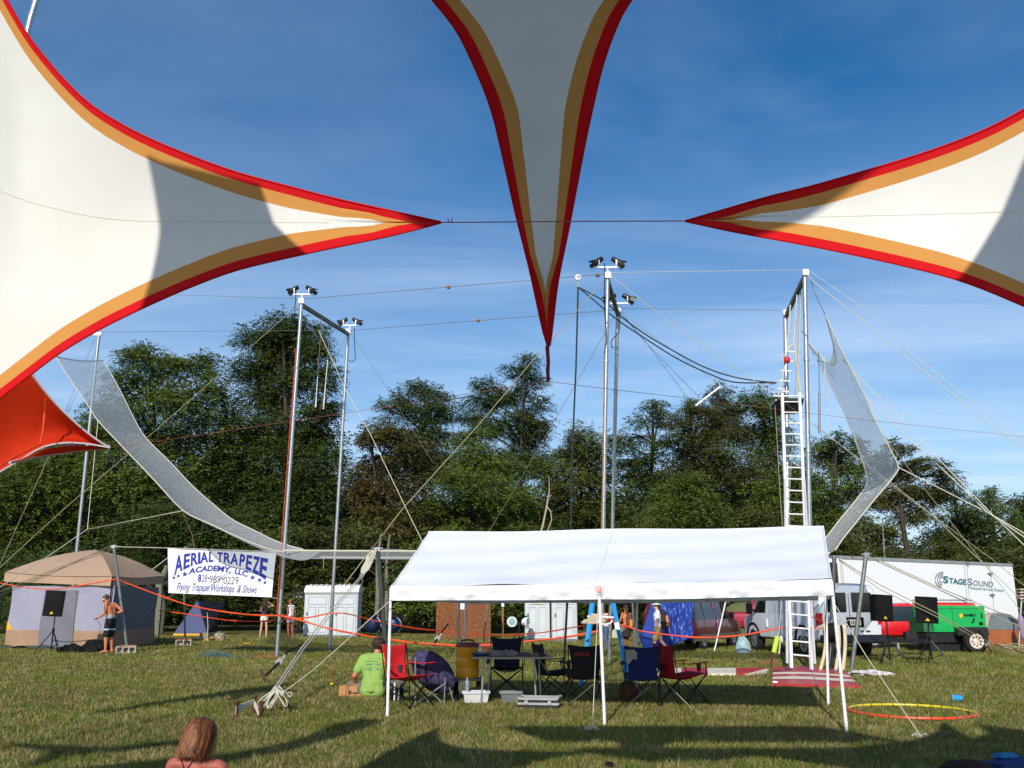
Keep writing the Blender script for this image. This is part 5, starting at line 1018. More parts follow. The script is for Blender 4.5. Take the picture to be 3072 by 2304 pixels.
t2, b2 = flood_stand('floodlight stand with two dark blue lamps beside the left toilets', 1145, 1965, 2, 1.1, navy, -1, 0.95)
round_lamp(P(1116, 1902, b2.y), 'left dark blue drum floodlight seen from behind', 160, navy, wr, 1.25); round_lamp(P(1177, 1902, b2.y), 'right dark blue drum floodlight behind the canopy leg', 170, navy, wr, 1.25)
# teal net heap
c = G(662, 1972); mb = MB()
for k in range(70):
    a = random.uniform(0, 6.28); p = c + Vector((random.gauss(-.15, .22) if k < 50 else random.uniform(0, .6), random.uniform(-.2, .2), .0)); mb.tube([p + Vector((0, 0, .01)), p + Vector((.15 * math.cos(a), .1 * math.sin(a), .34 * random.random() * max(.12, 1 - 2 * abs(p.x - c.x + .15)))), p + Vector((.35 * math.cos(a + .4), .2 * math.sin(a + .4), .02))], .008, 4)
tag(mb.build('rope_heap', mat('teal_rope', (66, 100, 108), .9, var=.3)), 'loose heap of teal rope on the grass below the banner', 'rope')
line('yellow cord on the grass by the log rounds', [(610, 1922), (640, 1912), (660, 1920), (672, 1926)], 37.5, .015, mat('yellow_cord', (232, 170, 30), .7), cat='cord')
line('short yellow cord lying in the grass beyond the front left pole', [(730, 1928), (740, 1930), (752, 1929)], 36, .015, MATS['yellow_cord'], cat='cord')
line('yellow loop of hose standing in the grass behind the cooler', [(1337, 1952), (1342, 1949), (1347, 1954), (1348, 1962)], gd(1962), .010, MATS['yellow_cord'], cat='hose', name='hose_loop')
# ------------------------------------------------------------------ white canopy
FLb, FRb, FMb = G(1162, 2150), G(2541, 2198), G(1814, 2175)
BRb = G(2485, 2115); sh = BRb - FRb; BLb = FLb + sh * 1.06; BMb = FMb + sh
cvb = thing('canopy_tent', (FLb + FRb) / 2, 'long white canopy tent with low valance and six white legs', 'canopy')
cw = mat('white_polyester', (226, 229, 235), .35, var=.012, scale=2, transl=.10, bump=.12, bscale=2.2, spec=.4)
eFL, eFR = P(1172, 1757, FLb.y), P(2496, 1737, FRb.y); eBR = P(2478, 1762, BRb.y); eBL = eFL + (eBR - eFR); eFM = P(1797, 1748, FMb.y)
rL, rR = P(1285, 1598, FLb.y + sh.y * .5), P(2472, 1582, FRb.y + sh.y * .5); rM = P(1835, 1589, (rL.y + rR.y) / 2)
def quad_(a, b, c, d, u, v): return a.lerp(b, u).lerp(d.lerp(c, u), v)
def poly3(a, m, b, u): return a.lerp(m, u * 2) if u < .5 else m.lerp(b, u * 2 - 1)
um = (eFM.x - eFL.x) / (eFR.x - eFL.x)
def eave(u): q = eFL.lerp(eFR, u); q.z -= .018 * abs(math.sin(math.pi * 2 * u)); return q
def ridge(u): q = rL.lerp(rR, u); q.z += .012 * math.cos(4 * math.pi * u); return q
def beave(u): return eBL.lerp(eBR, u)
def roofpt(e_, u, v):
    q = e_(u).lerp(ridge(u), v); q.z -= .05 * math.sin(math.pi * v) * (1 - .35 * abs(math.cos(math.pi * 2 * u))) + .004 * math.sin(u * 40 + v * 9) + .010 * math.sin(u * 17 + v * 6 + 2 * math.sin(v * 3)) * (1 - v) + .006 * math.sin(v * 21 - u * 8); return q
mb = MB(); mb.grid(lambda u, v: roofpt(eave, u, v), 90, 24); mb.grid(lambda u, v: roofpt(beave, u, v), 60, 12); mb.build('roof', cw, cvb, smooth=True, sharp=60)
mb = MB(); mb.tube([roofpt(eave, .495, v) + Vector((0, -.006, .006)) for v in np.linspace(0, 1, 9)], .003, 4); 
for s in (.004, .996): mb.tube([roofpt(eave, s, v) + Vector((0, -.004, .004)) for v in np.linspace(0, 1, 9)], .01, 4)
mb.tube([ridge(u) for u in np.linspace(0, 1, 20)], .013, 6); mb.build('roof_seam', cw, cvb, smooth=True)
def val(e_, sgn, nm):
    mb = MB()
    def f(u, v):
        q = e_(u).copy(); w = .215 * v * (1 - .05 * math.sin(u * 9)); q.z -= w; q.y -= sgn * (.004 + v * (.020 + .014 * math.sin(u * 31 + v * 5) + .010 * math.sin(u * 83 - v * 6) + .006 * math.sin(u * 171 + v * 9))); return q
    mb.grid(f, 240, 8); mb.build(nm, cw, cvb, smooth=True, sharp=180)
val(eave, 1, 'valance'); val(beave, -1, 'valance')
for (a, r_, b) in ((eFL, rL, eBL), (eFR, rR, eBR)):
    mb = MB(); s = -1 if a is eFL else 1
    mb.grid(lambda u, v: a.lerp(b, u) + Vector((s * .01, 0, -.2 * v)), 12, 2); mb.build('end_valance', cw, cvb, smooth=True)
def leg(b, e_, m=white_metal):
    mb = MB(); mb.tube([b, e_ - Vector((0, 0, .03))], .022, 10); mb.build('leg', m, cvb, smooth=True, sharp=60)
for b, e_ in ((FLb, eFL), (FMb, eFM), (FRb, eFR), (BLb, eBL), (BMb, eBL.lerp(eBR, .5)), (BRb, eBR)): leg(b, e_ + Vector((0, .03, 0)))
mb = MB()
for a, b in ((eFL, eFR), (eBL, eBR), (rL, rR)): mb.tube([a + Vector((0, .05, -.05)), b + Vector((0, .05, -.05))], .018, 6)
for u in (0.02, .5, .98):
    for e_ in (eave, beave): mb.tube([e_(u) + Vector((0, 0, -.06)), ridge(u) + Vector((0, 0, -.06))], .018, 6)
mb.build('roof_frame', white_metal, cvb, smooth=True)
lc = P(1797, 1768, FMb.y - .06); mb = MB()
for k in range(14):
    a0, a1 = 2 * math.pi * k / 14, 2 * math.pi * (k + .8) / 14; R1, R0 = .062, .05; mb.add([lc + Vector((R1 * math.cos(a0), 0, .7 * R1 * math.sin(a0))), lc + Vector((R1 * math.cos(a1), 0, .7 * R1 * math.sin(a1))), lc + Vector((R0 * math.cos(a1), 0, .7 * R0 * math.sin(a1))), lc + Vector((R0 * math.cos(a0), 0, .7 * R0 * math.sin(a0)))], [(0, 1, 2, 3)])
for dz, w in ((.018, .06), (-.004, .075), (-.026, .04)): mb.box(lc + Vector((0, 0, dz)), (w, .003, .009))
mb.build('red_emblem', mat('red_print', (216, 62, 50), .5), cvb)
# ------------------------------------------------------------------ camp furniture
ctube = mat('black_tube', (22, 22, 24), .4, .3); stube = mat('silver_tube', (178, 180, 182), .35, .6)
def fabric(n, rgb, rgb2=None): return mat(n, rgb, .85, var=.12, scale=9, bump=.25, bscale=14, transl=.08, rgb2=rgb2)
def camp_chair(label, base, yaw, fab, tube=ctube, sc=1.0, cup=True, arm=True, lean=0.0):
    # faces +Y locally (front); built in world space
    M = Matrix.Translation(base) @ Matrix.Rotation(R(yaw), 4, 'Z') @ Matrix.Scale(sc, 4); t = thing('camp_chair', base, label, 'camp chair', 'folding camp chairs under the canopy')
    W, D = .27, .25
    mb = MB(M)
    def seat(u, v):
        x = (u * 2 - 1); y = -D + .02 + v * (2 * D + .03); z = .43 - .075 * (1 - x * x) * math.sin(math.pi * min(1, v * .9 + .1)) + .05 * v + .0 * x; return (x * (W + .01 - .03 * math.sin(math.pi * v)), y, z)
    mb.grid(seat, 12, 12); mb.build('seat', fab, t, smooth=True, sharp=180, solid=.008)
    mb = MB(M)
    def back(u, v):
        x = u * 2 - 1; z = .40 + v * .54; hw = W * (.82 + .22 * v) - .02 * math.sin(math.pi * v) ; return (x * hw, -D - .02 - .10 * v - .045 * (1 - x * x) * math.sin(math.pi * min(1, v + .15)) , z - .035 * (1 - x * x) * (v ** 4) - .03 * (1 - v) * 0)
    mb.grid(back, 12, 14); mb.build('backrest', fab, t, smooth=True, sharp=180, solid=.01)
    mb = MB(M)
    for s in (-1, 1):
        mb.tube([(s * W, -D - .0, 0.02), (s * W * 1.0, -D - .02, .42), (s * W * 1.04, -D - .12, .93)], .0095, 6)
        mb.tube([(s * W, D + .03, .02), (-s * W, D - .0, .46)], .0095, 6); mb.tube([(s * W, -D - .02, .02), (-s * W, -D, .42)], .0095, 6)
        mb.tube([(s * W, D + .03, .02), (s * W, -D, .40)], .0095, 6); mb.tube([(s * W, -D - .02, .02), (s * W, D + .02, .46)], .0095, 6)
        if arm: mb.tube([(s * W, D + .02, .46), (s * (W + .05), D - .02, .64)], .0095, 6)
    mb.build('frame', tube, t, smooth=True)
    for s in (-1, 1):
        for y in (-D - .01, D + .03): mb = MB(M); mb.lathe([(.02, 0), (.022, .025), (.013, .035)], 8, c=(s * W, y, 0)); mb.build('foot', black_p, t)
    if arm:
        for s in (-1, 1):
            mb = MB(M); mb.grid(lambda u, v: (s * (W + .02 + .055 * (u - .5) * 1.5), -D - .06 + v * (2 * D + .09), .66 - .02 * math.sin(math.pi * v) - .012 * (1 - v)), 3, 8); mb.build('armrest', fab, t, smooth=True, sharp=180, solid=.01)
    if cup: 
        mb = MB(M); mb.lathe([(.03, -.11), (.038, 0), (.04, .01)], 10, c=(W + .04, .1, .63)); mb.build('cup_holder', mat('mesh_cup', (44, 46, 50), .8), t, smooth=True)
    return t
red = fabric('red_fabric', (214, 30, 40)); redd = fabric('dark_red_fabric', (172, 20, 42)); navyf = fabric('navy_fabric', (22, 26, 48)); bluef = fabric('blue_fabric', (22, 34, 104)); blkf = fabric('black_fabric', (20, 24, 26)); grnf = fabric('dark_green_fabric', (24, 34, 30)); purp = fabric('purple_fabric', (62, 54, 100))
camp_chair('bright red camp chair beside the left canopy leg', G(1226, 2118), 232, red)
ch = camp_chair('navy camp chair behind the camp table facing the camera', G(1520, 2086), 180, navyf, sc=1.04)
camp_chair('dark green camp chair turned sideways, right end of the table', G(1672, 2096), -72, grnf, sc=.98)
cb = camp_chair('black camp chair with faint red lettering, back to the camera', G(1748, 2112), 6, blkf, sc=1.0)
cbl = camp_chair('dark blue camp chair with a pale cloth patch, back to the camera', G(1928, 2116), -4, bluef, sc=.99)
camp_chair('crimson camp chair at the right seen from the side', G(2052, 2112), -66, redd, sc=1.0)
# lettering and patch
c = P(1745, 1963, G(1748, 2112).y - .42); mb = MB(); text_to(mb, 'SPORTS', lambda u, v: c + Vector(((u - .5) * .24, 0, (v - .5) * .06)), 0, 1, 0, 1, bold=.03); mb.build('red_lettering', mat('faded_red_print', (150, 36, 44)), cb)
c = P(1893, 1966, G(1928, 2116).y - .44); mb = MB(); mb.add([c + Vector((-.07, 0, .08)), c + Vector((.05, 0, .09)), c + Vector((.10, 0, .03)), c + Vector((.085, -.0, -.07)), c + Vector((.03, 0, -.05)), c + Vector((-.03, 0, -.13)), c + Vector((-.09, 0, -.09))], [(0, 1, 2, 3, 4, 5, 6)]); tag(mb.build('grey_cloth', mat('grey_cloth', (158, 158, 146), .85)), 'pale grey rag hung over the corner of the blue chair', 'cloth')
# purple saucer chair
g = G(1305, 2108); t = thing('saucer_chair', g, 'purple and black hooded chair on a silver frame, right of the red one', 'camp chair', 'folding camp chairs under the canopy')
mb = MB(); a0, a1 = P(1248, 1962, g.y), P(1352, 2062, g.y)
def dish(u, v):
    a = 2 * math.pi * u; ctr_ = a0.lerp(a1, .5); ax = (a1 - a0) * .54; up = Vector((.14, .0, .155)); r_ = v; bl = .24 * (1 - v * v)
    nrm = Vector((-.35, .9, .3)); return ctr_ + ax * math.cos(a) * r_ + up * 1.25 * math.sin(a) * r_ - nrm * bl * .6 + Vector((0, 0, -.02))
mb.grid(dish, 26, 8); mb.build('seat_shell', fabric('purple_black', (26, 24, 40), (74, 64, 112)), t, smooth=True, sharp=180, solid=.03)
mb = MB()
for a, b in (((1246, 1972), (1246, 2102)), ((1335, 2032), (1333, 2104)), ((1338, 2048), (1250, 2104)), ((1288, 2072), (1330, 2105)), ((1262, 2062), (1288, 2112)), ((1348, 2062), (1362, 2100))): mb.tube([P(*a, g.y - .25), Vector((P(*b, g.y - .2).x, P(*b, g.y).y - .2, .01))], .011, 6)
mb.build('frame', stube, t, smooth=True)
# table
tg = G(1540, 2108); t = thing('camp_table', tg, 'folding camp table with metal edge and tubular legs, cluttered top', 'table'); zt = .71
x0, x1 = P(1417, 1985, 15.2).x, P(1658, 1985, 15.2).x; y0, y1 = tg.y - .2, tg.y + .42
mb = MB(); mb.box(((x0 + x1) / 2, (y0 + y1) / 2, zt), (x1 - x0, y1 - y0, .025)); mb.build('tabletop', mat('dark_table', (74, 70, 72), .45, var=.2), t)
mb = MB()
for a, b in (((x0, y0), (x1, y0)), ((x0, y1), (x1, y1)), ((x0, y0), (x0, y1)), ((x1, y0), (x1, y1))): mb.bar((*a, zt), (*b, zt), .02, .036)
mb.build('edge_trim', mat('aluminium_trim', (150, 150, 150), .35, .7), t)
for xa, xb in ((x0 + .19, x0 + .14), (x1 - .30, x1 - .27)):
    for y in (y0 + .05, y1 - .05): mb = MB(); mb.tube([(xa + (.1 if y > tg.y else 0), y, zt - .02), (xb + (.09 if y > tg.y else 0), y, 0)], .016, 8); mb.build('leg', stube, t, smooth=True)
mb = MB(); mb.tube([(x1 - .2, y0 + .1, zt - .04), (x1 - .06, y0 + .1, zt - .25)], .008, 5); mb.tube([(x0 + .3, y0 + .1, zt - .04), (x0 + .2, y0 + .1, zt - .22)], .008, 5); mb.build('brace', stube, t)
grc = mat('grey_cloth2', (132, 128, 138), .9, var=.15, bump=.5, bscale=14)
lump(Vector((x0 + .38, tg.y + .0, zt + .015)), (.20, .14, .075), grc, 'grey folded cloth lying left of centre on the camp table', 'cloth', 'folded_cloth', 3, .3); lump(Vector((x0 + .60, tg.y + .05, zt + .015)), (.12, .12, .08), mat('grey_pleat', (150, 146, 152), .9, bump=.6, bscale=20), 'pale grey crumpled cloth in the middle of the camp table', 'cloth', 'folded_cloth', 9, .35)
for k, (xx, w, cc, lab) in enumerate([(.85, .16, (92, 84, 92), 'dark papers on the right part of the table'), (1.03, .1, (150, 110, 116), 'pinkish packet on the right part of the table'), (1.14, .09, (70, 60, 66), 'small dark pouch at the right end of the table')]):
    lump(Vector((x0 + xx, tg.y, zt + .014)), (w * .7, .1, .045), mat('clutter_%d' % k, cc, .8), lab, 'table clutter', 'small_item', 20 + k)
bw = Vector((x0 + .12, y0 + .12, zt + .015)); mb = MB(); mb.lathe([(.05, 0), (.14, .03), (.16, .055), (.15, .055), (.04, .01)], 18, c=bw); tag(mb.build('blue_bowl', mat('blue_enamel', (40, 96, 140), .35), smooth=True), 'shallow blue dish at the left end of the camp table', 'dish'); mb = MB(); mb.ell(bw + Vector((.0, 0, .10)), (.03, .03, .045)); mb.ell(bw + Vector((.0, 0, .16)), (.024, .024, .024)); tag(mb.build('salt_pot', white_metal, smooth=True), 'small white pot standing in the blue dish', 'pot')
t2 = bw  # plate under
lump(Vector((ORG[ch.name].x + .02, ORG[ch.name].y - .12, .40)), (.13, .1, .07), mat('mottled_rag', (176, 166, 150), .9, rgb2=(70, 66, 70), scale=22), 'mottled rag lying on the seat of the navy chair', 'cloth', 'rag', 30)
# cooler on a dark stand
cg = G(1398, 2108); cx, cy = cg.x, cg.y + .35; zb = .36
t = thing('drinks_cooler', (cx, cy, zb), 'yellow round drinks cooler with a dark red lid, on a low stand', 'cooler'); cM = Matrix.Translation((cx, cy, zb))
ph = .98; r_ = .195; hh = .50
mb = MB(cM); mb.lathe([(r_ * .9, 0), (r_ * .97, .03), (r_, .06), (r_, .17), (r_ * .985, .175), (r_, .18), (r_ * 1.0, .33), (r_ * .985, .335), (r_, .34), (r_ * 1.0, hh)], 28); mb.build('body', mat('yellow_plastic', (224, 158, 10), .45, var=.05), t, smooth=True, sharp=50)
mb = MB(cM); mb.lathe([(r_ * 1.03, hh), (r_ * 1.04, hh + .035), (r_ * .98, hh + .06), (r_ * .5, hh + .07), (.01, hh + .072)], 28); ld = mb.build('lid', mat('maroon_plastic', (116, 22, 34), .45), t, smooth=True, sharp=50)
mb = MB(cM); mb.tube([(-.12, 0, hh + .06), (-.10, 0, hh + .10), (0, 0, hh + .115), (.10, 0, hh + .10), (.12, 0, hh + .06)], .016, 7); mb.build('handle', MATS['maroon_plastic'], ld, smooth=True)
mb = MB(cM); mb.tube([(-r_ - .01, 0, hh - .06), (-r_ - .03, 0, hh - .12), (-r_ - .01, 0, hh - .2)], .009, 6); mb.build('side_handle', white_metal, t)
t = thing('low_stand', (cx, cy, 0), 'low dark stand carrying the yellow cooler', 'stand'); mb = MB(); mb.box((cx, cy, zb - .02), (.46, .40, .035)); mb.build('top', mat('grey_board', (112, 112, 104), .8), t)
for i in (-1, 1):
    for j in (-1, 1): mb = MB(); mb.box((cx + i * .19, cy + j * .16, (zb - .04) / 2), (.07, .05, zb - .04)); mb.build('leg', black_p, t)
# tubs
def tub(px0, px1, pyb, h, m, lidm, lab, clutter=None):
    g0, g1 = G(px0, pyb), G(px1, pyb); c = (g0 + g1) / 2; w = (g1 - g0).length; d = w * .6; t = thing('storage_tub', c, lab, 'tub'); M = Matrix.Translation(c + Vector((0, d / 2, 0))) @ Matrix.Rotation(R(5), 4, 'Z')
    mb = MB(M); a = .42 * w; b = .42 * d; A_, B_ = .49 * w, .49 * d
    mb.add([(-a, -b, .01), (a, -b, .01), (a, b, .01), (-a, b, .01), (-A_, -B_, h), (A_, -B_, h), (A_, B_, h), (-A_, B_, h)], [(3, 2, 1, 0), (0, 1, 5, 4), (1, 2, 6, 5), (2, 3, 7, 6), (3, 0, 4, 7)]); mb.build('bin', m, t, solid=.006)
    mb = MB(M)
    for p, q in (((-A_, -B_), (A_, -B_)), ((A_, -B_), (A_, B_)), ((A_, B_), (-A_, B_)), ((-A_, B_), (-A_, -B_))): mb.bar((*p, h), (*q, h), .04, .03)
    mb.build('rim', lidm, t); return t, c
tub(1387, 1466, 2111, .17, mat('white_tub', (222, 222, 222), .4, transl=.2), mat('white_tub_lid', (206, 210, 220), .4), 'white plastic tub with wide rim under the left of the table')
tub(1500, 1564, 2109, .16, mat('clear_tub', (120, 130, 130), .3, transl=.2), mat('clear_tub_rim', (134, 142, 142), .3), 'cloudy grey plastic tub under the middle of the table')
b = G(1413, 2082); b = Vector((b.x, G(1413, 2111).y + .12, .165)); t = thing('water_bottle', b, 'clear water bottle standing in the white tub', 'bottle'); mb = MB(); mb.lathe([(.03, 0), (.032, .02), (.03, .1), (.033, .13), (.03, .17), (.013, .2), (.013, .22)], 12, c=b); mb.build('body', mat('clear_plastic', (176, 190, 196), .1, transl=.4), t, smooth=True); mb = MB(); mb.lathe([(.0345, .09), (.0345, .13)], 12, c=b); mb.build('label', mat('bottle_label', (120, 140, 190)), t); mb = MB(); mb.lathe([(.015, .215), (.015, .24)], 10, c=b); mb.build('cap', white_metal, t)
# rack case
g0, g1 = G(1558, 2128), G(1683, 2128); c = (g0 + g1) / 2 + Vector((0, .2, 0)); w = (g1 - g0).length * .94; t = thing('rack_case', c, 'low black case frame with shiny aluminium edges on the grass', 'case'); M = Matrix.Translation(c) @ Matrix.Rotation(R(-10), 4, 'Z'); d = .36
blk = mat('case_black', (18, 18, 30), .5); alu = mat('bright_aluminium', (200, 204, 206), .3, .6)
for z, m, hh, nm in ((.03, blk, .06, 'lower_panel'), (.078, alu, .034, 'edge_strip'), (.115, blk, .038, 'upper_panel'), (.15, alu, .032, 'edge_strip')):
    mb = MB(M); q = .004 if m is alu else 0; W2, D2 = w / 2 + q, d / 2 + q
    for a_, b_ in (((-W2, -D2), (W2, -D2)), ((W2, D2), (-W2, D2))): mb.bar((*a_, z), (*b_, z), .03, hh)
    for a_, b_ in (((W2, -D2 + .016), (W2, D2 - .016)), ((-W2, D2 - .016), (-W2, -D2 + .016))): mb.bar((*a_, z), (*b_, z), .03, hh)
    mb.build(nm, m, t)
mb = MB(M)
for x in (-.18, .18): mb.box((x, -d / 2 - .025, .10), (.05, .02, .05))
for i in (-1, 1): mb.ell((i * w / 2, -d / 2, .16), (.028, .028, .02)); mb.ell((i * w / 2, -d / 2, .07), (.028, .028, .02)); mb.ell((i * w / 2, d / 2, .16), (.028, .028, .02))
mb.build('corner_fitting', alu, t)
# brown dog-coloured bag behind the blue chair, terracotta pot
lump(G(1898, 2112) + Vector((0, .5, 0)), (.17, .15, .30), mat('tan_brown_hide', (104, 66, 34), .9, rgb2=(70, 46, 28), scale=7), 'brown bag standing in the shade behind the blue chair', 'bag', 'brown_bag', 12, .12)
pg = G(1447, 1953); t = thing('planter', pg, 'terracotta planter box on the grass at the foot of the silver post', 'planter'); mb = MB(Matrix.Translation(pg)); q = .24
mb.add([(-q * .8, -.1, 0), (q * .8, -.1, 0), (q * .8, .12, 0), (-q * .8, .12, 0), (-q, -.13, .24), (q, -.13, .24), (q, .15, .24), (-q, .15, .24)], [(3, 2, 1, 0), (0, 1, 5, 4), (1, 2, 6, 5), (2, 3, 7, 6), (3, 0, 4, 7), (4, 5, 6, 7)]); mb.build('box', mat('terracotta', (142, 74, 52), .8), t); mb = MB(Matrix.Translation(pg)); mb.box((0, 0, .25), (q * 2.12, .32, .05)); mb.build('rim', mat('terracotta_rim', (190, 96, 66), .8), t)
# cardboard box and items by the seated man
bx0 = G(1036, 2088); t = thing('cardboard_box', bx0, 'brown cardboard box lying left of the seated man', 'box'); M = Matrix.Translation(bx0 + Vector((.28, 0, 0))) @ Matrix.Rotation(R(-9), 4, 'Z'); mb = MB(M); mb.box((0, .0, .09), (.72, .3, .175)); mb.build('body', mat('cardboard', (178, 128, 84), .9, var=.06, bump=.1), t)
mb = MB(M)
for x in (-.23, -.19): mb.box((x, -.002, .093), (.012, .302, .178))
mb.box((-.155, -.152, .07), (.05, .004, .06)); mb.box((-.06, -.152, .06), (.10, .004, .03)); mb.build('printed_mark', mat('brown_print', (70, 46, 40)), t)
line('orange crumpled ribbon end on the grass by the cardboard box', [(990, 2000), (996, 2015), (990, 2030), (1002, 2045), (1015, 2052)], [gd(2022), gd(2030), gd(2040), gd(2052), gd(2058)], .007, ribbon_m, cat='ribbon', name='ribbon_scrap')
lump(G(995, 2055), (.035, .03, .03), mat('yellow_tape', (226, 210, 40), .6), 'small yellow roll of tape lying beside the orange ribbon scrap', 'tape', 'tape_roll', 6)
t = thing('tool_caddy', G(1190, 2102), 'dark caddy with white wire handles behind the left canopy leg', 'caddy'); mb = MB(); mb.box(G(1190, 2102) + Vector((0, 0, .1)), (.2, .3, .2), bev=.02); mb.build('body', black_p, t); mb = MB(); b = G(1190, 2102); mb.tube([b + Vector((-.02, -.16, .02)), b + Vector((-.02, -.16, .3)), b + Vector((.05, -.16, .3)), b + Vector((.05, -.16, .02))], .012, 6); mb.build('handle', white_metal, t)
# mats
def gmat(name, label, poly, m, z=.012):
    t = thing(name, G(*poly[0]), label, 'mat'); return t
rm = mat('red_vinyl', (186, 30, 48), .38, var=.06, bump=.25, bscale=2.5); wm_ = mat('cream_vinyl', (226, 216, 196), .5, var=.05)
A0, A1, A2, A3 = (2315, 2058), (2582, 2066), (2532, 2016), (2318, 2007)   # near-left, near-right, far-right, far-left
t = thing('crash_mat', G(2450, 2040), 'large red mat with cream stripes at the foot of the climbing ladder', 'mat')
def mq(u, v, z): 
    n_ = G(*A0).lerp(G(*A1), u); f_ = G(*A3).lerp(G(*A2), u); q = n_.lerp(f_, v); q.z = z + .05 * math.sin(math.pi * min(1, v * 1.0)) * math.sin(math.pi * u) * .6 + .10 * max(0, v - .6) * math.sin(math.pi * u); return q
mb = MB(); mb.grid(lambda u, v: mq(u, v, .05), 24, 14); mb.add([mq(0, 0, .05), mq(1, 0, .05), mq(1, 0, 0), mq(0, 0, 0)], [(0, 1, 2, 3)]); mb.add([mq(0, 0, .05), mq(0, 1, .05), mq(0, 1, 0), mq(0, 0, 0)], [(0, 1, 2, 3)]); mb.build('red_cover', rm, t, smooth=True, sharp=40)
for v0, v1 in ((.20, .33), (.47, .60)): mb = MB(); mb.grid(lambda u, v: mq(.01 + .98 * u, v0 + (v1 - v0) * v + .012 * math.sin(u * 6), .056), 24, 2); mb.build('cream_stripe', wm_, t, smooth=True, sharp=180)
mb = MB(); mb.ell(G(2326, 2055) + Vector((0, 0, .05)), (.06, .05, .03)); mb.build('corner_cap', white_metal, t)
segs = [(1960, 2042, 0), (2042, 2062, 1), (2062, 2122, 1), (2122, 2209, 2), (2209, 2290, 3)]
t = thing('striped_mat', G(2130, 2022), 'long narrow strip mat in alternating red and cream blocks', 'mat')
for k, (xa, xb, m) in enumerate([(1940, 2045, wm_), (2045, 2122, rm), (2122, 2208, wm_), (2208, 2290, rm)]):
    mb = MB(); q = [G(xa, 2027), G(xb + 2, 2027), G(xb, 2010), G(xa, 2010)]; 
    if k == 3: q = [G(xa, 2027), G(2240, 2027), G(2297, 2013), G(xb, 2009), G(xa, 2010)]
    mb.prism(q, (0, 0, .05)); mb.build('red_block' if m is rm else 'cream_block', m, t)
mb = MB(); mb.prism([G(2236, 2028), G(2300, 2020), G(2308, 2013), G(2296, 2012)], (0, 0, .045)); mb.build('folded_corner', wm_, t)
# white cloth heap, hoop, cup, bag
lump(G(2612, 2026), (.42, .22, .09), mat('white_mottled_cloth', (232, 228, 230), .9, rgb2=(150, 140, 146), scale=14, bump=.6, bscale=16), 'white crumpled cloth on the grass below the speaker stands', 'cloth', 'white_cloth', 15, .45, 40)
hc = (G(2553, 2139) + G(2914, 2141)) / 2; rr_ = (G(2914, 2141) - G(2553, 2139)).length / 2; t = thing('hula_hoop', hc, 'hula hoop half yellow half orange lying on the grass', 'hula hoop')
ys_, os_ = mat('yellow_tape2', (222, 202, 40), .4), mat('orange_tape', (232, 76, 30), .4)
def arc(a0, a1, r, R_=rr_, z=.03, n=40): return [hc + Vector((R_ * math.cos(a), R_ * math.sin(a), z)) for a in np.linspace(a0, a1, n)]
mb = MB(); mb.tube(arc(R(-28), R(156), .016), .021, 8); mb.build('yellow_half', ys_, t, smooth=True); mb = MB(); mb.tube(arc(R(156), R(332), .016), .021, 8); mb.build('orange_half', os_, t, smooth=True)
mb = MB()
for k in range(30):
    a = 2 * math.pi * k / 30; mb.tube([hc + Vector(((rr_ + (.0 if s == 1 else .0)) * math.cos(a + .02 * s), rr_ * math.sin(a + .02 * s), .03)) for s in (-.4, .4)], .0225, 8)
mb.build('dark_tape', mat('purple_tape', (104, 28, 50), .5), t)
cg = G(2872, 2106); t = thing('plastic_cup', cg, 'light blue plastic cup lying on its side beyond the hoop', 'cup'); M = Matrix.Translation(cg + Vector((0, 0, .055))) @ Matrix.Rotation(R(100), 4, 'Z') @ Matrix.Rotation(R(90), 4, 'X') @ Matrix.Scale(1.35, 4); M = Matrix.Translation(cg + Vector((0, 0, .06))) @ Matrix.Rotation(R(-12), 4, 'Z') @ Matrix.Scale(1.3, 4)
mb = MB(M); mb.lathe([(.044, -.055), (.046, -.05), (.043, -.045), (.032, .06), (.001, .06)], 20, axis='x'); mb.build('outside', mat('sky_blue_plastic', (46, 150, 214), .35), t, smooth=True, sharp=50); mb = MB(M); mb.lathe([(.041, -.057), (.03, .0), (.001, .002)], 20, axis='x'); mb.build('white_inside', white_metal, t, smooth=True)
def flatbag(px, py, w, d, h, m, lab, nm, seed): lump(G(px, py), (w, d, h), m, lab, 'bag', nm, seed, .2)
flatbag(3035, 2308, .26, .2, .10, mat('blue_bag', (28, 56, 110), .8), 'blue bag in the bottom right corner in shade', 'blue_bag', 31); flatbag(2905, 2318, .24, .2, .09, mat('dark_brown_bag', (44, 34, 30), .9), 'dark brown bundle left of the blue bag in the corner', 'brown_bundle', 33); lump(G(3035, 2308) + Vector((-.04, .02, .10)), (.12, .06, .04), mat('cyan_cloth', (40, 120, 170), .8), 'bright blue rolled cloth on top of the blue bag', 'cloth', 'rolled_cloth', 34)
lump(G(1828, 2302), (.05, .04, .04), black_p, 'small dark object at the bottom edge of the grass', 'object', 'lens_cap', 41)
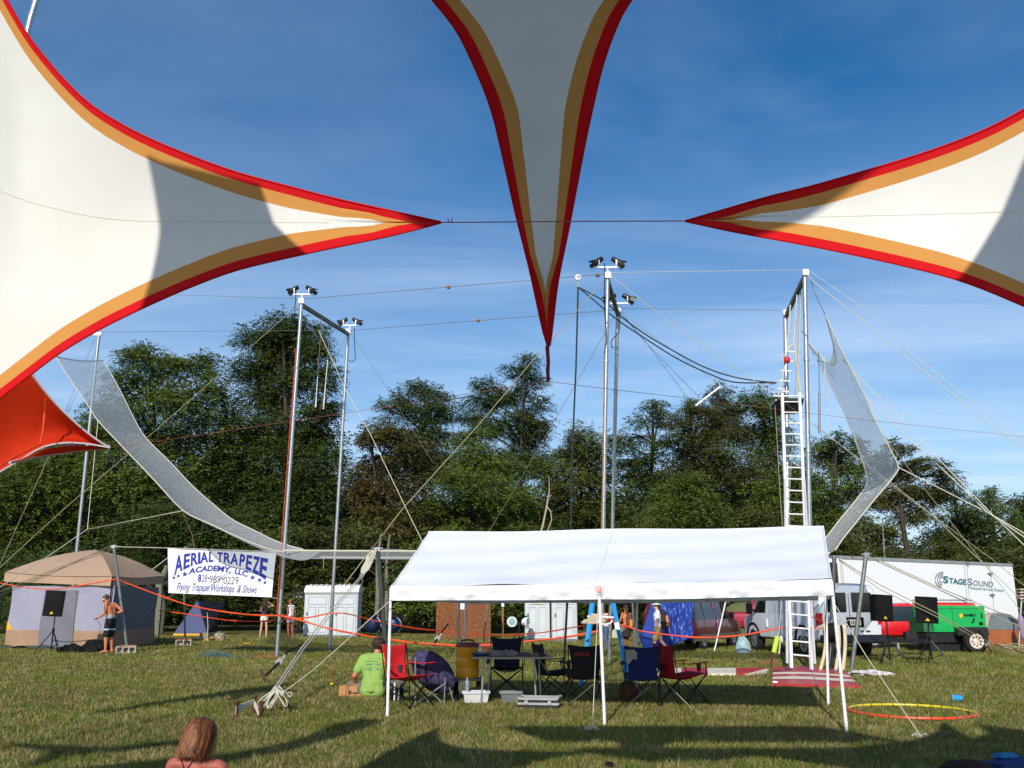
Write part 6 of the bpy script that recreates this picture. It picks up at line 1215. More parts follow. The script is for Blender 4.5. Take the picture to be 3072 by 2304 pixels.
# blue stepladder
t = thing('stepladder', G(1830, 2010), 'tall sky blue stepladder standing open behind the canopy', 'stepladder'); bl = mat('sky_blue_fibreglass', (40, 152, 222), .4, var=.04); dl_ = 17.5
top = P(1810, 1660, 18.4)
def sled(a, b, m=bl): mb = MB(); mb.bar(a, b, .075, .03); mb.build('rail', m, t)
fL0, fR0 = Vector((P(1741, 1990, 18.2).x, 18.2, 0)), Vector((P(1893, 2030, 17.0).x, 17.0, 0))
sled(fL0, P(1796, 1650, 18.2)); sled(fR0, P(1806, 1650, 17.8)); sled(fL0 + Vector((.15, 1.3, 0)), P(1800, 1650, 18.4)); sled(fR0 + Vector((.1, 1.2, 0)), P(1812, 1650, 18.2))
mb = MB(); mb.bar(P(1763, 1849, 17.7), P(1848, 1852, 17.5), .05, .03); mb.build('step', white_metal, t)
for y in (1700, 1745, 1790): mb = MB(); mb.bar(P(1796 - (y - 1650) * .15, y, 17.9), P(1806 + (y - 1650) * .22, y, 17.8), .05, .03); mb.build('step', white_metal, t)
mb = MB(); c = P(1849, 1868, 17.25); mb.bar(c, P(1853, 1890, 17.22), .082, .037); mb.build('white_sticker', white_metal, t); mb = MB(); mb.bar(P(1865, 1918, 17.1), P(1870, 1936, 17.08), .06, .04); mb.build('oval_sticker', mat('pale_sticker', (220, 228, 230)), t)
lump(P(1788, 1872, 17.6), (.20, .04, .14), mat('beige_rag', (190, 178, 152), .9, bump=.6), 'beige rags hung over the stepladder crosspiece', 'cloth', 'beige_rag', 50, .4)
mb = MB(); cc = P(1814, 1860, 17.35); mb.tube([cc + Vector((.14 * math.cos(a), 0, .08 * math.sin(a) - .0)) for a in np.linspace(math.pi, 2 * math.pi, 14)], .018, 6); tag(mb.build('white_hoop', white_metal, smooth=True), 'small white rim hanging from the stepladder crosspiece', 'rim')
# safety belts hung by the corner post
t = thing('hanging_belts', P(2500, 1880, 21.5), 'black trousers and harness straps hanging behind the right canopy legs', 'harness')
for k, (x0, x1, m) in enumerate([(2483, 2491, 0), (2493, 2505, 1), (2508, 2520, 1), (2521, 2530, 1)]):
    mb = MB(); a, b_ = P(x0, 1876, 21.6), P(x1, 1876, 21.6); c_, d_ = P(x0 - 2, 2000, 21.4), P(x1 - 3, 2000, 21.4); mb.grid(lambda u, v: (a.lerp(b_, u)).lerp(c_.lerp(d_, u), v) + Vector((0, .04 * math.sin(u * 3 + v * 6 + k), 0)), 6, 16); mb.build('dark_strap', mat('faded_black_cloth', (34, 34, 38), .9, bump=.4), t, smooth=True, solid=.02)
for x, dx in ((2475, -12), (2514, -4), (2532, 0)):
    mb = MB(); mb.grid(lambda u, v: P(x + 5 * (u - .5) * 2 + dx * (v ** 2) * .9 + 4 * math.sin(v * 4), 1874 + 138 * v, 21.3), 3, 16); mb.build('cream_strap', mat('cream_webbing', (206, 194, 162), .85), t, smooth=True, solid=.01)
mb = MB(); mb.ell(P(2500, 1895, 21.4), (.24, .1, .2)); mb.build('bundle_top', black_p, t, smooth=True)
# pulley weight bag hanging near ladder
t = thing('hanging_pad', P(2325, 1930, 20.5), 'lime green padded roll hanging on a line, left of the climbing ladder', 'pad'); mb = MB(); mb.tube([P(2332, 1908, 20.5), P(2322, 1957, 20.5)], [.055, .055], 10); mb.build('roll', mat('lime_pad', (180, 212, 70), .6), t, smooth=True, sharp=50); mb = MB(); mb.tube([P(2345, 1790, 20.5), P(2337, 1898, 20.5), P(2332, 1908, 20.5)], .008, 5); mb.build('line', rope_w, t)
mb = MB(); mb.ell(P(2343, 1918, 20.5), (.05, .04, .08)); mb.tube([P(2340, 1928, 20.5), P(2337, 1962, 20.5)], .018, 6); mb.build('white_knot', rope_w, t, smooth=True)
mb = MB(); gg = G(2312, 2010); mb.tube([gg, P(2318, 1960, gg.y)], .025, 7); tag(mb.build('iron_stake', rust), 'tall rusty stake under the lime green roll', 'stake', 'rusty iron stakes holding the thick white ropes')
mb = MB(); bb = P(2200, 1926, 30); 
lump(Vector((P(2230, 1940, 30).x, 30, 0)), (.25, .2, .48), mat('pale_plastic_bag', (176, 206, 212), .4, transl=.3), 'pale bluish plastic bag standing before the front wheel of the white van', 'bag', 'plastic_bag', 60, .15)
# ------------------------------------------------------------------ PA speakers
def speaker(cx_, yb, x0, x1, y0, y1, lab, labs, yaw, hz=None, spread=.5):
    g = G(cx_, yb); d = g.y; t = thing('speaker_stand', g, labs, 'speaker stand', 'black tripod speaker stands'); z1 = P(0, y1, d).z; z0 = P(0, y0, d).z; hub = .62 * z1
    mb = MB(); mb.tube([g + Vector((0, 0, .12)), g + Vector((0, 0, hub)), g + Vector((0, 0, hub))], .024, 8); mb.tube([g + Vector((0, 0, hub)), g + Vector((0, 0, z1 + .02))], .018, 8); mb.build('pole', black_m, t, smooth=True)
    mb = MB(); mb.lathe([(.03, -.05), (.04, -.03), (.04, .05), (.028, .07)], 10, c=g + Vector((0, 0, hub))); mb.build('collar', black_p, t)
    for k, a in enumerate((R(200 + yaw), R(325 + yaw), R(85 + yaw))):
        e = g + Vector((spread * math.cos(a), spread * math.sin(a), .01)); mb = MB(); mb.tube([g + Vector((0, 0, hub)), e], .015, 7); lg = mb.build('leg', black_m, t, smooth=True)
        mb = MB(); mb.tube([g + Vector((0, 0, .16)), e.lerp(g + Vector((0, 0, hub)), .42)], .009, 5); mb.build('brace', black_m, lg)
    c = Vector((P((x0 + x1) / 2, yb, d).x, d, (z0 + z1) / 2)); c.x = P((x0 + x1) / 2, (y0 + y1) / 2, d).x; w = P(x1, 1800, d).x - P(x0, 1800, d).x; h = z0 - z1
    M = Matrix.Translation(c) @ Matrix.Rotation(R(yaw), 4, 'Z') @ Matrix.Rotation(R(3), 4, 'Y'); w *= .88
    s = thing('loudspeaker', c, lab, 'loudspeaker', 'black loudspeakers on stands')
    mb = MB(M); hw = w / 2; mb.prism([(-hw, -.0, -h / 2), (hw, -.0, -h / 2), (hw * .72, .34, -h / 2), (-hw * .72, .34, -h / 2)], (0, 0, h)); mb.build('cabinet', black_p, s)
    mb = MB(M); mb.grid(lambda u, v: ((u - .5) * w * .93, -.014 - .02 * math.sin(math.pi * u), (v - .5) * h * .93), 8, 8); gr = mb.build('grille', mat('speaker_grille', (18, 18, 19), .8, .0, spec=.2, bump=.3, bscale=200), s, smooth=True, sharp=180)
    mb = MB(M)
    for k in range(12):
        a0, a1 = 2 * math.pi * k / 12, 2 * math.pi * (k + 1) / 12; f = lambda r_, a: (r_ * math.cos(a), -.037, h * .26 + r_ * .55 * math.sin(a)); mb.add([f(.13, a0), f(.13, a1), f(.122, a1), f(.122, a0)], [(0, 1, 2, 3)])
    mb.build('horn_outline', mat('horn_line', (50, 50, 52), .4), gr)
    mb = MB(M); mb.prism([(-.055, -.044, -h * .41), (.055, -.044, -h * .41), (0, -.044, -h * .30)], (0, .004, 0)); bd = mb.build('badge', mat('yellow_badge', (236, 196, 40), .5), s); mb = MB(M); mb.prism([(-.008, -.047, -h * .395), (.008, -.047, -h * .395), (0, -.047, -h * .33)], (0, .002, 0)); mb.build('badge_mark', black_p, bd)
speaker(152, 1962, 130, 191, 1772, 1849, 'black loudspeaker before the tan cabin tent', 'tripod stand carrying the loudspeaker by the tan cabin tent', 6)
speaker(2672, 1997, 2618, 2686, 1784, 1864, 'black loudspeaker left of the pair in front of the red pickup', 'tripod stand of the left speaker of the right hand pair', 12)
speaker(2797, 1995, 2744, 2816, 1790, 1870, 'black loudspeaker right of the pair, in front of the green generator', 'tripod stand of the right speaker in front of the generator', -10)
for x0, x1, y0, y1 in ((2668, 2668, 0, 0),): pass
line('thin cable hanging from the left stand of the right hand pair', [(2788, 1870), (2775, 1910), (2763, 1960), (2763, 1995)], 23.4, .007, black_p, cat='cable', name='cable')
# ------------------------------------------------------------------ vehicles
glass = mat('vehicle_glass', (22, 32, 34), .06, spec=.8, var=.3, scale=1.5); tyre = mat('tyre_rubber', (24, 24, 25), .85, bump=.3, bscale=40); rimm = mat('wheel_rim', (170, 172, 174), .3, .6)
def wheel(t, M, x, y, r, w=.22, rm_=rimm, name='wheel'):
    s = 1 if y > 0 else -1
    mb = MB(M); mb.lathe([(r * .6, -w / 2), (r * .93, -w / 2), (r, -w * .3), (r, w * .3), (r * .93, w / 2), (r * .6, w / 2)], 22, c=(x, y, r), axis='y'); wh = mb.build(name, tyre, t, smooth=True, sharp=40)
    mb = MB(M); mb.lathe([(r * .6, 0), (r * .62, w * .515 * s), (r * .54, w * .53 * s), (r * .48, w * .505 * s), (r * .2, w * .505 * s), (r * .16, w * .55 * s), (.005, w * .55 * s)], 18, c=(x, y, r), axis='y'); mb.build('rim', rm_, wh, smooth=True, sharp=40)
    mb = MB(M)
    for k in range(8): a = 2 * math.pi * k / 8; mb.ell((x + r * .38 * math.cos(a), y + s * w * .51, r + r * .38 * math.sin(a)), (r * .07, .01, r * .07), n=8, m=4)
    mb.build('rim_hole', black_p, wh)
def body(t, M, st, m):
    mb = MB(M); rings = []
    for (x, zb, zs, zt, wb, wt) in st:
        c = min(.12, (zt - zs) * .4)
        half = [(0, zb), (wb * .85, zb), (wb * .985, zb + .08), (wb, (zb + zs) / 2), (wb * .99, zs), (wt + (wb - wt) * .35, zs + (zt - zs) * .5), (wt + .0, zt - c), (wt - c * .5, zt - c * .2), (wt * .6, zt - .0), (0, zt + .015)]
        rings.append([(x, y, z) for y, z in half] + [(x, -y, z) for y, z in half[-2:0:-1]])
    n = len(rings[0]); vs = [p for r_ in rings for p in r_]; fs = [(i * n + k, i * n + (k + 1) % n, (i + 1) * n + (k + 1) % n, (i + 1) * n + k) for i in range(len(rings) - 1) for k in range(n)]
    fs += [tuple(range(n)), tuple(range((len(rings) - 1) * n, len(rings) * n))[::-1]]; mb.add(vs, fs); return mb.build('body', m, t, smooth=True, sharp=32)
def interp(st, x):
    for a, b in zip(st, st[1:]):
        if a[0] <= x <= b[0]: f = (x - a[0]) / (b[0] - a[0]); return tuple(a[i] + (b[i] - a[i]) * f for i in range(6))
    return st[-1]
def side_y(st, x, z):
    _, zb, zs, zt, wb, wt = interp(st, x)
    if z <= zs: return wb * .995
    f = (z - zs) / (zt - zs)
    return wb * .99 + (wt + (wb - wt) * .35 - wb * .99) * min(1, f * 2) if f < .5 else (wt + (wb - wt) * .35) + (wt - (wt + (wb - wt) * .35)) * (f - .5) * 2
def side_patch(t, M, st, poly, s, m, name, off=.012, par=None):
    mb = MB(M); (xa, za), (xb, zb_), (xc, zc), (xd, zd) = poly   # bl, br, tr, tl
    def f(u, v):
        x = (xa + (xb - xa) * u) * (1 - v) + (xd + (xc - xd) * u) * v; z = (za + (zb_ - za) * u) * (1 - v) + (zd + (zc - zd) * u) * v; return (x, s * (side_y(st, x, z) + off), z)
    mb.grid(f, 6, 6); return mb.build(name, m, par or t, smooth=True, sharp=180)
# --- white van
vd = G(2447, 1972); van = thing('white_van', vd, 'white full size van seen from behind with its left side in view', 'van')
vpaint = mat('white_van_paint', (226, 230, 236), .3, var=.015, coat=.6); VM = Matrix.Translation(P(2447, 1800, 26.6) * 1.0)
rl = P(2449, 1800, 26.9); RW = 1.0
yaw_v = R(90 + 9)  # +x local -> heading
h = Vector((math.cos(yaw_v), math.sin(yaw_v), 0)); left = Vector((-h.y, h.x, 0)); org = Vector((rl.x, rl.y, 0)) - left * RW
VM = Matrix(((h.x, left.x, 0, org.x), (h.y, left.y, 0, org.y), (0, 0, 1, 0), (0, 0, 0, 1)))
st = [(0, .55, 1.2, 1.92, .95, .80), (.06, .46, 1.2, 2.05, 1.0, .85), (.5, .42, 1.2, 2.13, 1.01, .87), (3.9, .42, 1.2, 2.13, 1.01, .87), (4.25, .42, 1.2, 2.02, 1.01, .84), (4.85, .42, 1.15, 1.36, 1.0, .84), (5.35, .45, 1.0, 1.2, .98, .80), (5.55, .5, .8, 1.0, .9, .7)]
body(van, VM, st, vpaint)
def rear_patch(y0, y1, z0, z1, m, name, off=.01, par=None, tilt=0.0, n=6):
    mb = MB(VM)
    def f(u, v):
        y = y0 + (y1 - y0) * u; z = z0 + (z1 - z0) * v; k = 1 - max(0, z - 1.2) * .17; x = -off + max(0, z - 1.9) * .3; return (x, y * k, z)
    mb.grid(f, n, n); return mb.build(name, m, par or van, smooth=True, sharp=180)
rear_patch(.09, .80, 1.30, 1.86, glass, 'rear_window'); rear_patch(-.80, -.09, 1.30, 1.86, glass, 'rear_window')
rear_patch(-.012, .012, .62, 1.95, mat('door_gap', (90, 94, 98), .6), 'door_seam', .006); rear_patch(.86, .98, .95, 1.28, mat('tail_lamp_red', (190, 16, 24), .2), 'tail_light', .014); rear_patch(-.98, -.86, .95, 1.28, MATS['tail_lamp_red'], 'tail_light', .014)
rear_patch(-.42, .12, .88, 1.16, black_p, 'plate_holder', .016); pl = rear_patch(-.32, .02, .93, 1.10, mat('number_plate', (216, 214, 200), .4), 'number_plate', .022)
mb = MB(VM)
for y, z, w in ((-.30, 1.085, .02),): pass
for k, (a, b) in enumerate(((-.28, -.24), (-.22, -.18), (-.17, -.13), (-.11, -.07), (-.05, -.02))): mb.box((-.027, (a + b) / 2, 1.01), (.004, (b - a) * .7, .07))
mb.build('plate_characters', mat('plate_ink', (40, 44, 60)), pl)
mb = MB(VM); mb.box((-.10, 0, .55), (.22, 1.98, .24), bev=.04); mb.build('rear_bumper', mat('dark_bumper', (30, 32, 44), .45), van)
rear_patch(-.60, -.46, .74, .79, mat('dark_badge', (50, 58, 84), .4), 'oval_emblem', .016); rear_patch(-.40, -.30, .745, .78, MATS['dark_badge'], 'small_badge', .016)
side_patch(van, VM, st, [(3.55, 1.25), (4.55, 1.25), (4.15, 1.88), (3.62, 1.9)], 1, glass, 'side_window')
for x in (3.3, 1.75): side_patch(van, VM, st, [(x, .5), (x + .015, .5), (x + .015, 2.0), (x, 2.0)], 1, MATS['door_gap'], 'door_seam', .006)
side_patch(van, VM, st, [(1.9, 1.25), (3.2, 1.25), (3.2, 1.85), (1.9, 1.85)], 1, mat('panel_grey', (200, 206, 214), .35, coat=.5), 'pressed_panel', .008)
side_patch(van, VM, st, [(.0, .93), (.12, .93), (.12, 1.27), (.0, 1.27)], 1, MATS['tail_lamp_red'], 'tail_light', .014)
mb = MB(VM); mb.box((3.42, 1.03, .93), (.06, .03, .25)); mb.build('door_handle', white_metal, van)
mb = MB(VM); mb.box((4.3, 1.22, 1.38), (.12, .2, .36), bev=.03); mb.bar((4.3, 1.0, 1.3), (4.3, 1.2, 1.35), .04, .06); mb.build('wing_mirror', black_p, van)
mb = MB(VM); mb.tube([(.1, .9, 2.2), (.9, .9, 2.22), (3.4, .9, 2.2)], .02, 6); mb.build('roof_rail', white_metal, van)
for x in (1.0, 4.55):
    for s in (1, -1): wheel(van, VM, x, s * .88, .38, .24)
for x in (1.0, 4.55):
    mb = MB(VM); mb.tube([(x + .50 * math.cos(a), 1.012, .42 + .48 * math.sin(a)) for a in np.linspace(.1, math.pi - .1, 14)], .035, 6); mb.build('wheel_arch', black_p, van)
# --- maroon minivan with tarp
mr = G(2085, 1965); yaw_m = R(90 - 34); h = Vector((math.cos(yaw_m), math.sin(yaw_m), 0)); left = Vector((-h.y, h.x, 0)); rr0 = Vector((P(2080, 1900, 31.2).x, 31.2, 0)); org = rr0 + left * .95
MM = Matrix(((h.x, left.x, 0, org.x), (h.y, left.y, 0, org.y), (0, 0, 1, 0), (0, 0, 0, 1)))
mini = thing('maroon_minivan', org, 'maroon minivan partly covered by a blue tarpaulin', 'minivan'); mp_ = mat('maroon_paint', (96, 22, 34), .3, var=.05, coat=.6)
st2 = [(0, .5, 1.0, 1.6, .9, .7), (.08, .35, 1.0, 1.7, .95, .75), (.5, .3, 1.0, 1.74, .95, .78), (2.9, .3, 1.0, 1.72, .95, .76), (3.3, .3, 1.0, 1.6, .95, .72), (4.0, .32, .95, 1.12, .94, .78), (4.55, .36, .8, .98, .9, .74), (4.75, .42, .7, .85, .82, .66)]
body(mini, MM, st2, mp_)
for poly in ([(.25, 1.02), (.95, 1.02), (.95, 1.55), (.38, 1.55)], [(1.1, 1.02), (2.0, 1.02), (2.0, 1.58), (1.1, 1.57)], [(2.15, 1.02), (3.35, 1.02), (2.95, 1.56), (2.15, 1.58)]): side_patch(mini, MM, st2, poly, -1, glass, 'side_window')
for x in (1.02, 2.08): side_patch(mini, MM, st2, [(x, .35), (x + .02, .35), (x + .02, 1.6), (x, 1.6)], -1, mat('maroon_gap', (50, 10, 16)), 'door_seam', .006)
side_patch(mini, MM, st2, [(.0, .30), (4.6, .32), (4.6, .52), (.0, .50)], -1, mat('tan_cladding', (120, 96, 84), .5), 'lower_cladding', .01)
mb = MB(MM); mb.box((3.25, -1.08, 1.12), (.1, .18, .2), bev=.03); mb.build('wing_mirror', black_p, mini); side_patch(mini, MM, st2, [(4.35, .62), (4.6, .62), (4.55, .80), (4.3, .82)], -1, mat('amber_lamp', (190, 130, 80), .3), 'headlight')
for x in (.95, 3.75):
    for s in (1, -1): wheel(mini, MM, x, s * .84, .33, .2)
# orange patterned cloth strip on the minivan windscreen pillar
mb = MB(MM); mb.grid(lambda u, v: (2.08 + .14 * u + .5 * (1 - v) * .1, -side_y(st2, 2.1, .75 + .95 * v) - .03, .55 + 1.12 * v), 3, 12); tag(mb.build('patterned_cloth', mat('orange_pattern', (226, 100, 70), .8, rgb2=(110, 70, 170), scale=12), smooth=True, solid=.01), 'orange and violet patterned cloth draped down the maroon van door', 'cloth')
tarp = mat('blue_tarpaulin', (40, 66, 150), .38, var=.1, scale=3, bump=.7, bscale=7)
t = thing('tarpaulin', P(2020, 1960, 29.3), 'crumpled shiny blue tarpaulin hung over the rear of the maroon van', 'tarpaulin')
def tp_(u, v):
    top = P(1958 + (2078 - 1958) * u, 1797, 30.6); bot = P(1975 + (2076 - 1975) * u, 1932 - 6 * u + (10 * math.sin(u * 5)), 30.2); q = top.lerp(bot, v); q.y += .10 * math.sin(u * 9 + v * 3 + math.sin(v * 4)) * (.3 + v) + .06 * math.sin(u * 23 - v * 6) + .03 * math.sin(u * 47 + v * 11) + .03 * math.sin(v * 17 + u * 9); return q
mb = MB(); mb.grid(tp_, 44, 30); mb.build('front_drop', tarp, t, smooth=True, sharp=180, solid=.006)
mb = MB(); mb.grid(lambda u, v: tp_(u, 0).lerp(P(2000 + 90 * u, 1776, 32.4), v) + Vector((0, 0, .03 * math.sin(u * 13))), 20, 8); mb.build('top_sheet', tarp, t, smooth=True, sharp=180)
mb = MB(); mb.add([P(1958, 1797, 30.6), P(1935, 1870, 30.3), P(1915, 1910, 30.1), P(1922, 1925, 30.1), P(1935, 1960, 29.8), P(1968, 1955, 29.9), P(1980, 1930, 30.2)], [(0, 1, 2, 3, 4, 5, 6)]); mb.build('left_flap', tarp, t)
# blue awning beyond
mb = MB(); mb.prism([P(2175, 1799, 36), P(2275, 1799, 36), P(2270, 1790, 38), P(2180, 1790, 38)], (0, 0, .12)); tag(mb.build('blue_awning', tarp), 'edge of a blue awning between the maroon van and the white van', 'awning')
# red pickups
def pickup(label, org, yaw, m, sc=1.0, topper=True, name='red_pickup'):
    h = Vector((math.cos(yaw), math.sin(yaw), 0)); left = Vector((-h.y, h.x, 0)); M = Matrix(((h.x, left.x, 0, org.x), (h.y, left.y, 0, org.y), (0, 0, 1, 0), (0, 0, 0, 1))) @ Matrix.Scale(sc, 4)
    t = thing(name, org, label, 'pickup'); s1 = [(0, .5, .95, 1.7, .86, .68), (.05, .45, .98, 1.76, .9, .72), (2.0, .45, .98, 1.78, .9, .74), (2.06, .45, .98, 1.16, .9, .8), (2.14, .45, .98, 1.18, .9, .8), (2.22, .45, .98, 1.68, .9, .70), (2.6, .45, .98, 1.76, .9, .70), (3.3, .45, .98, 1.72, .9, .68), (3.9, .45, .95, 1.12, .9, .8), (4.8, .5, .9, 1.05, .88, .76), (4.95, .55, .8, .95, .8, .7)]
    if not topper: s1 = [(0, .5, .95, 1.12, .86, .84), (.05, .45, .98, 1.15, .9, .86), (2.14, .45, .98, 1.15, .9, .86)] + s1[5:]
    body(t, M, s1, m)
    for s in (1, -1):
        side_patch(t, M, s1, [(2.35, 1.05), (3.5, 1.05), (3.2, 1.62), (2.42, 1.62)], s, glass, 'side_window')
        if topper: side_patch(t, M, s1, [(.25, 1.12), (1.8, 1.12), (1.8, 1.6), (.25, 1.6)], s, mat('topper_window', (112, 20, 34), .15), 'topper_window')
        for x in (2.27, 3.55): side_patch(t, M, s1, [(x, .5), (x + .015, .5), (x + .015, 1.6 if x < 3 else 1.1), (x, 1.6 if x < 3 else 1.1)], s, mat('red_gap', (80, 10, 14)), 'door_seam', .006)
    for x in (.95, 4.05):
        for s in (1, -1): wheel(t, M, x, s * .8, .34, .2)
    mb = MB(M); mb.box((-.08, 0, .52), (.14, 1.7, .16)); mb.box((5.0, 0, .52), (.14, 1.7, .16)); mb.build('bumper', rimm, t)
    if topper: mb = MB(M); mb.tube([(.1, .62, 1.86), (2.0, .62, 1.86)], .03, 6); mb.tube([(.1, -.62, 1.86), (2.0, -.62, 1.86)], .03, 6); mb.box((.3, 0, 1.85), (.04, 1.3, .04)); mb.box((1.7, 0, 1.85), (.04, 1.3, .04)); mb.build('roof_rack', rimm, t)
    return t
redp = mat('red_paint', (206, 18, 30), .3, var=.04, coat=.6); pr = P(2900, 1900, 34.5); 
pickup('bright red pickup with capped bed behind the loudspeakers', Vector((P(2885, 1900, 34).x, 33.2, 0)), R(174), redp, sc=.89)
pickup('darker red pickup half hidden between the maroon van and the white van', Vector((P(2140, 1900, 41).x, 42.5, 0)), R(-25), mat('dark_red_pickup_paint', (150, 20, 44), .3, coat=.6), topper=False)
dome('olive tent or boat cover seen above the darker red pickup', 2170, 2330, 1806, 1890, mat('olive_fly', (92, 96, 60), .8), mat('olive_low', (80, 84, 54), .8), .3, d=47, name='olive_tent')
# --- box trailer
cA, cB = Vector((P(2527, 1800, 38.5).x, 38.5, 0)), Vector((P(3050, 1800, 47.0).x, 47.0, 0)); hd = (cB - cA).normalized(); nrm = Vector((hd.y, -hd.x, 0)); L = (cB - cA).length; zt, zb = P(0, 1666, 38.5).z, .55
TM = Matrix(((hd.x, -nrm.x, 0, cA.x), (hd.y, -nrm.y, 0, cA.y), (0, 0, 1, 0), (0, 0, 0, 1)))
tr = thing('box_trailer', cA, 'long white box trailer lettered STAGESOUND with a side door', 'trailer'); wp = mat('white_trailer_paint', (248, 249, 250), .4, var=.012, coat=.3)
def tz(x): return zt
mb = MB(TM); mb.prism([(0, 0, zb), (L, 0, zb), (L + .15, .3, zb), (L + .15, 2.3, zb), (L, 2.5, zb), (0, 2.5, zb)], (0, 0, zt - zb - .1)); mb.build('box', wp, tr)
mb = MB(TM); mb.box((L / 2, -.012, zt - .07), (L, .05, .13)); mb.box((L / 2, 1.25, zt - .03), (L, 2.4, .05)); mb.box((L / 2, -.012, zb + .06), (L, .04, .12)); mb.build('edge_rail', mat('trailer_aluminium', (176, 178, 176), .4, .5), tr)
mb = MB(TM); mb.box((.1, -.02, (zt + zb) / 2), (.22, .03, zt - zb - .3)); mb.build('front_post', mat('pale_post', (222, 222, 218), .4), tr); mb = MB(TM); mb.box((-.25, 1.2, 1.9), (.5, 2.2, 2.6)); mb.build('dark_end', mat('dark_trailer_end', (44, 36, 38), .7), tr)
mb = MB(TM)
for x in (.9, L * .69): mb.box((x, -.05, zt - .05), (.12, .03, .06))
mb.build('marker_lamp', mat('tail_lamp_red', (190, 16, 24)), tr)
def tw(px, z, off=.01):   # point on trailer side at image column px
    best = None
    for f in np.linspace(0, 1, 500):
        q = cA.lerp(cB, f); q.z = z; dep = q.y * cp + (z - EYE) * sp; e = abs(1536 + q.x / dep * F - px)
        if best is None or e < best[0]: best = (e, f)
    q = cA.lerp(cB, best[1]); q.z = z; return q + nrm * off
def tpz(px, py):          # point on the side plane hit by the pixel ray
    r_ = ray(px, py); o = Vector((0, 0, EYE)); s = (cA - o).dot(nrm) / r_.dot(nrm); return o + r_ * s
mb = MB(); dA, dB, dC, dD = [tpz(x, y) + nrm * .012 for x, y in ((2892, 1688), (2968, 1697), (2985, 1868), (2905, 1862))]
for a, b in ((dA, dB), (dB, dC), (dA, dD)): mb.bar(a, b, .02, .05)
a, b = tpz(2900, 1698) + nrm * .015, tpz(2912, 1865) + nrm * .015; mb.bar(a, b, .02, .03)
dr_ = mb.build('side_door', mat('door_seal', (150, 154, 160), .5), tr)
mb = MB()
for x, y in ((2966, 1721), (2972, 1785), (2980, 1850), (2896, 1690)): q = tpz(x, y) + nrm * .05; mb.box(q, (.3, .05, .09))
mb.build('latch', mat('grey_latch', (120, 122, 128), .4, .5), dr_)
fnl = lambda x0, y0, x1, y1, x2, y2: (lambda u, v: tpz(x0 + (x1 - x0) * u + (x2 - x0) * v, y0 + (y1 - y0) * u + (y2 - y0) * v) + nrm * .02)
tealm, grm = mat('teal_lettering', (30, 120, 128), .5), mat('grey_lettering', (140, 140, 158), .5)
base = fnl(2828, 1748, 2982, 1762, 2828, 1728)
mb = MB(); text_to(mb, 'S', base, .0, .105, 0, 1.05, bold=.035); text_to(mb, 'TAGE', base, .115, .455, 0, .82, bold=.035); mb.build('word_stage', tealm, tr)
mb = MB(); text_to(mb, 'S', base, .47, .575, 0, 1.05, bold=.02); text_to(mb, 'OUND', base, .585, .98, 0, .82, bold=.02); mb.build('word_sound', grm, tr)
mb = MB(); text_to(mb, 'Production Services Division', fnl(2905, 1767, 3010, 1776, 2905, 1758), 0, 1, 0, 1, bold=.0); mb.build('small_lettering', tealm, tr)
for k, r_ in enumerate((10, 17, 24)):
    mb = MB(); c0 = (2829, 1740); pts = [tpz(c0[0] - 2 + (r_ * .95) * math.cos(a), c0[1] - 1 + r_ * .92 * math.sin(a)) + nrm * .02 for a in np.linspace(R(100), R(275), 14)]
    for a, b in zip(pts, pts[1:]): mb.bar(a, b, .01, .055)
    mb.build('sound_wave_arc', grm, tr)
for x in (L * .15, L * .23, L * .80):
    for y in (.3,): wheel(tr, TM, x, y, .48, .3)
# --- generator
gg = G(2812, 1955); gx0, gx1, gdist = 2802, 2957, 30.2; a, b = P(gx0, 1895, gdist), P(gx1, 1895, gdist + .3); ztop = P(2950, 1818, gdist).z; zbot = P(2880, 1896, gdist).z
gt = thing('generator', Vector(((a.x + b.x) / 2, gdist, 0)), 'green diesel generator on a black wheeled trailer, sun logo on its side', 'generator'); gm = mat('green_enamel', (22, 168, 84), .4, var=.03, coat=.3); gdm = mat('dark_green_enamel', (16, 96, 60), .45)
w = b.x - a.x; hh = ztop - zbot; GM = Matrix.Translation(Vector((a.x, gdist, zbot))) @ Matrix.Rotation(R(6), 4, 'Z')
mb = MB(GM); mb.prism([(0, 0, 0), (w, 0, 0), (w, 0, hh), (0, 0, hh * 1.03)], (0, 1.1, 0)); mb.build('cabinet', gm, gt); mb = MB(GM); mb.prism([(-.26, .12, 0), (-.02, .02, 0), (-.02, .02, hh * .55), (-.26, .12, hh * .55)], (0, .9, 0)); mb.build('radiator_end', gdm, gt)
mb = MB(GM)
for x in (w * .38,): mb.box((x, -.004, hh * .5), (.015, .006, hh))
mb.box((w * .5, -.004, hh * .90), (w, .006, .014)); mb.build('panel_seam', gdm, gt)
mb = MB(GM); mb.box((w * .93, -.01, hh * .62), (.035, .02, .16)); mb.box((w * .9, -.01, hh * .32), (.12, .02, .09)); mb.box((w * .88, -.01, hh * .13), (.32, .012, .09)); mb.box((w * .76, -.01, hh * .43), (.04, .03, .17), rot=Matrix.Rotation(R(30), 3, 'Y')); mb.box((w * .02, -.01, hh * .93), (.08, .01, .05)); mb.build('vent', black_p, gt)
mb = MB(GM); c = (w * .54, -.012, hh * .62)
for k in range(12):
    a_ = 2 * math.pi * k / 12; mb.add([(c[0] + .045 * math.cos(a_ - .26), -.012, c[2] + .045 * math.sin(a_ - .26)), (c[0] + .085 * math.cos(a_), -.012, c[2] + .085 * math.sin(a_)), (c[0] + .045 * math.cos(a_ + .26), -.012, c[2] + .045 * math.sin(a_ + .26)), c], [(0, 1, 2, 3)])
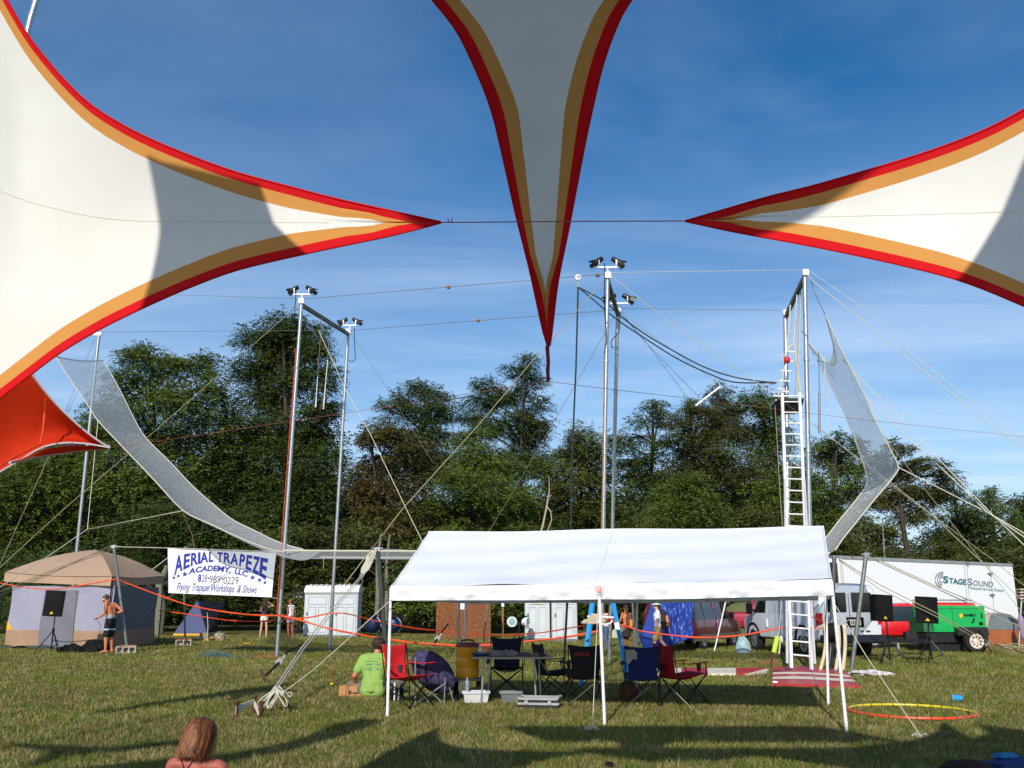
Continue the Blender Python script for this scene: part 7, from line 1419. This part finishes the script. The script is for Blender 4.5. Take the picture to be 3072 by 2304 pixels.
mb.build('sun_emblem', mat('sun_yellow', (240, 190, 30)), gt); mb = MB(GM); text_to(mb, 'SUNBELT', lambda u, v: (w * .59 + .34 * w * u * .7, -.012, hh * .60 + .075 * v), 0, 1, 0, 1, bold=.04); mb.build('lettering', black_p, gt)
mb = MB(GM); mb.box((w * .45, .55, -.18), (w * 1.15, 1.0, .3)); mb.box((w * .25, .5, -.5), (w * .6, .7, .4)); mb.bar((-.3, .5, -.2), (-1.15, .4, -.25), .12, .12); mb.build('chassis', mat('black_chassis', (26, 30, 30), .6), gt)
mb = MB(GM); mb.tube([(-1.05, .4, -.2), (-1.05, .4, -zbot)], .05, 8); mb.build('jockey_leg', galv, gt)
wheel(gt, Matrix.Translation(Vector((P(2935, 1930, 29.9).x, 0, 0))), 0, -0.0, .36, .24) if False else None
WM = Matrix.Translation(Vector((P(2933, 1930, 29.8).x, 29.95, 0))); mbx = None
wheel(gt, WM, 0, -.001, .37, .22, rm_=mat('white_wheel', (232, 226, 216), .45, rgb2=(196, 170, 150), scale=12))
mb = MB(); q = WM.translation; mb.prism([q + Vector((-.5, .02, .55)), q + Vector((.5, .02, .55)), q + Vector((.46, .02, .80)), q + Vector((-.46, .02, .80))], (0, .3, 0)); mb.build('mudguard', mat('black_chassis', (26, 30, 30)), gt)
mb = MB(); mb.bar(P(2655, 1920, 27.5), P(2780, 1925, 29), .12, .12); mb.box(P(2730, 1905, 28.8), (.35, .2, .22)); tag(mb.build('tow_hitch', mat('greasy_black', (30, 28, 30), .6)), 'dark tow bar and coupling box under the red pickup door', 'tow bar')
# bundle of ropes at far right stake
t = thing('rope_pile', G(3020, 1962), 'pile of coiled pale rope and stakes at the right edge', 'rope'); mb = MB()
for k in range(9):
    g = G(2995 + k * 9, 1955 + (k % 3) * 6); mb.tube([g + Vector((0, 0, .25)), g + Vector((.25, 0, .2 + .05 * (k % 2))), g + Vector((.4, 0, .02)), g + Vector((.1, -.1, .02))], .02, 5)
mb.build('coil', rope_y, t, smooth=True); mb = MB(); g = G(3030, 1965); mb.bar(g + Vector((-.4, 0, .3)), g + Vector((.5, 0, .05)), .06, .05); mb.build('stake', rust, t)
b = G(3056, 1945); t = thing('striped_umbrella', b, 'folded striped sunshade on a pole at the right edge', 'sunshade'); mb = MB(); mb.tube([b, P(3066, 1770, b.y)], .03, 8); mb.build('pole', galv, t); mb = MB()
for k in range(4): c = P(3068, 1768 + k * 9, b.y); mb.box(c, (.35, .3, .045))
mb.build('pleated_cover', mat('buff_stripe', (200, 176, 156), .8), t); mb = MB(); mb.ell(P(3065, 1880, b.y), (.12, .12, .45)); mb.build('violet_cloth', mat('violet_cloth', (150, 128, 160), .9, bump=.5), t, smooth=True)
# ------------------------------------------------------------------ people
def fuse(mb, name, voxel, m, parent, smooth=4, fac=.5):
    me = bpy.data.meshes.new('tmp'); me.from_pydata([tuple(v) for v in mb.v], [], mb.f); me.update()
    bm = bmesh.new(); bm.from_mesh(me); bmesh.ops.recalc_face_normals(bm, faces=bm.faces); bm.to_mesh(me); bm.free()
    o = bpy.data.objects.new('tmp', me); C.objects.link(o); r = o.modifiers.new('r', 'REMESH'); r.mode = 'VOXEL'; r.voxel_size = voxel
    s = o.modifiers.new('s', 'SMOOTH'); s.iterations = smooth; s.factor = fac
    dg = bpy.context.evaluated_depsgraph_get(); dg.update(); ev = o.evaluated_get(dg); m2 = bpy.data.meshes.new_from_object(ev); bpy.data.objects.remove(o); bpy.data.meshes.remove(me)
    org = ORG[parent.name]; 
    for v in m2.vertices: v.co -= org
    m2.name = name; m2.materials.clear(); m2.shade_smooth(); return finish(name, m2, m, parent, org)
def V3(*a): return Vector(a)
STAND = dict(pel=(0, 0, .95), waist=(0, .0, 1.10), chest=(0, .0, 1.30), neck=(0, .0, 1.46), head=(0, .025, 1.62),
             shL=(-.175, 0, 1.41), shR=(.175, 0, 1.41), elL=(-.235, -.03, 1.13), elR=(.235, -.03, 1.13), wrL=(-.25, .05, .88), wrR=(.25, .05, .88),
             hiL=(-.09, 0, .92), hiR=(.09, 0, .92), knL=(-.10, .02, .49), knR=(.10, .02, .49), anL=(-.10, -.02, .08), anR=(.10, -.02, .08), toL=(-.12, .14, .03), toR=(.12, .14, .03))
def person(label, base, yaw, H, pose, skin, build=1.0, clothes=(), hair=None, voxel=.012, hands=True, look=(0, 1, 0), handdir=None, lean=0.0):
    J = {k: Vector(v) for k, v in STAND.items()}; J.update({k: Vector(v) for k, v in pose.items()})
    M = Matrix.Translation(base) @ Matrix.Rotation(R(yaw), 4, 'Z') @ Matrix.Scale(H / 1.75, 4)
    t = thing('person', base, label, 'person'); b = build
    def trunk(mb, e=0.0):
        p, w, c = J['pel'], J['waist'], J['chest']; ax = (J['shR'] - J['shL']).normalized(); hx = (J['hiR'] - J['hiL']).normalized()
        mb.cap(p - hx * .065, p + hx * .065, .098 * b + e, .098 * b + e); mb.cap(w - ax * .05, w + ax * .05, .088 * b + e, .088 * b + e); mb.cap(c - ax * .075, c + ax * .075, .098 * b + e, .098 * b + e)
        for s in (-1, 1): mb.cap(p + hx * s * .055, w + ax * s * .045, .095 * b + e, .088 * b + e); mb.cap(w + ax * s * .045, c + ax * s * .075, .088 * b + e, .102 * b + e)
        n = J['neck']; mb.cap(J['shL'].lerp(n, .12), n - V3(0, 0, .055), .052 * b + e, .06 * b + e); mb.cap(J['shR'].lerp(n, .12), n - V3(0, 0, .055), .052 * b + e, .06 * b + e); mb.cap(c, n - V3(0, 0, .05), .09 * b + e, .06 * b + e)
    def limb(mb, ks, rs, e=0.0, f=1.0):
        for i in range(len(ks) - 1):
            a, c = J[ks[i]], J[ks[i + 1]]; mb.cap(a, c, rs[i] * b + e, rs[i + 1] * b + e)
    lk = Vector(look).normalized(); hd = J['head']; up = (hd - J['neck']).normalized(); sd = lk.cross(up).normalized(); lk = up.cross(sd).normalized()
    Hm = Matrix((sd, lk, up)).transposed().to_4x4(); HM = Matrix.Translation(hd) @ Hm
    def H_(x, y, z): return HM @ Vector((x, y, z))
    mb = MB(M); trunk(mb)
    for s in 'LR':
        limb(mb, ['sh' + s, 'el' + s, 'wr' + s], [.050, .038, .025]); 
        k, a, h_ = J['kn' + s], J['an' + s], J['hi' + s]; mb.cap(h_, k, .085 * b, .055 * b); mid = k.lerp(a, .3); mb.cap(k, mid, .053 * b, .055 * b); mb.cap(mid, a, .055 * b, .034 * b); mb.cap(a, J['to' + s], .036, .026); mb.cap(a + V3(0, -.02, -.02), a, .034, .034)
        wd = (J['wr' + s] - J['el' + s]).normalized()
        if handdir and s in handdir: wd = Vector(handdir[s]).normalized()
        sid = wd.cross(Vector((0, 1, .2))); sid = sid.normalized() if sid.length > .1 else Vector((1, 0, 0)); w = J['wr' + s]; pal = w + wd * .085
        for q in (-1, 0, 1): mb.cap(w + sid * q * .012 + wd * .015, pal + sid * q * .022, .017, .015)
        bend = Vector((0, 0, -1)) * .35 if abs(wd.z) < .8 else Vector((0, .35, 0))
        for q, ln_ in ((-1.5, .06), (-.5, .075), (.5, .07), (1.5, .052)):
            f0 = pal + sid * q * .019; f1 = f0 + (wd + sid * q * .06).normalized() * ln_ * .55; f2 = f1 + (wd + bend).normalized() * ln_ * .5; mb.cap(f0, f1, .010, .009, 8); mb.cap(f1, f2, .009, .008, 8)
        th = w + wd * .03 + sid * -.025; mb.cap(th, th + (wd - sid * .8).normalized() * .05, .013, .010, 8)
    mb.cap(J['neck'] - V3(0, 0, .07), hd - up * .06, .056, .052)
    mb.ell(H_(0, -.008, .025), (.076, .094, .088), rot=(M.to_3x3() @ Hm.to_3x3()).normalized() if False else Hm.to_3x3()); mb.ell(H_(0, .022, -.045), (.058, .066, .066), rot=Hm.to_3x3()); mb.ell(H_(0, .04, -.085), (.034, .034, .026), rot=Hm.to_3x3())
    mb.cap(H_(0, .088, .015), H_(0, .106, -.022), .010, .014, 8); mb.cap(H_(-.02, .083, -.058), H_(.02, .083, -.058), .009, .009, 8)
    mb.cap(H_(-.04, .078, .035), H_(.04, .078, .035), .012, .012, 8)
    for s in (-1, 1): mb.ell(H_(s * .078, -.005, -.002), (.012, .022, .032), rot=Hm.to_3x3(), n=8, m=6)
    fuse(mb, 'body', voxel, skin, t)
    for s in (-1, 1): mb = MB(M); mb.ell(H_(s * .031, .082, .018), (.012, .008, .008), n=8, m=6); mb.build('eye', mat('eye_dark', (40, 34, 30), .3), t, smooth=True)
    return t, J, M, H_, trunk, limb, Hm
def garment(t, M, J, name, m, fn, voxel=.014, smooth=5):
    mb = MB(M); fn(mb); return fuse(mb, name, voxel, m, t, smooth)
skinA = mat('tanned_skin', (196, 118, 80), .5, var=.05, spec=.4); skinB = mat('fair_skin', (216, 160, 134), .5, var=.05); skinC = mat('sunburnt_skin', (164, 86, 72), .6, var=.12, scale=9, bump=.15, bscale=60)
def sleeves(mb, J, frac, r0, r1, b=1):
    for s in 'LR': mb.cap(J['sh' + s], J['sh' + s].lerp(J['el' + s], frac), r0, r1)
def shorts(mb, J, frac, rp=.115, r0=.105, r1=.098):
    p = J['pel']; mb.cap(p - V3(.06, 0, 0), p + V3(.06, 0, 0), rp, rp); 
    for s in 'LR': mb.cap(J['hi' + s] + V3(0, 0, -.02), J['hi' + s].lerp(J['kn' + s], frac), r0, r1)
# 1 shirtless man (faces left, seen from side)
b = G(322, 1960)
t, J, M, H_, trunk, limb, Hm = person('shirtless tanned man in black board shorts looking down at his hands beside the tan tent', b, 78, 1.90,
    dict(waist=(0, .0, 1.10), chest=(0, .06, 1.28), neck=(0, .13, 1.43), head=(0, .22, 1.545), shL=(-.18, .08, 1.40), shR=(.18, .04, 1.40), elL=(-.24, .05, 1.12), wrL=(-.14, .30, 1.02), elR=(.26, -.18, 1.20), wrR=(.13, .08, 1.08),
         hiL=(-.09, 0, .9), hiR=(.09, -.0, .9), knL=(-.1, .03, .48), knR=(.1, .0, .48), anL=(-.1, .0, .08), anR=(.1, -.06, .08), toL=(-.11, .17, .03), toR=(.12, .1, .03)), skinA, look=(0, .62, -.75), handdir={'L': (-.1, .9, -.35), 'R': (-.3, .6, -.4)})
garment(t, M, J, 'board_shorts', mat('black_boardshort', (18, 18, 22), .8), lambda mb: shorts(mb, J, .88, .118, .105, .092))
garment(t, M, J, 'waistband', mat('grey_waistband', (150, 150, 152), .8), lambda mb: mb.cap(J['pel'] + V3(-.06, 0, .075), J['pel'] + V3(.06, 0, .075), .115, .115) or None)
mb = MB(M)
for s in 'LR': q = J['hi' + s].lerp(J['kn' + s], .52); mb.lathe([(.103, -.02), (.106, -.02), (.106, .02), (.103, .02)], 18, c=q)
mb.build('shorts_stripe', mat('pale_stripe', (176, 206, 214)), t, smooth=True)
def haircap(t, M, H_, Hm, m, r=(.088, .102, .092), c=(0, -.022, .045), extra=None, voxel=.012):
    mb = MB(M); mb.ell(H_(*c), r, rot=Hm.to_3x3(), n=16, m=12)
    if extra: extra(mb)
    return fuse(mb, 'hair', voxel, m, t, 2, .4)
brown_h = mat('brown_hair', (84, 58, 36), .6, var=.3, scale=30, bump=.6, bscale=60); dk_h = mat('dark_brown_hair', (50, 32, 24), .6, var=.3, scale=30, bump=.6, bscale=60); red_h = mat('auburn_hair', (130, 66, 36), .55, var=.3, scale=30, bump=.5, bscale=60)
haircap(t, M, H_, Hm, brown_h)
mb = MB(M); mb.bar(H_(-.085, -.01, .02), H_(-.075, .085, .018), .012, .02); mb.bar(H_(.085, -.01, .02), H_(.075, .085, .018), .012, .02); mb.build('glasses_arm', white_metal, t); mb = MB(M); mb.box(H_(0, .102, .015), (.12, .012, .03), rot=Hm.to_3x3()); mb.build('sunglasses', black_p, t)
mb = MB(M); mb.tube([J['wrL'] + V3(.02, .1, -.02), V3(-.05, .28, .8), V3(-.03, .30, .5), V3(0, .2, .32), V3(.02, .22, .55), V3(.03, .18, .85), J['wrR'] + V3(0, .08, 0)], .006, 5); tag(mb.build('headphone_cable', black_p, smooth=True), 'tangled black cable held in the hands of the shirtless man', 'cable')
# 2 woman with hands to her head, seen from behind
b = G(789, 1913)
t, J, M, H_, trunk, limb, Hm = person('long haired woman in dark top and white shorts holding her hands to her head', b, -8, 1.70,
    dict(shL=(-.16, 0, 1.40), shR=(.16, 0, 1.40), elR=(.40, .06, 1.46), wrR=(.14, .10, 1.60), elL=(-.24, .10, 1.20), wrL=(-.12, .16, 1.45), knL=(-.12, .02, .49), knR=(.13, .02, .49), anL=(-.15, -.02, .08), anR=(.16, -.02, .08), toL=(-.18, .12, .03), toR=(.19, .12, .03)), skinB, build=.9, handdir={'R': (-.8, 0, .3), 'L': (.4, 0, .8)})
garment(t, M, J, 'dark_top', mat('charcoal_top', (58, 52, 56), .85), lambda mb: (trunk(mb, .012)))
garment(t, M, J, 'white_shorts', mat('white_shorts', (226, 220, 208), .85), lambda mb: shorts(mb, J, .22, .108, .100, .098))
haircap(t, M, H_, Hm, brown_h, extra=lambda mb: (mb.cap(H_(0, -.06, 0), H_(0, -.10, -.26), .075, .07), mb.cap(H_(-.04, -.07, -.1), H_(-.06, -.11, -.34), .05, .04)))
# 3 woman in white top
b = G(868, 1914)
t, J, M, H_, trunk, limb, Hm = person('short red haired woman in white vest and patterned shorts looking down to the left', b, 62, 1.72,
    dict(head=(0, .07, 1.60), chest=(0, .02, 1.30), elL=(-.22, -.02, 1.14), wrL=(-.20, .10, .92), elR=(.22, -.08, 1.14), wrR=(.2, .04, .90), knR=(.09, -.04, .49), anR=(.1, -.12, .08), toR=(.12, .02, .03)), skinC, build=.97, look=(0, .9, -.4))
garment(t, M, J, 'white_vest', mat('white_vest', (236, 232, 234), .8), lambda mb: trunk(mb, .014)); garment(t, M, J, 'patterned_shorts', mat('patterned_shorts', (70, 66, 96), .85, rgb2=(190, 150, 170), scale=16), lambda mb: shorts(mb, J, .42, .118, .11, .115))
haircap(t, M, H_, Hm, red_h); mb = MB(M); mb.box(H_(0, .098, .015), (.13, .014, .036), rot=Hm.to_3x3()); mb.build('sunglasses', black_p, t)
# 4 seated man in green shirt
b = G(1114, 2094) + V3(0, .12, 0)
t, J, M, H_, trunk, limb, Hm = person('man in lime green T-shirt sitting on the grass with his back to the camera', b, -4, 1.93,
    dict(pel=(0, 0, .11), waist=(-.0, .02, .27), chest=(.0, .08, .47), neck=(.01, .15, .63), head=(.03, .20, .755), shL=(-.19, .09, .56), shR=(.18, .12, .57), elL=(-.30, .02, .32), wrL=(-.33, .20, .16), elR=(.26, .10, .34), wrR=(.22, .32, .24),
         hiL=(-.10, .02, .10), hiR=(.10, .02, .10), knL=(-.42, .30, .16), knR=(.38, .34, .20), anL=(-.02, .50, .06), anR=(.05, .42, .06), toL=(.10, .58, .04), toR=(-.08, .52, .04)), skinA, build=1.05, voxel=.010, look=(.15, .8, -.45), handdir={'L': (-.5, .6, -.5), 'R': (-.2, .8, -.3)})
lime = mat('lime_tshirt', (138, 172, 84), .85, var=.07, scale=7, bump=.5, bscale=7)
def shirt(mb):
    trunk(mb, .026); mb.cap(J['pel'] + V3(-.08, 0, -.01), J['pel'] + V3(.08, 0, -.01), .125, .125); sleeves(mb, J, .66, .078, .072)
    for k in range(5): mb.tube([J['pel'] + V3(-.17, -.05, .01 + .035 * k), J['pel'] + V3(0, -.155 + .008 * k, -.01 + .032 * k), J['pel'] + V3(.17, -.05, .02 + .03 * k)], .014, 6)
sh_o = garment(t, M, J, 'tshirt', lime, shirt, .010, 4)
garment(t, M, J, 'trousers', mat('grey_khaki', (112, 110, 92), .85), lambda mb: (mb.cap(J['hiL'], J['knL'], .098, .072), mb.cap(J['hiR'], J['knR'], .098, .072), mb.cap(J['knL'], J['anL'], .072, .05), mb.cap(J['knR'], J['anR'], .072, .05), mb.cap(J['pel'] - V3(.06, 0, .01), J['pel'] + V3(.06, 0, -.01), .105, .105)))
def curls(mb):
    rr = random.Random(4)
    for _ in range(46):
        a, z = rr.uniform(0, 6.28), rr.uniform(-.6, 1); q = Vector((math.sqrt(1 - z * z) * math.cos(a) * .095, math.sqrt(1 - z * z) * math.sin(a) * .105 - .025, z * .095 + .035))
        if q.y < .055 or q.z > .07: mb.ell(H_(*q), (.020, .020, .018), n=8, m=6)
haircap(t, M, H_, Hm, dk_h, (.096, .110, .100), (0, -.026, .03), curls, .009)
# print on the shirt back projected onto the cloth
me = sh_o.data; orgS = ORG[t.name]; bv = BVHTree.FromPolygons([tuple(v.co + orgS) for v in me.vertices], [tuple(p.vertices) for p in me.polygons])
mb = MB(); eye = Vector((0, 0, EYE))
def onshirt(px, py):
    r_ = ray(px, py).normalized(); h_, n_, i_, d_ = bv.ray_cast(eye, r_); return h_ - r_ * .006 if h_ else None
rr = random.Random(8)
for x0, x1, y, hh in [(1096, 1122, 1984, 3), (1126, 1134, 1985, 3), (1098, 1117, 1993, 5), (1125, 1138, 1993, 3), (1092, 1117, 2003, 2), (1124, 1134, 2001, 2), (1092, 1108, 2008, 2), (1123, 1137, 2007, 3), (1104, 1111, 2009, 4)]:
    x = x0
    while x < x1:
        w_ = rr.uniform(1.6, 3.2); ps = [onshirt(x, y + hh / 2), onshirt(x + w_, y + hh / 2), onshirt(x + w_, y - hh / 2), onshirt(x, y - hh / 2)]
        if all(ps): mb.add(ps, [(0, 1, 2, 3)])
        x += w_ + .9
    if mb.f: mb.build('shirt_print', mat('teal_print', (70, 124, 110), .8), sh_o)
    mb = MB()
lump(G(1160, 2085) + V3(.05, .25, 0), (.1, .1, .16), mat('black_white_speaker', (36, 36, 44), .6), 'small dark device lying between the seated man and the canopy leg', 'device', 'small_device', 70)
# 5 woman in the foreground
b = Vector((P(592, 2240, 6.55).x, 6.55, -.03))
t, J, M, H_, trunk, limb, Hm = person('sunburnt woman with auburn shoulder length hair sitting in the foreground, back to the camera', b, 0, 1.70,
    dict(pel=(0, -.02, .10), waist=(0, .0, .25), chest=(0, .01, .45), neck=(.0, .02, .62), head=(.008, .06, .735), shL=(-.165, .01, .570), shR=(.168, .03, .545), elL=(-.235, .02, .31), wrL=(-.18, .22, .20), elR=(.25, .06, .30), wrR=(.17, .28, .20),
         hiL=(-.10, .0, .10), hiR=(.10, .0, .10), knL=(-.25, .40, .30), knR=(.25, .40, .30), anL=(-.15, .60, .06), anR=(.15, .60, .06), toL=(-.15, .74, .03), toR=(.15, .74, .03)), skinC, build=.90, voxel=.007, look=(.35, .9, -.15))
garment(t, M, J, 'bikini_bottom', black_p, lambda mb: mb.cap(J['pel'] - V3(.07, 0, 0), J['pel'] + V3(.07, 0, 0), .112, .112))
body_o = [o for o in t.children if o.name.startswith('body')][0]; bv = BVHTree.FromPolygons([tuple(v.co + ORG[t.name]) for v in body_o.data.vertices], [tuple(p.vertices) for p in body_o.data.polygons])
def onb(px, py):
    r_ = ray(px, py).normalized(); h_, n_, i_, d_ = bv.ray_cast(eye, r_); return h_ - r_ * .003 if h_ else None
for pts in ([(536, 2250), (538, 2262), (544, 2280), (552, 2306), (556, 2330)], [(628, 2247), (610, 2255), (590, 2272), (572, 2292), (560, 2312), (556, 2330)]):
    A = crv(pts, 20); q = [onb(x, y) for x, y in A]; q = [p for p in q if p]; mb = MB()
    if len(q) > 2: mb.tube(q, .0045, 6); mb.build('halter_strap', mat('dark_purple_strap', (40, 24, 40), .7), t, smooth=True)
aub = mat('auburn_strands', (255, 255, 255), .62, var=.05, attr='tint', spec=.5)
haircap(t, M, H_, Hm, mat('auburn_root', (92, 46, 24), .6, var=.25, scale=30), (.083, .098, .092), (0, -.018, .03), lambda mb: mb.cap(H_(0, -.045, 0), H_(0, -.05, -.10), .075, .058), .009)
rr = random.Random(11); VV = []; CC = []
for k in range(2400):
    a = rr.uniform(0, 2 * math.pi); st_ = rr.uniform(.05, .55); back = math.sin(a) < .45
    if not back: continue
    d_ = Vector((math.cos(a), math.sin(a), 0)); L_ = rr.uniform(.08, .175) + .02 * abs(d_.x); sw = rr.uniform(-.020, .020); ph = rr.uniform(0, 6); pts = []; R0 = rr.uniform(.98, 1.07)
    for j in range(9):
        f = j / 8; z = .125 - .0 * f; ang = min(1.35, .15 + f * 2.1) if True else 0
        r_h = math.sin(min(math.pi / 2, .18 + f * 2.6)); zz = .118 * math.cos(min(math.pi / 2, .18 + f * 2.6)) + .022 - max(0, f - .53) * L_ * 2.15
        w_ = 1 - .16 * max(0, f - .6) ; x = d_.x * .093 * r_h * w_ * R0 + sw * f * 2 + .009 * f * math.sin(f * 7 + ph); y = d_.y * .108 * r_h * R0 - .018 + .004 * math.sin(f * 9 + ph); pts.append(M @ H_(x, y, zz))
    wd = rr.uniform(.0012, .0032); c0 = rr.random(); base_c = (.20, .056, .014) if c0 < .6 else ((.38, .15, .04) if c0 < .76 else (.06, .02, .01)); sdv = Vector((-d_.y, d_.x, 0)) * wd
    for j in range(8):
        p, q = pts[j], pts[j + 1]; e = .35 if j == 7 else 1; nrm_ = Vector((d_.x, d_.y, 0)) * wd * .6
        VV += [p - sdv + nrm_ * 0, p + sdv, q + sdv * e, q - sdv * e]; tone = .40 + .60 * min(1, j / 4); CC += [(base_c[0] * tone, base_c[1] * tone, base_c[2] * tone, 1)] * 4
org = ORG[t.name]; VV = np.array([tuple(v - org) for v in VV]); finish('hair_strands', arr_mesh('hair_strands', VV, None, np.array(CC)), aub, t, org)
# 6 hatted walker
b = Vector((P(1974, 1900, 29.3).x, 29.3, 0))
t, J, M, H_, trunk, limb, Hm = person('man in sun hat, white T-shirt and khaki shorts walking left with a big backpack', b, 88, 1.58,
    dict(chest=(0, .01, 1.30), elL=(-.22, .02, 1.12), wrL=(-.22, .10, .88), knL=(-.1, .12, .50), anL=(-.1, .22, .08), toL=(-.11, .36, .03), knR=(.1, -.06, .50), anR=(.1, -.36, .14), toR=(.1, -.24, .04)), skinB, build=1.02)
garment(t, M, J, 'white_tshirt', mat('white_tshirt', (232, 234, 244), .85), lambda mb: (trunk(mb, .022), sleeves(mb, J, .62, .07, .068)))
garment(t, M, J, 'khaki_shorts', mat('khaki_shorts', (190, 160, 108), .85, bump=.4, bscale=8), lambda mb: shorts(mb, J, .92, .12, .115, .105))
haircap(t, M, H_, Hm, dk_h, extra=lambda mb: mb.cap(H_(0, -.08, 0), H_(0, -.10, -.14), .05, .04))
mb = MB(M); mb.lathe([(.155, .055), (.17, .045), (.16, .07), (.095, .085), (.085, .15), (.06, .175), (.01, .18)], 20, c=H_(0, 0, 0)); mb.build('sun_hat', mat('sage_hat', (190, 204, 178), .85), t, smooth=True)
mb = MB(M); mb.cap((0, -.22, 1.05), (0, -.20, 1.38), .15, .12); mb.cap((0, -.26, .95), (0, -.26, 1.2), .13, .12); bp = fuse(mb, 'backpack', .015, mat('black_backpack', (34, 30, 32), .8), t); mb = MB(M); mb.cap((-.07, -.34, 1.0), (-.07, -.31, 1.26), .075, .06); fuse(mb, 'orange_pocket', .012, mat('orange_pack', (206, 126, 44), .8), bp) if False else fuse(mb, 'orange_pocket', .012, mat('orange_pack', (206, 126, 44), .8), t)
# 7 woman with orange backpack
b = Vector((P(1880, 1900, 30.5).x, 30.5, 0))
t, J, M, H_, trunk, limb, Hm = person('bare shouldered woman with dark skirt and orange backpack walking away behind the stepladder', b, 28, 1.50, dict(elL=(-.24, .06, 1.16), wrL=(-.30, .20, .98), knR=(.09, -.06, .5), anR=(.1, -.16, .1)), skinA, build=.95)
garment(t, M, J, 'dark_skirt', mat('dark_skirt', (44, 36, 42), .9), lambda mb: (mb.cap(J['pel'] - V3(.06, 0, 0), J['pel'] + V3(.06, 0, 0), .11, .11), mb.cap(J['pel'], V3(0, 0, .62), .13, .16), mb.cap(V3(-.05, 0, .8), V3(-.07, 0, .6), .12, .12)))
haircap(t, M, H_, Hm, dk_h, extra=lambda mb: mb.cap(H_(0, -.06, 0), H_(0, -.08, -.17), .07, .06))
mb = MB(M); mb.cap((0.02, -.2, 1.02), (.02, -.17, 1.30), .14, .12); fuse(mb, 'brown_backpack', .015, mat('brown_pack', (96, 60, 40), .85), t); mb = MB(M); mb.cap((.03, -.29, .98), (.03, -.27, 1.14), .10, .09); fuse(mb, 'orange_pocket', .014, mat('orange_pack', (206, 126, 44), .8), t)
mb = MB(M); mb.cap((-.22, .02, .78), (-.2, 0, .98), .07, .06); fuse(mb, 'striped_bag', .014, mat('striped_bag', (150, 150, 110), .85, rgb2=(90, 60, 50), scale=16), t)
# 8 person in pink top and jeans behind the poles
b = G(1822, 1948)
t, J, M, H_, trunk, limb, Hm = person('person in pale pink top and jeans half hidden behind the centre poles', b, 70, 1.44, dict(chest=(0, .05, 1.28), neck=(0, .09, 1.43), head=(0, .16, 1.56), elR=(.2, .0, 1.2), wrR=(.12, .2, 1.1), elL=(-.2, .06, 1.18), wrL=(-.15, .26, 1.05), knR=(.1, -.02, .5), anR=(.1, -.14, .09)), skinC, build=.95, look=(0, .8, -.5))
garment(t, M, J, 'pink_top', mat('pink_top', (240, 208, 216), .85), lambda mb: (trunk(mb, .016), sleeves(mb, J, .5, .06, .058)))
garment(t, M, J, 'jeans', mat('denim', (72, 100, 130), .85), lambda mb: (shorts(mb, J, 1.0, .108, .10, .07), [mb.cap(J['kn' + s], J['an' + s], .07, .055) for s in 'LR']))
haircap(t, M, H_, Hm, brown_h)
lump(G(1844, 1938) + V3(0, -.3, .3), (.17, .12, .28), mat('pale_green_bag', (190, 200, 170), .6, transl=.2), 'pale bulging plastic bag between the poles and the stepladder', 'bag', 'carrier_bag', 80, .15)
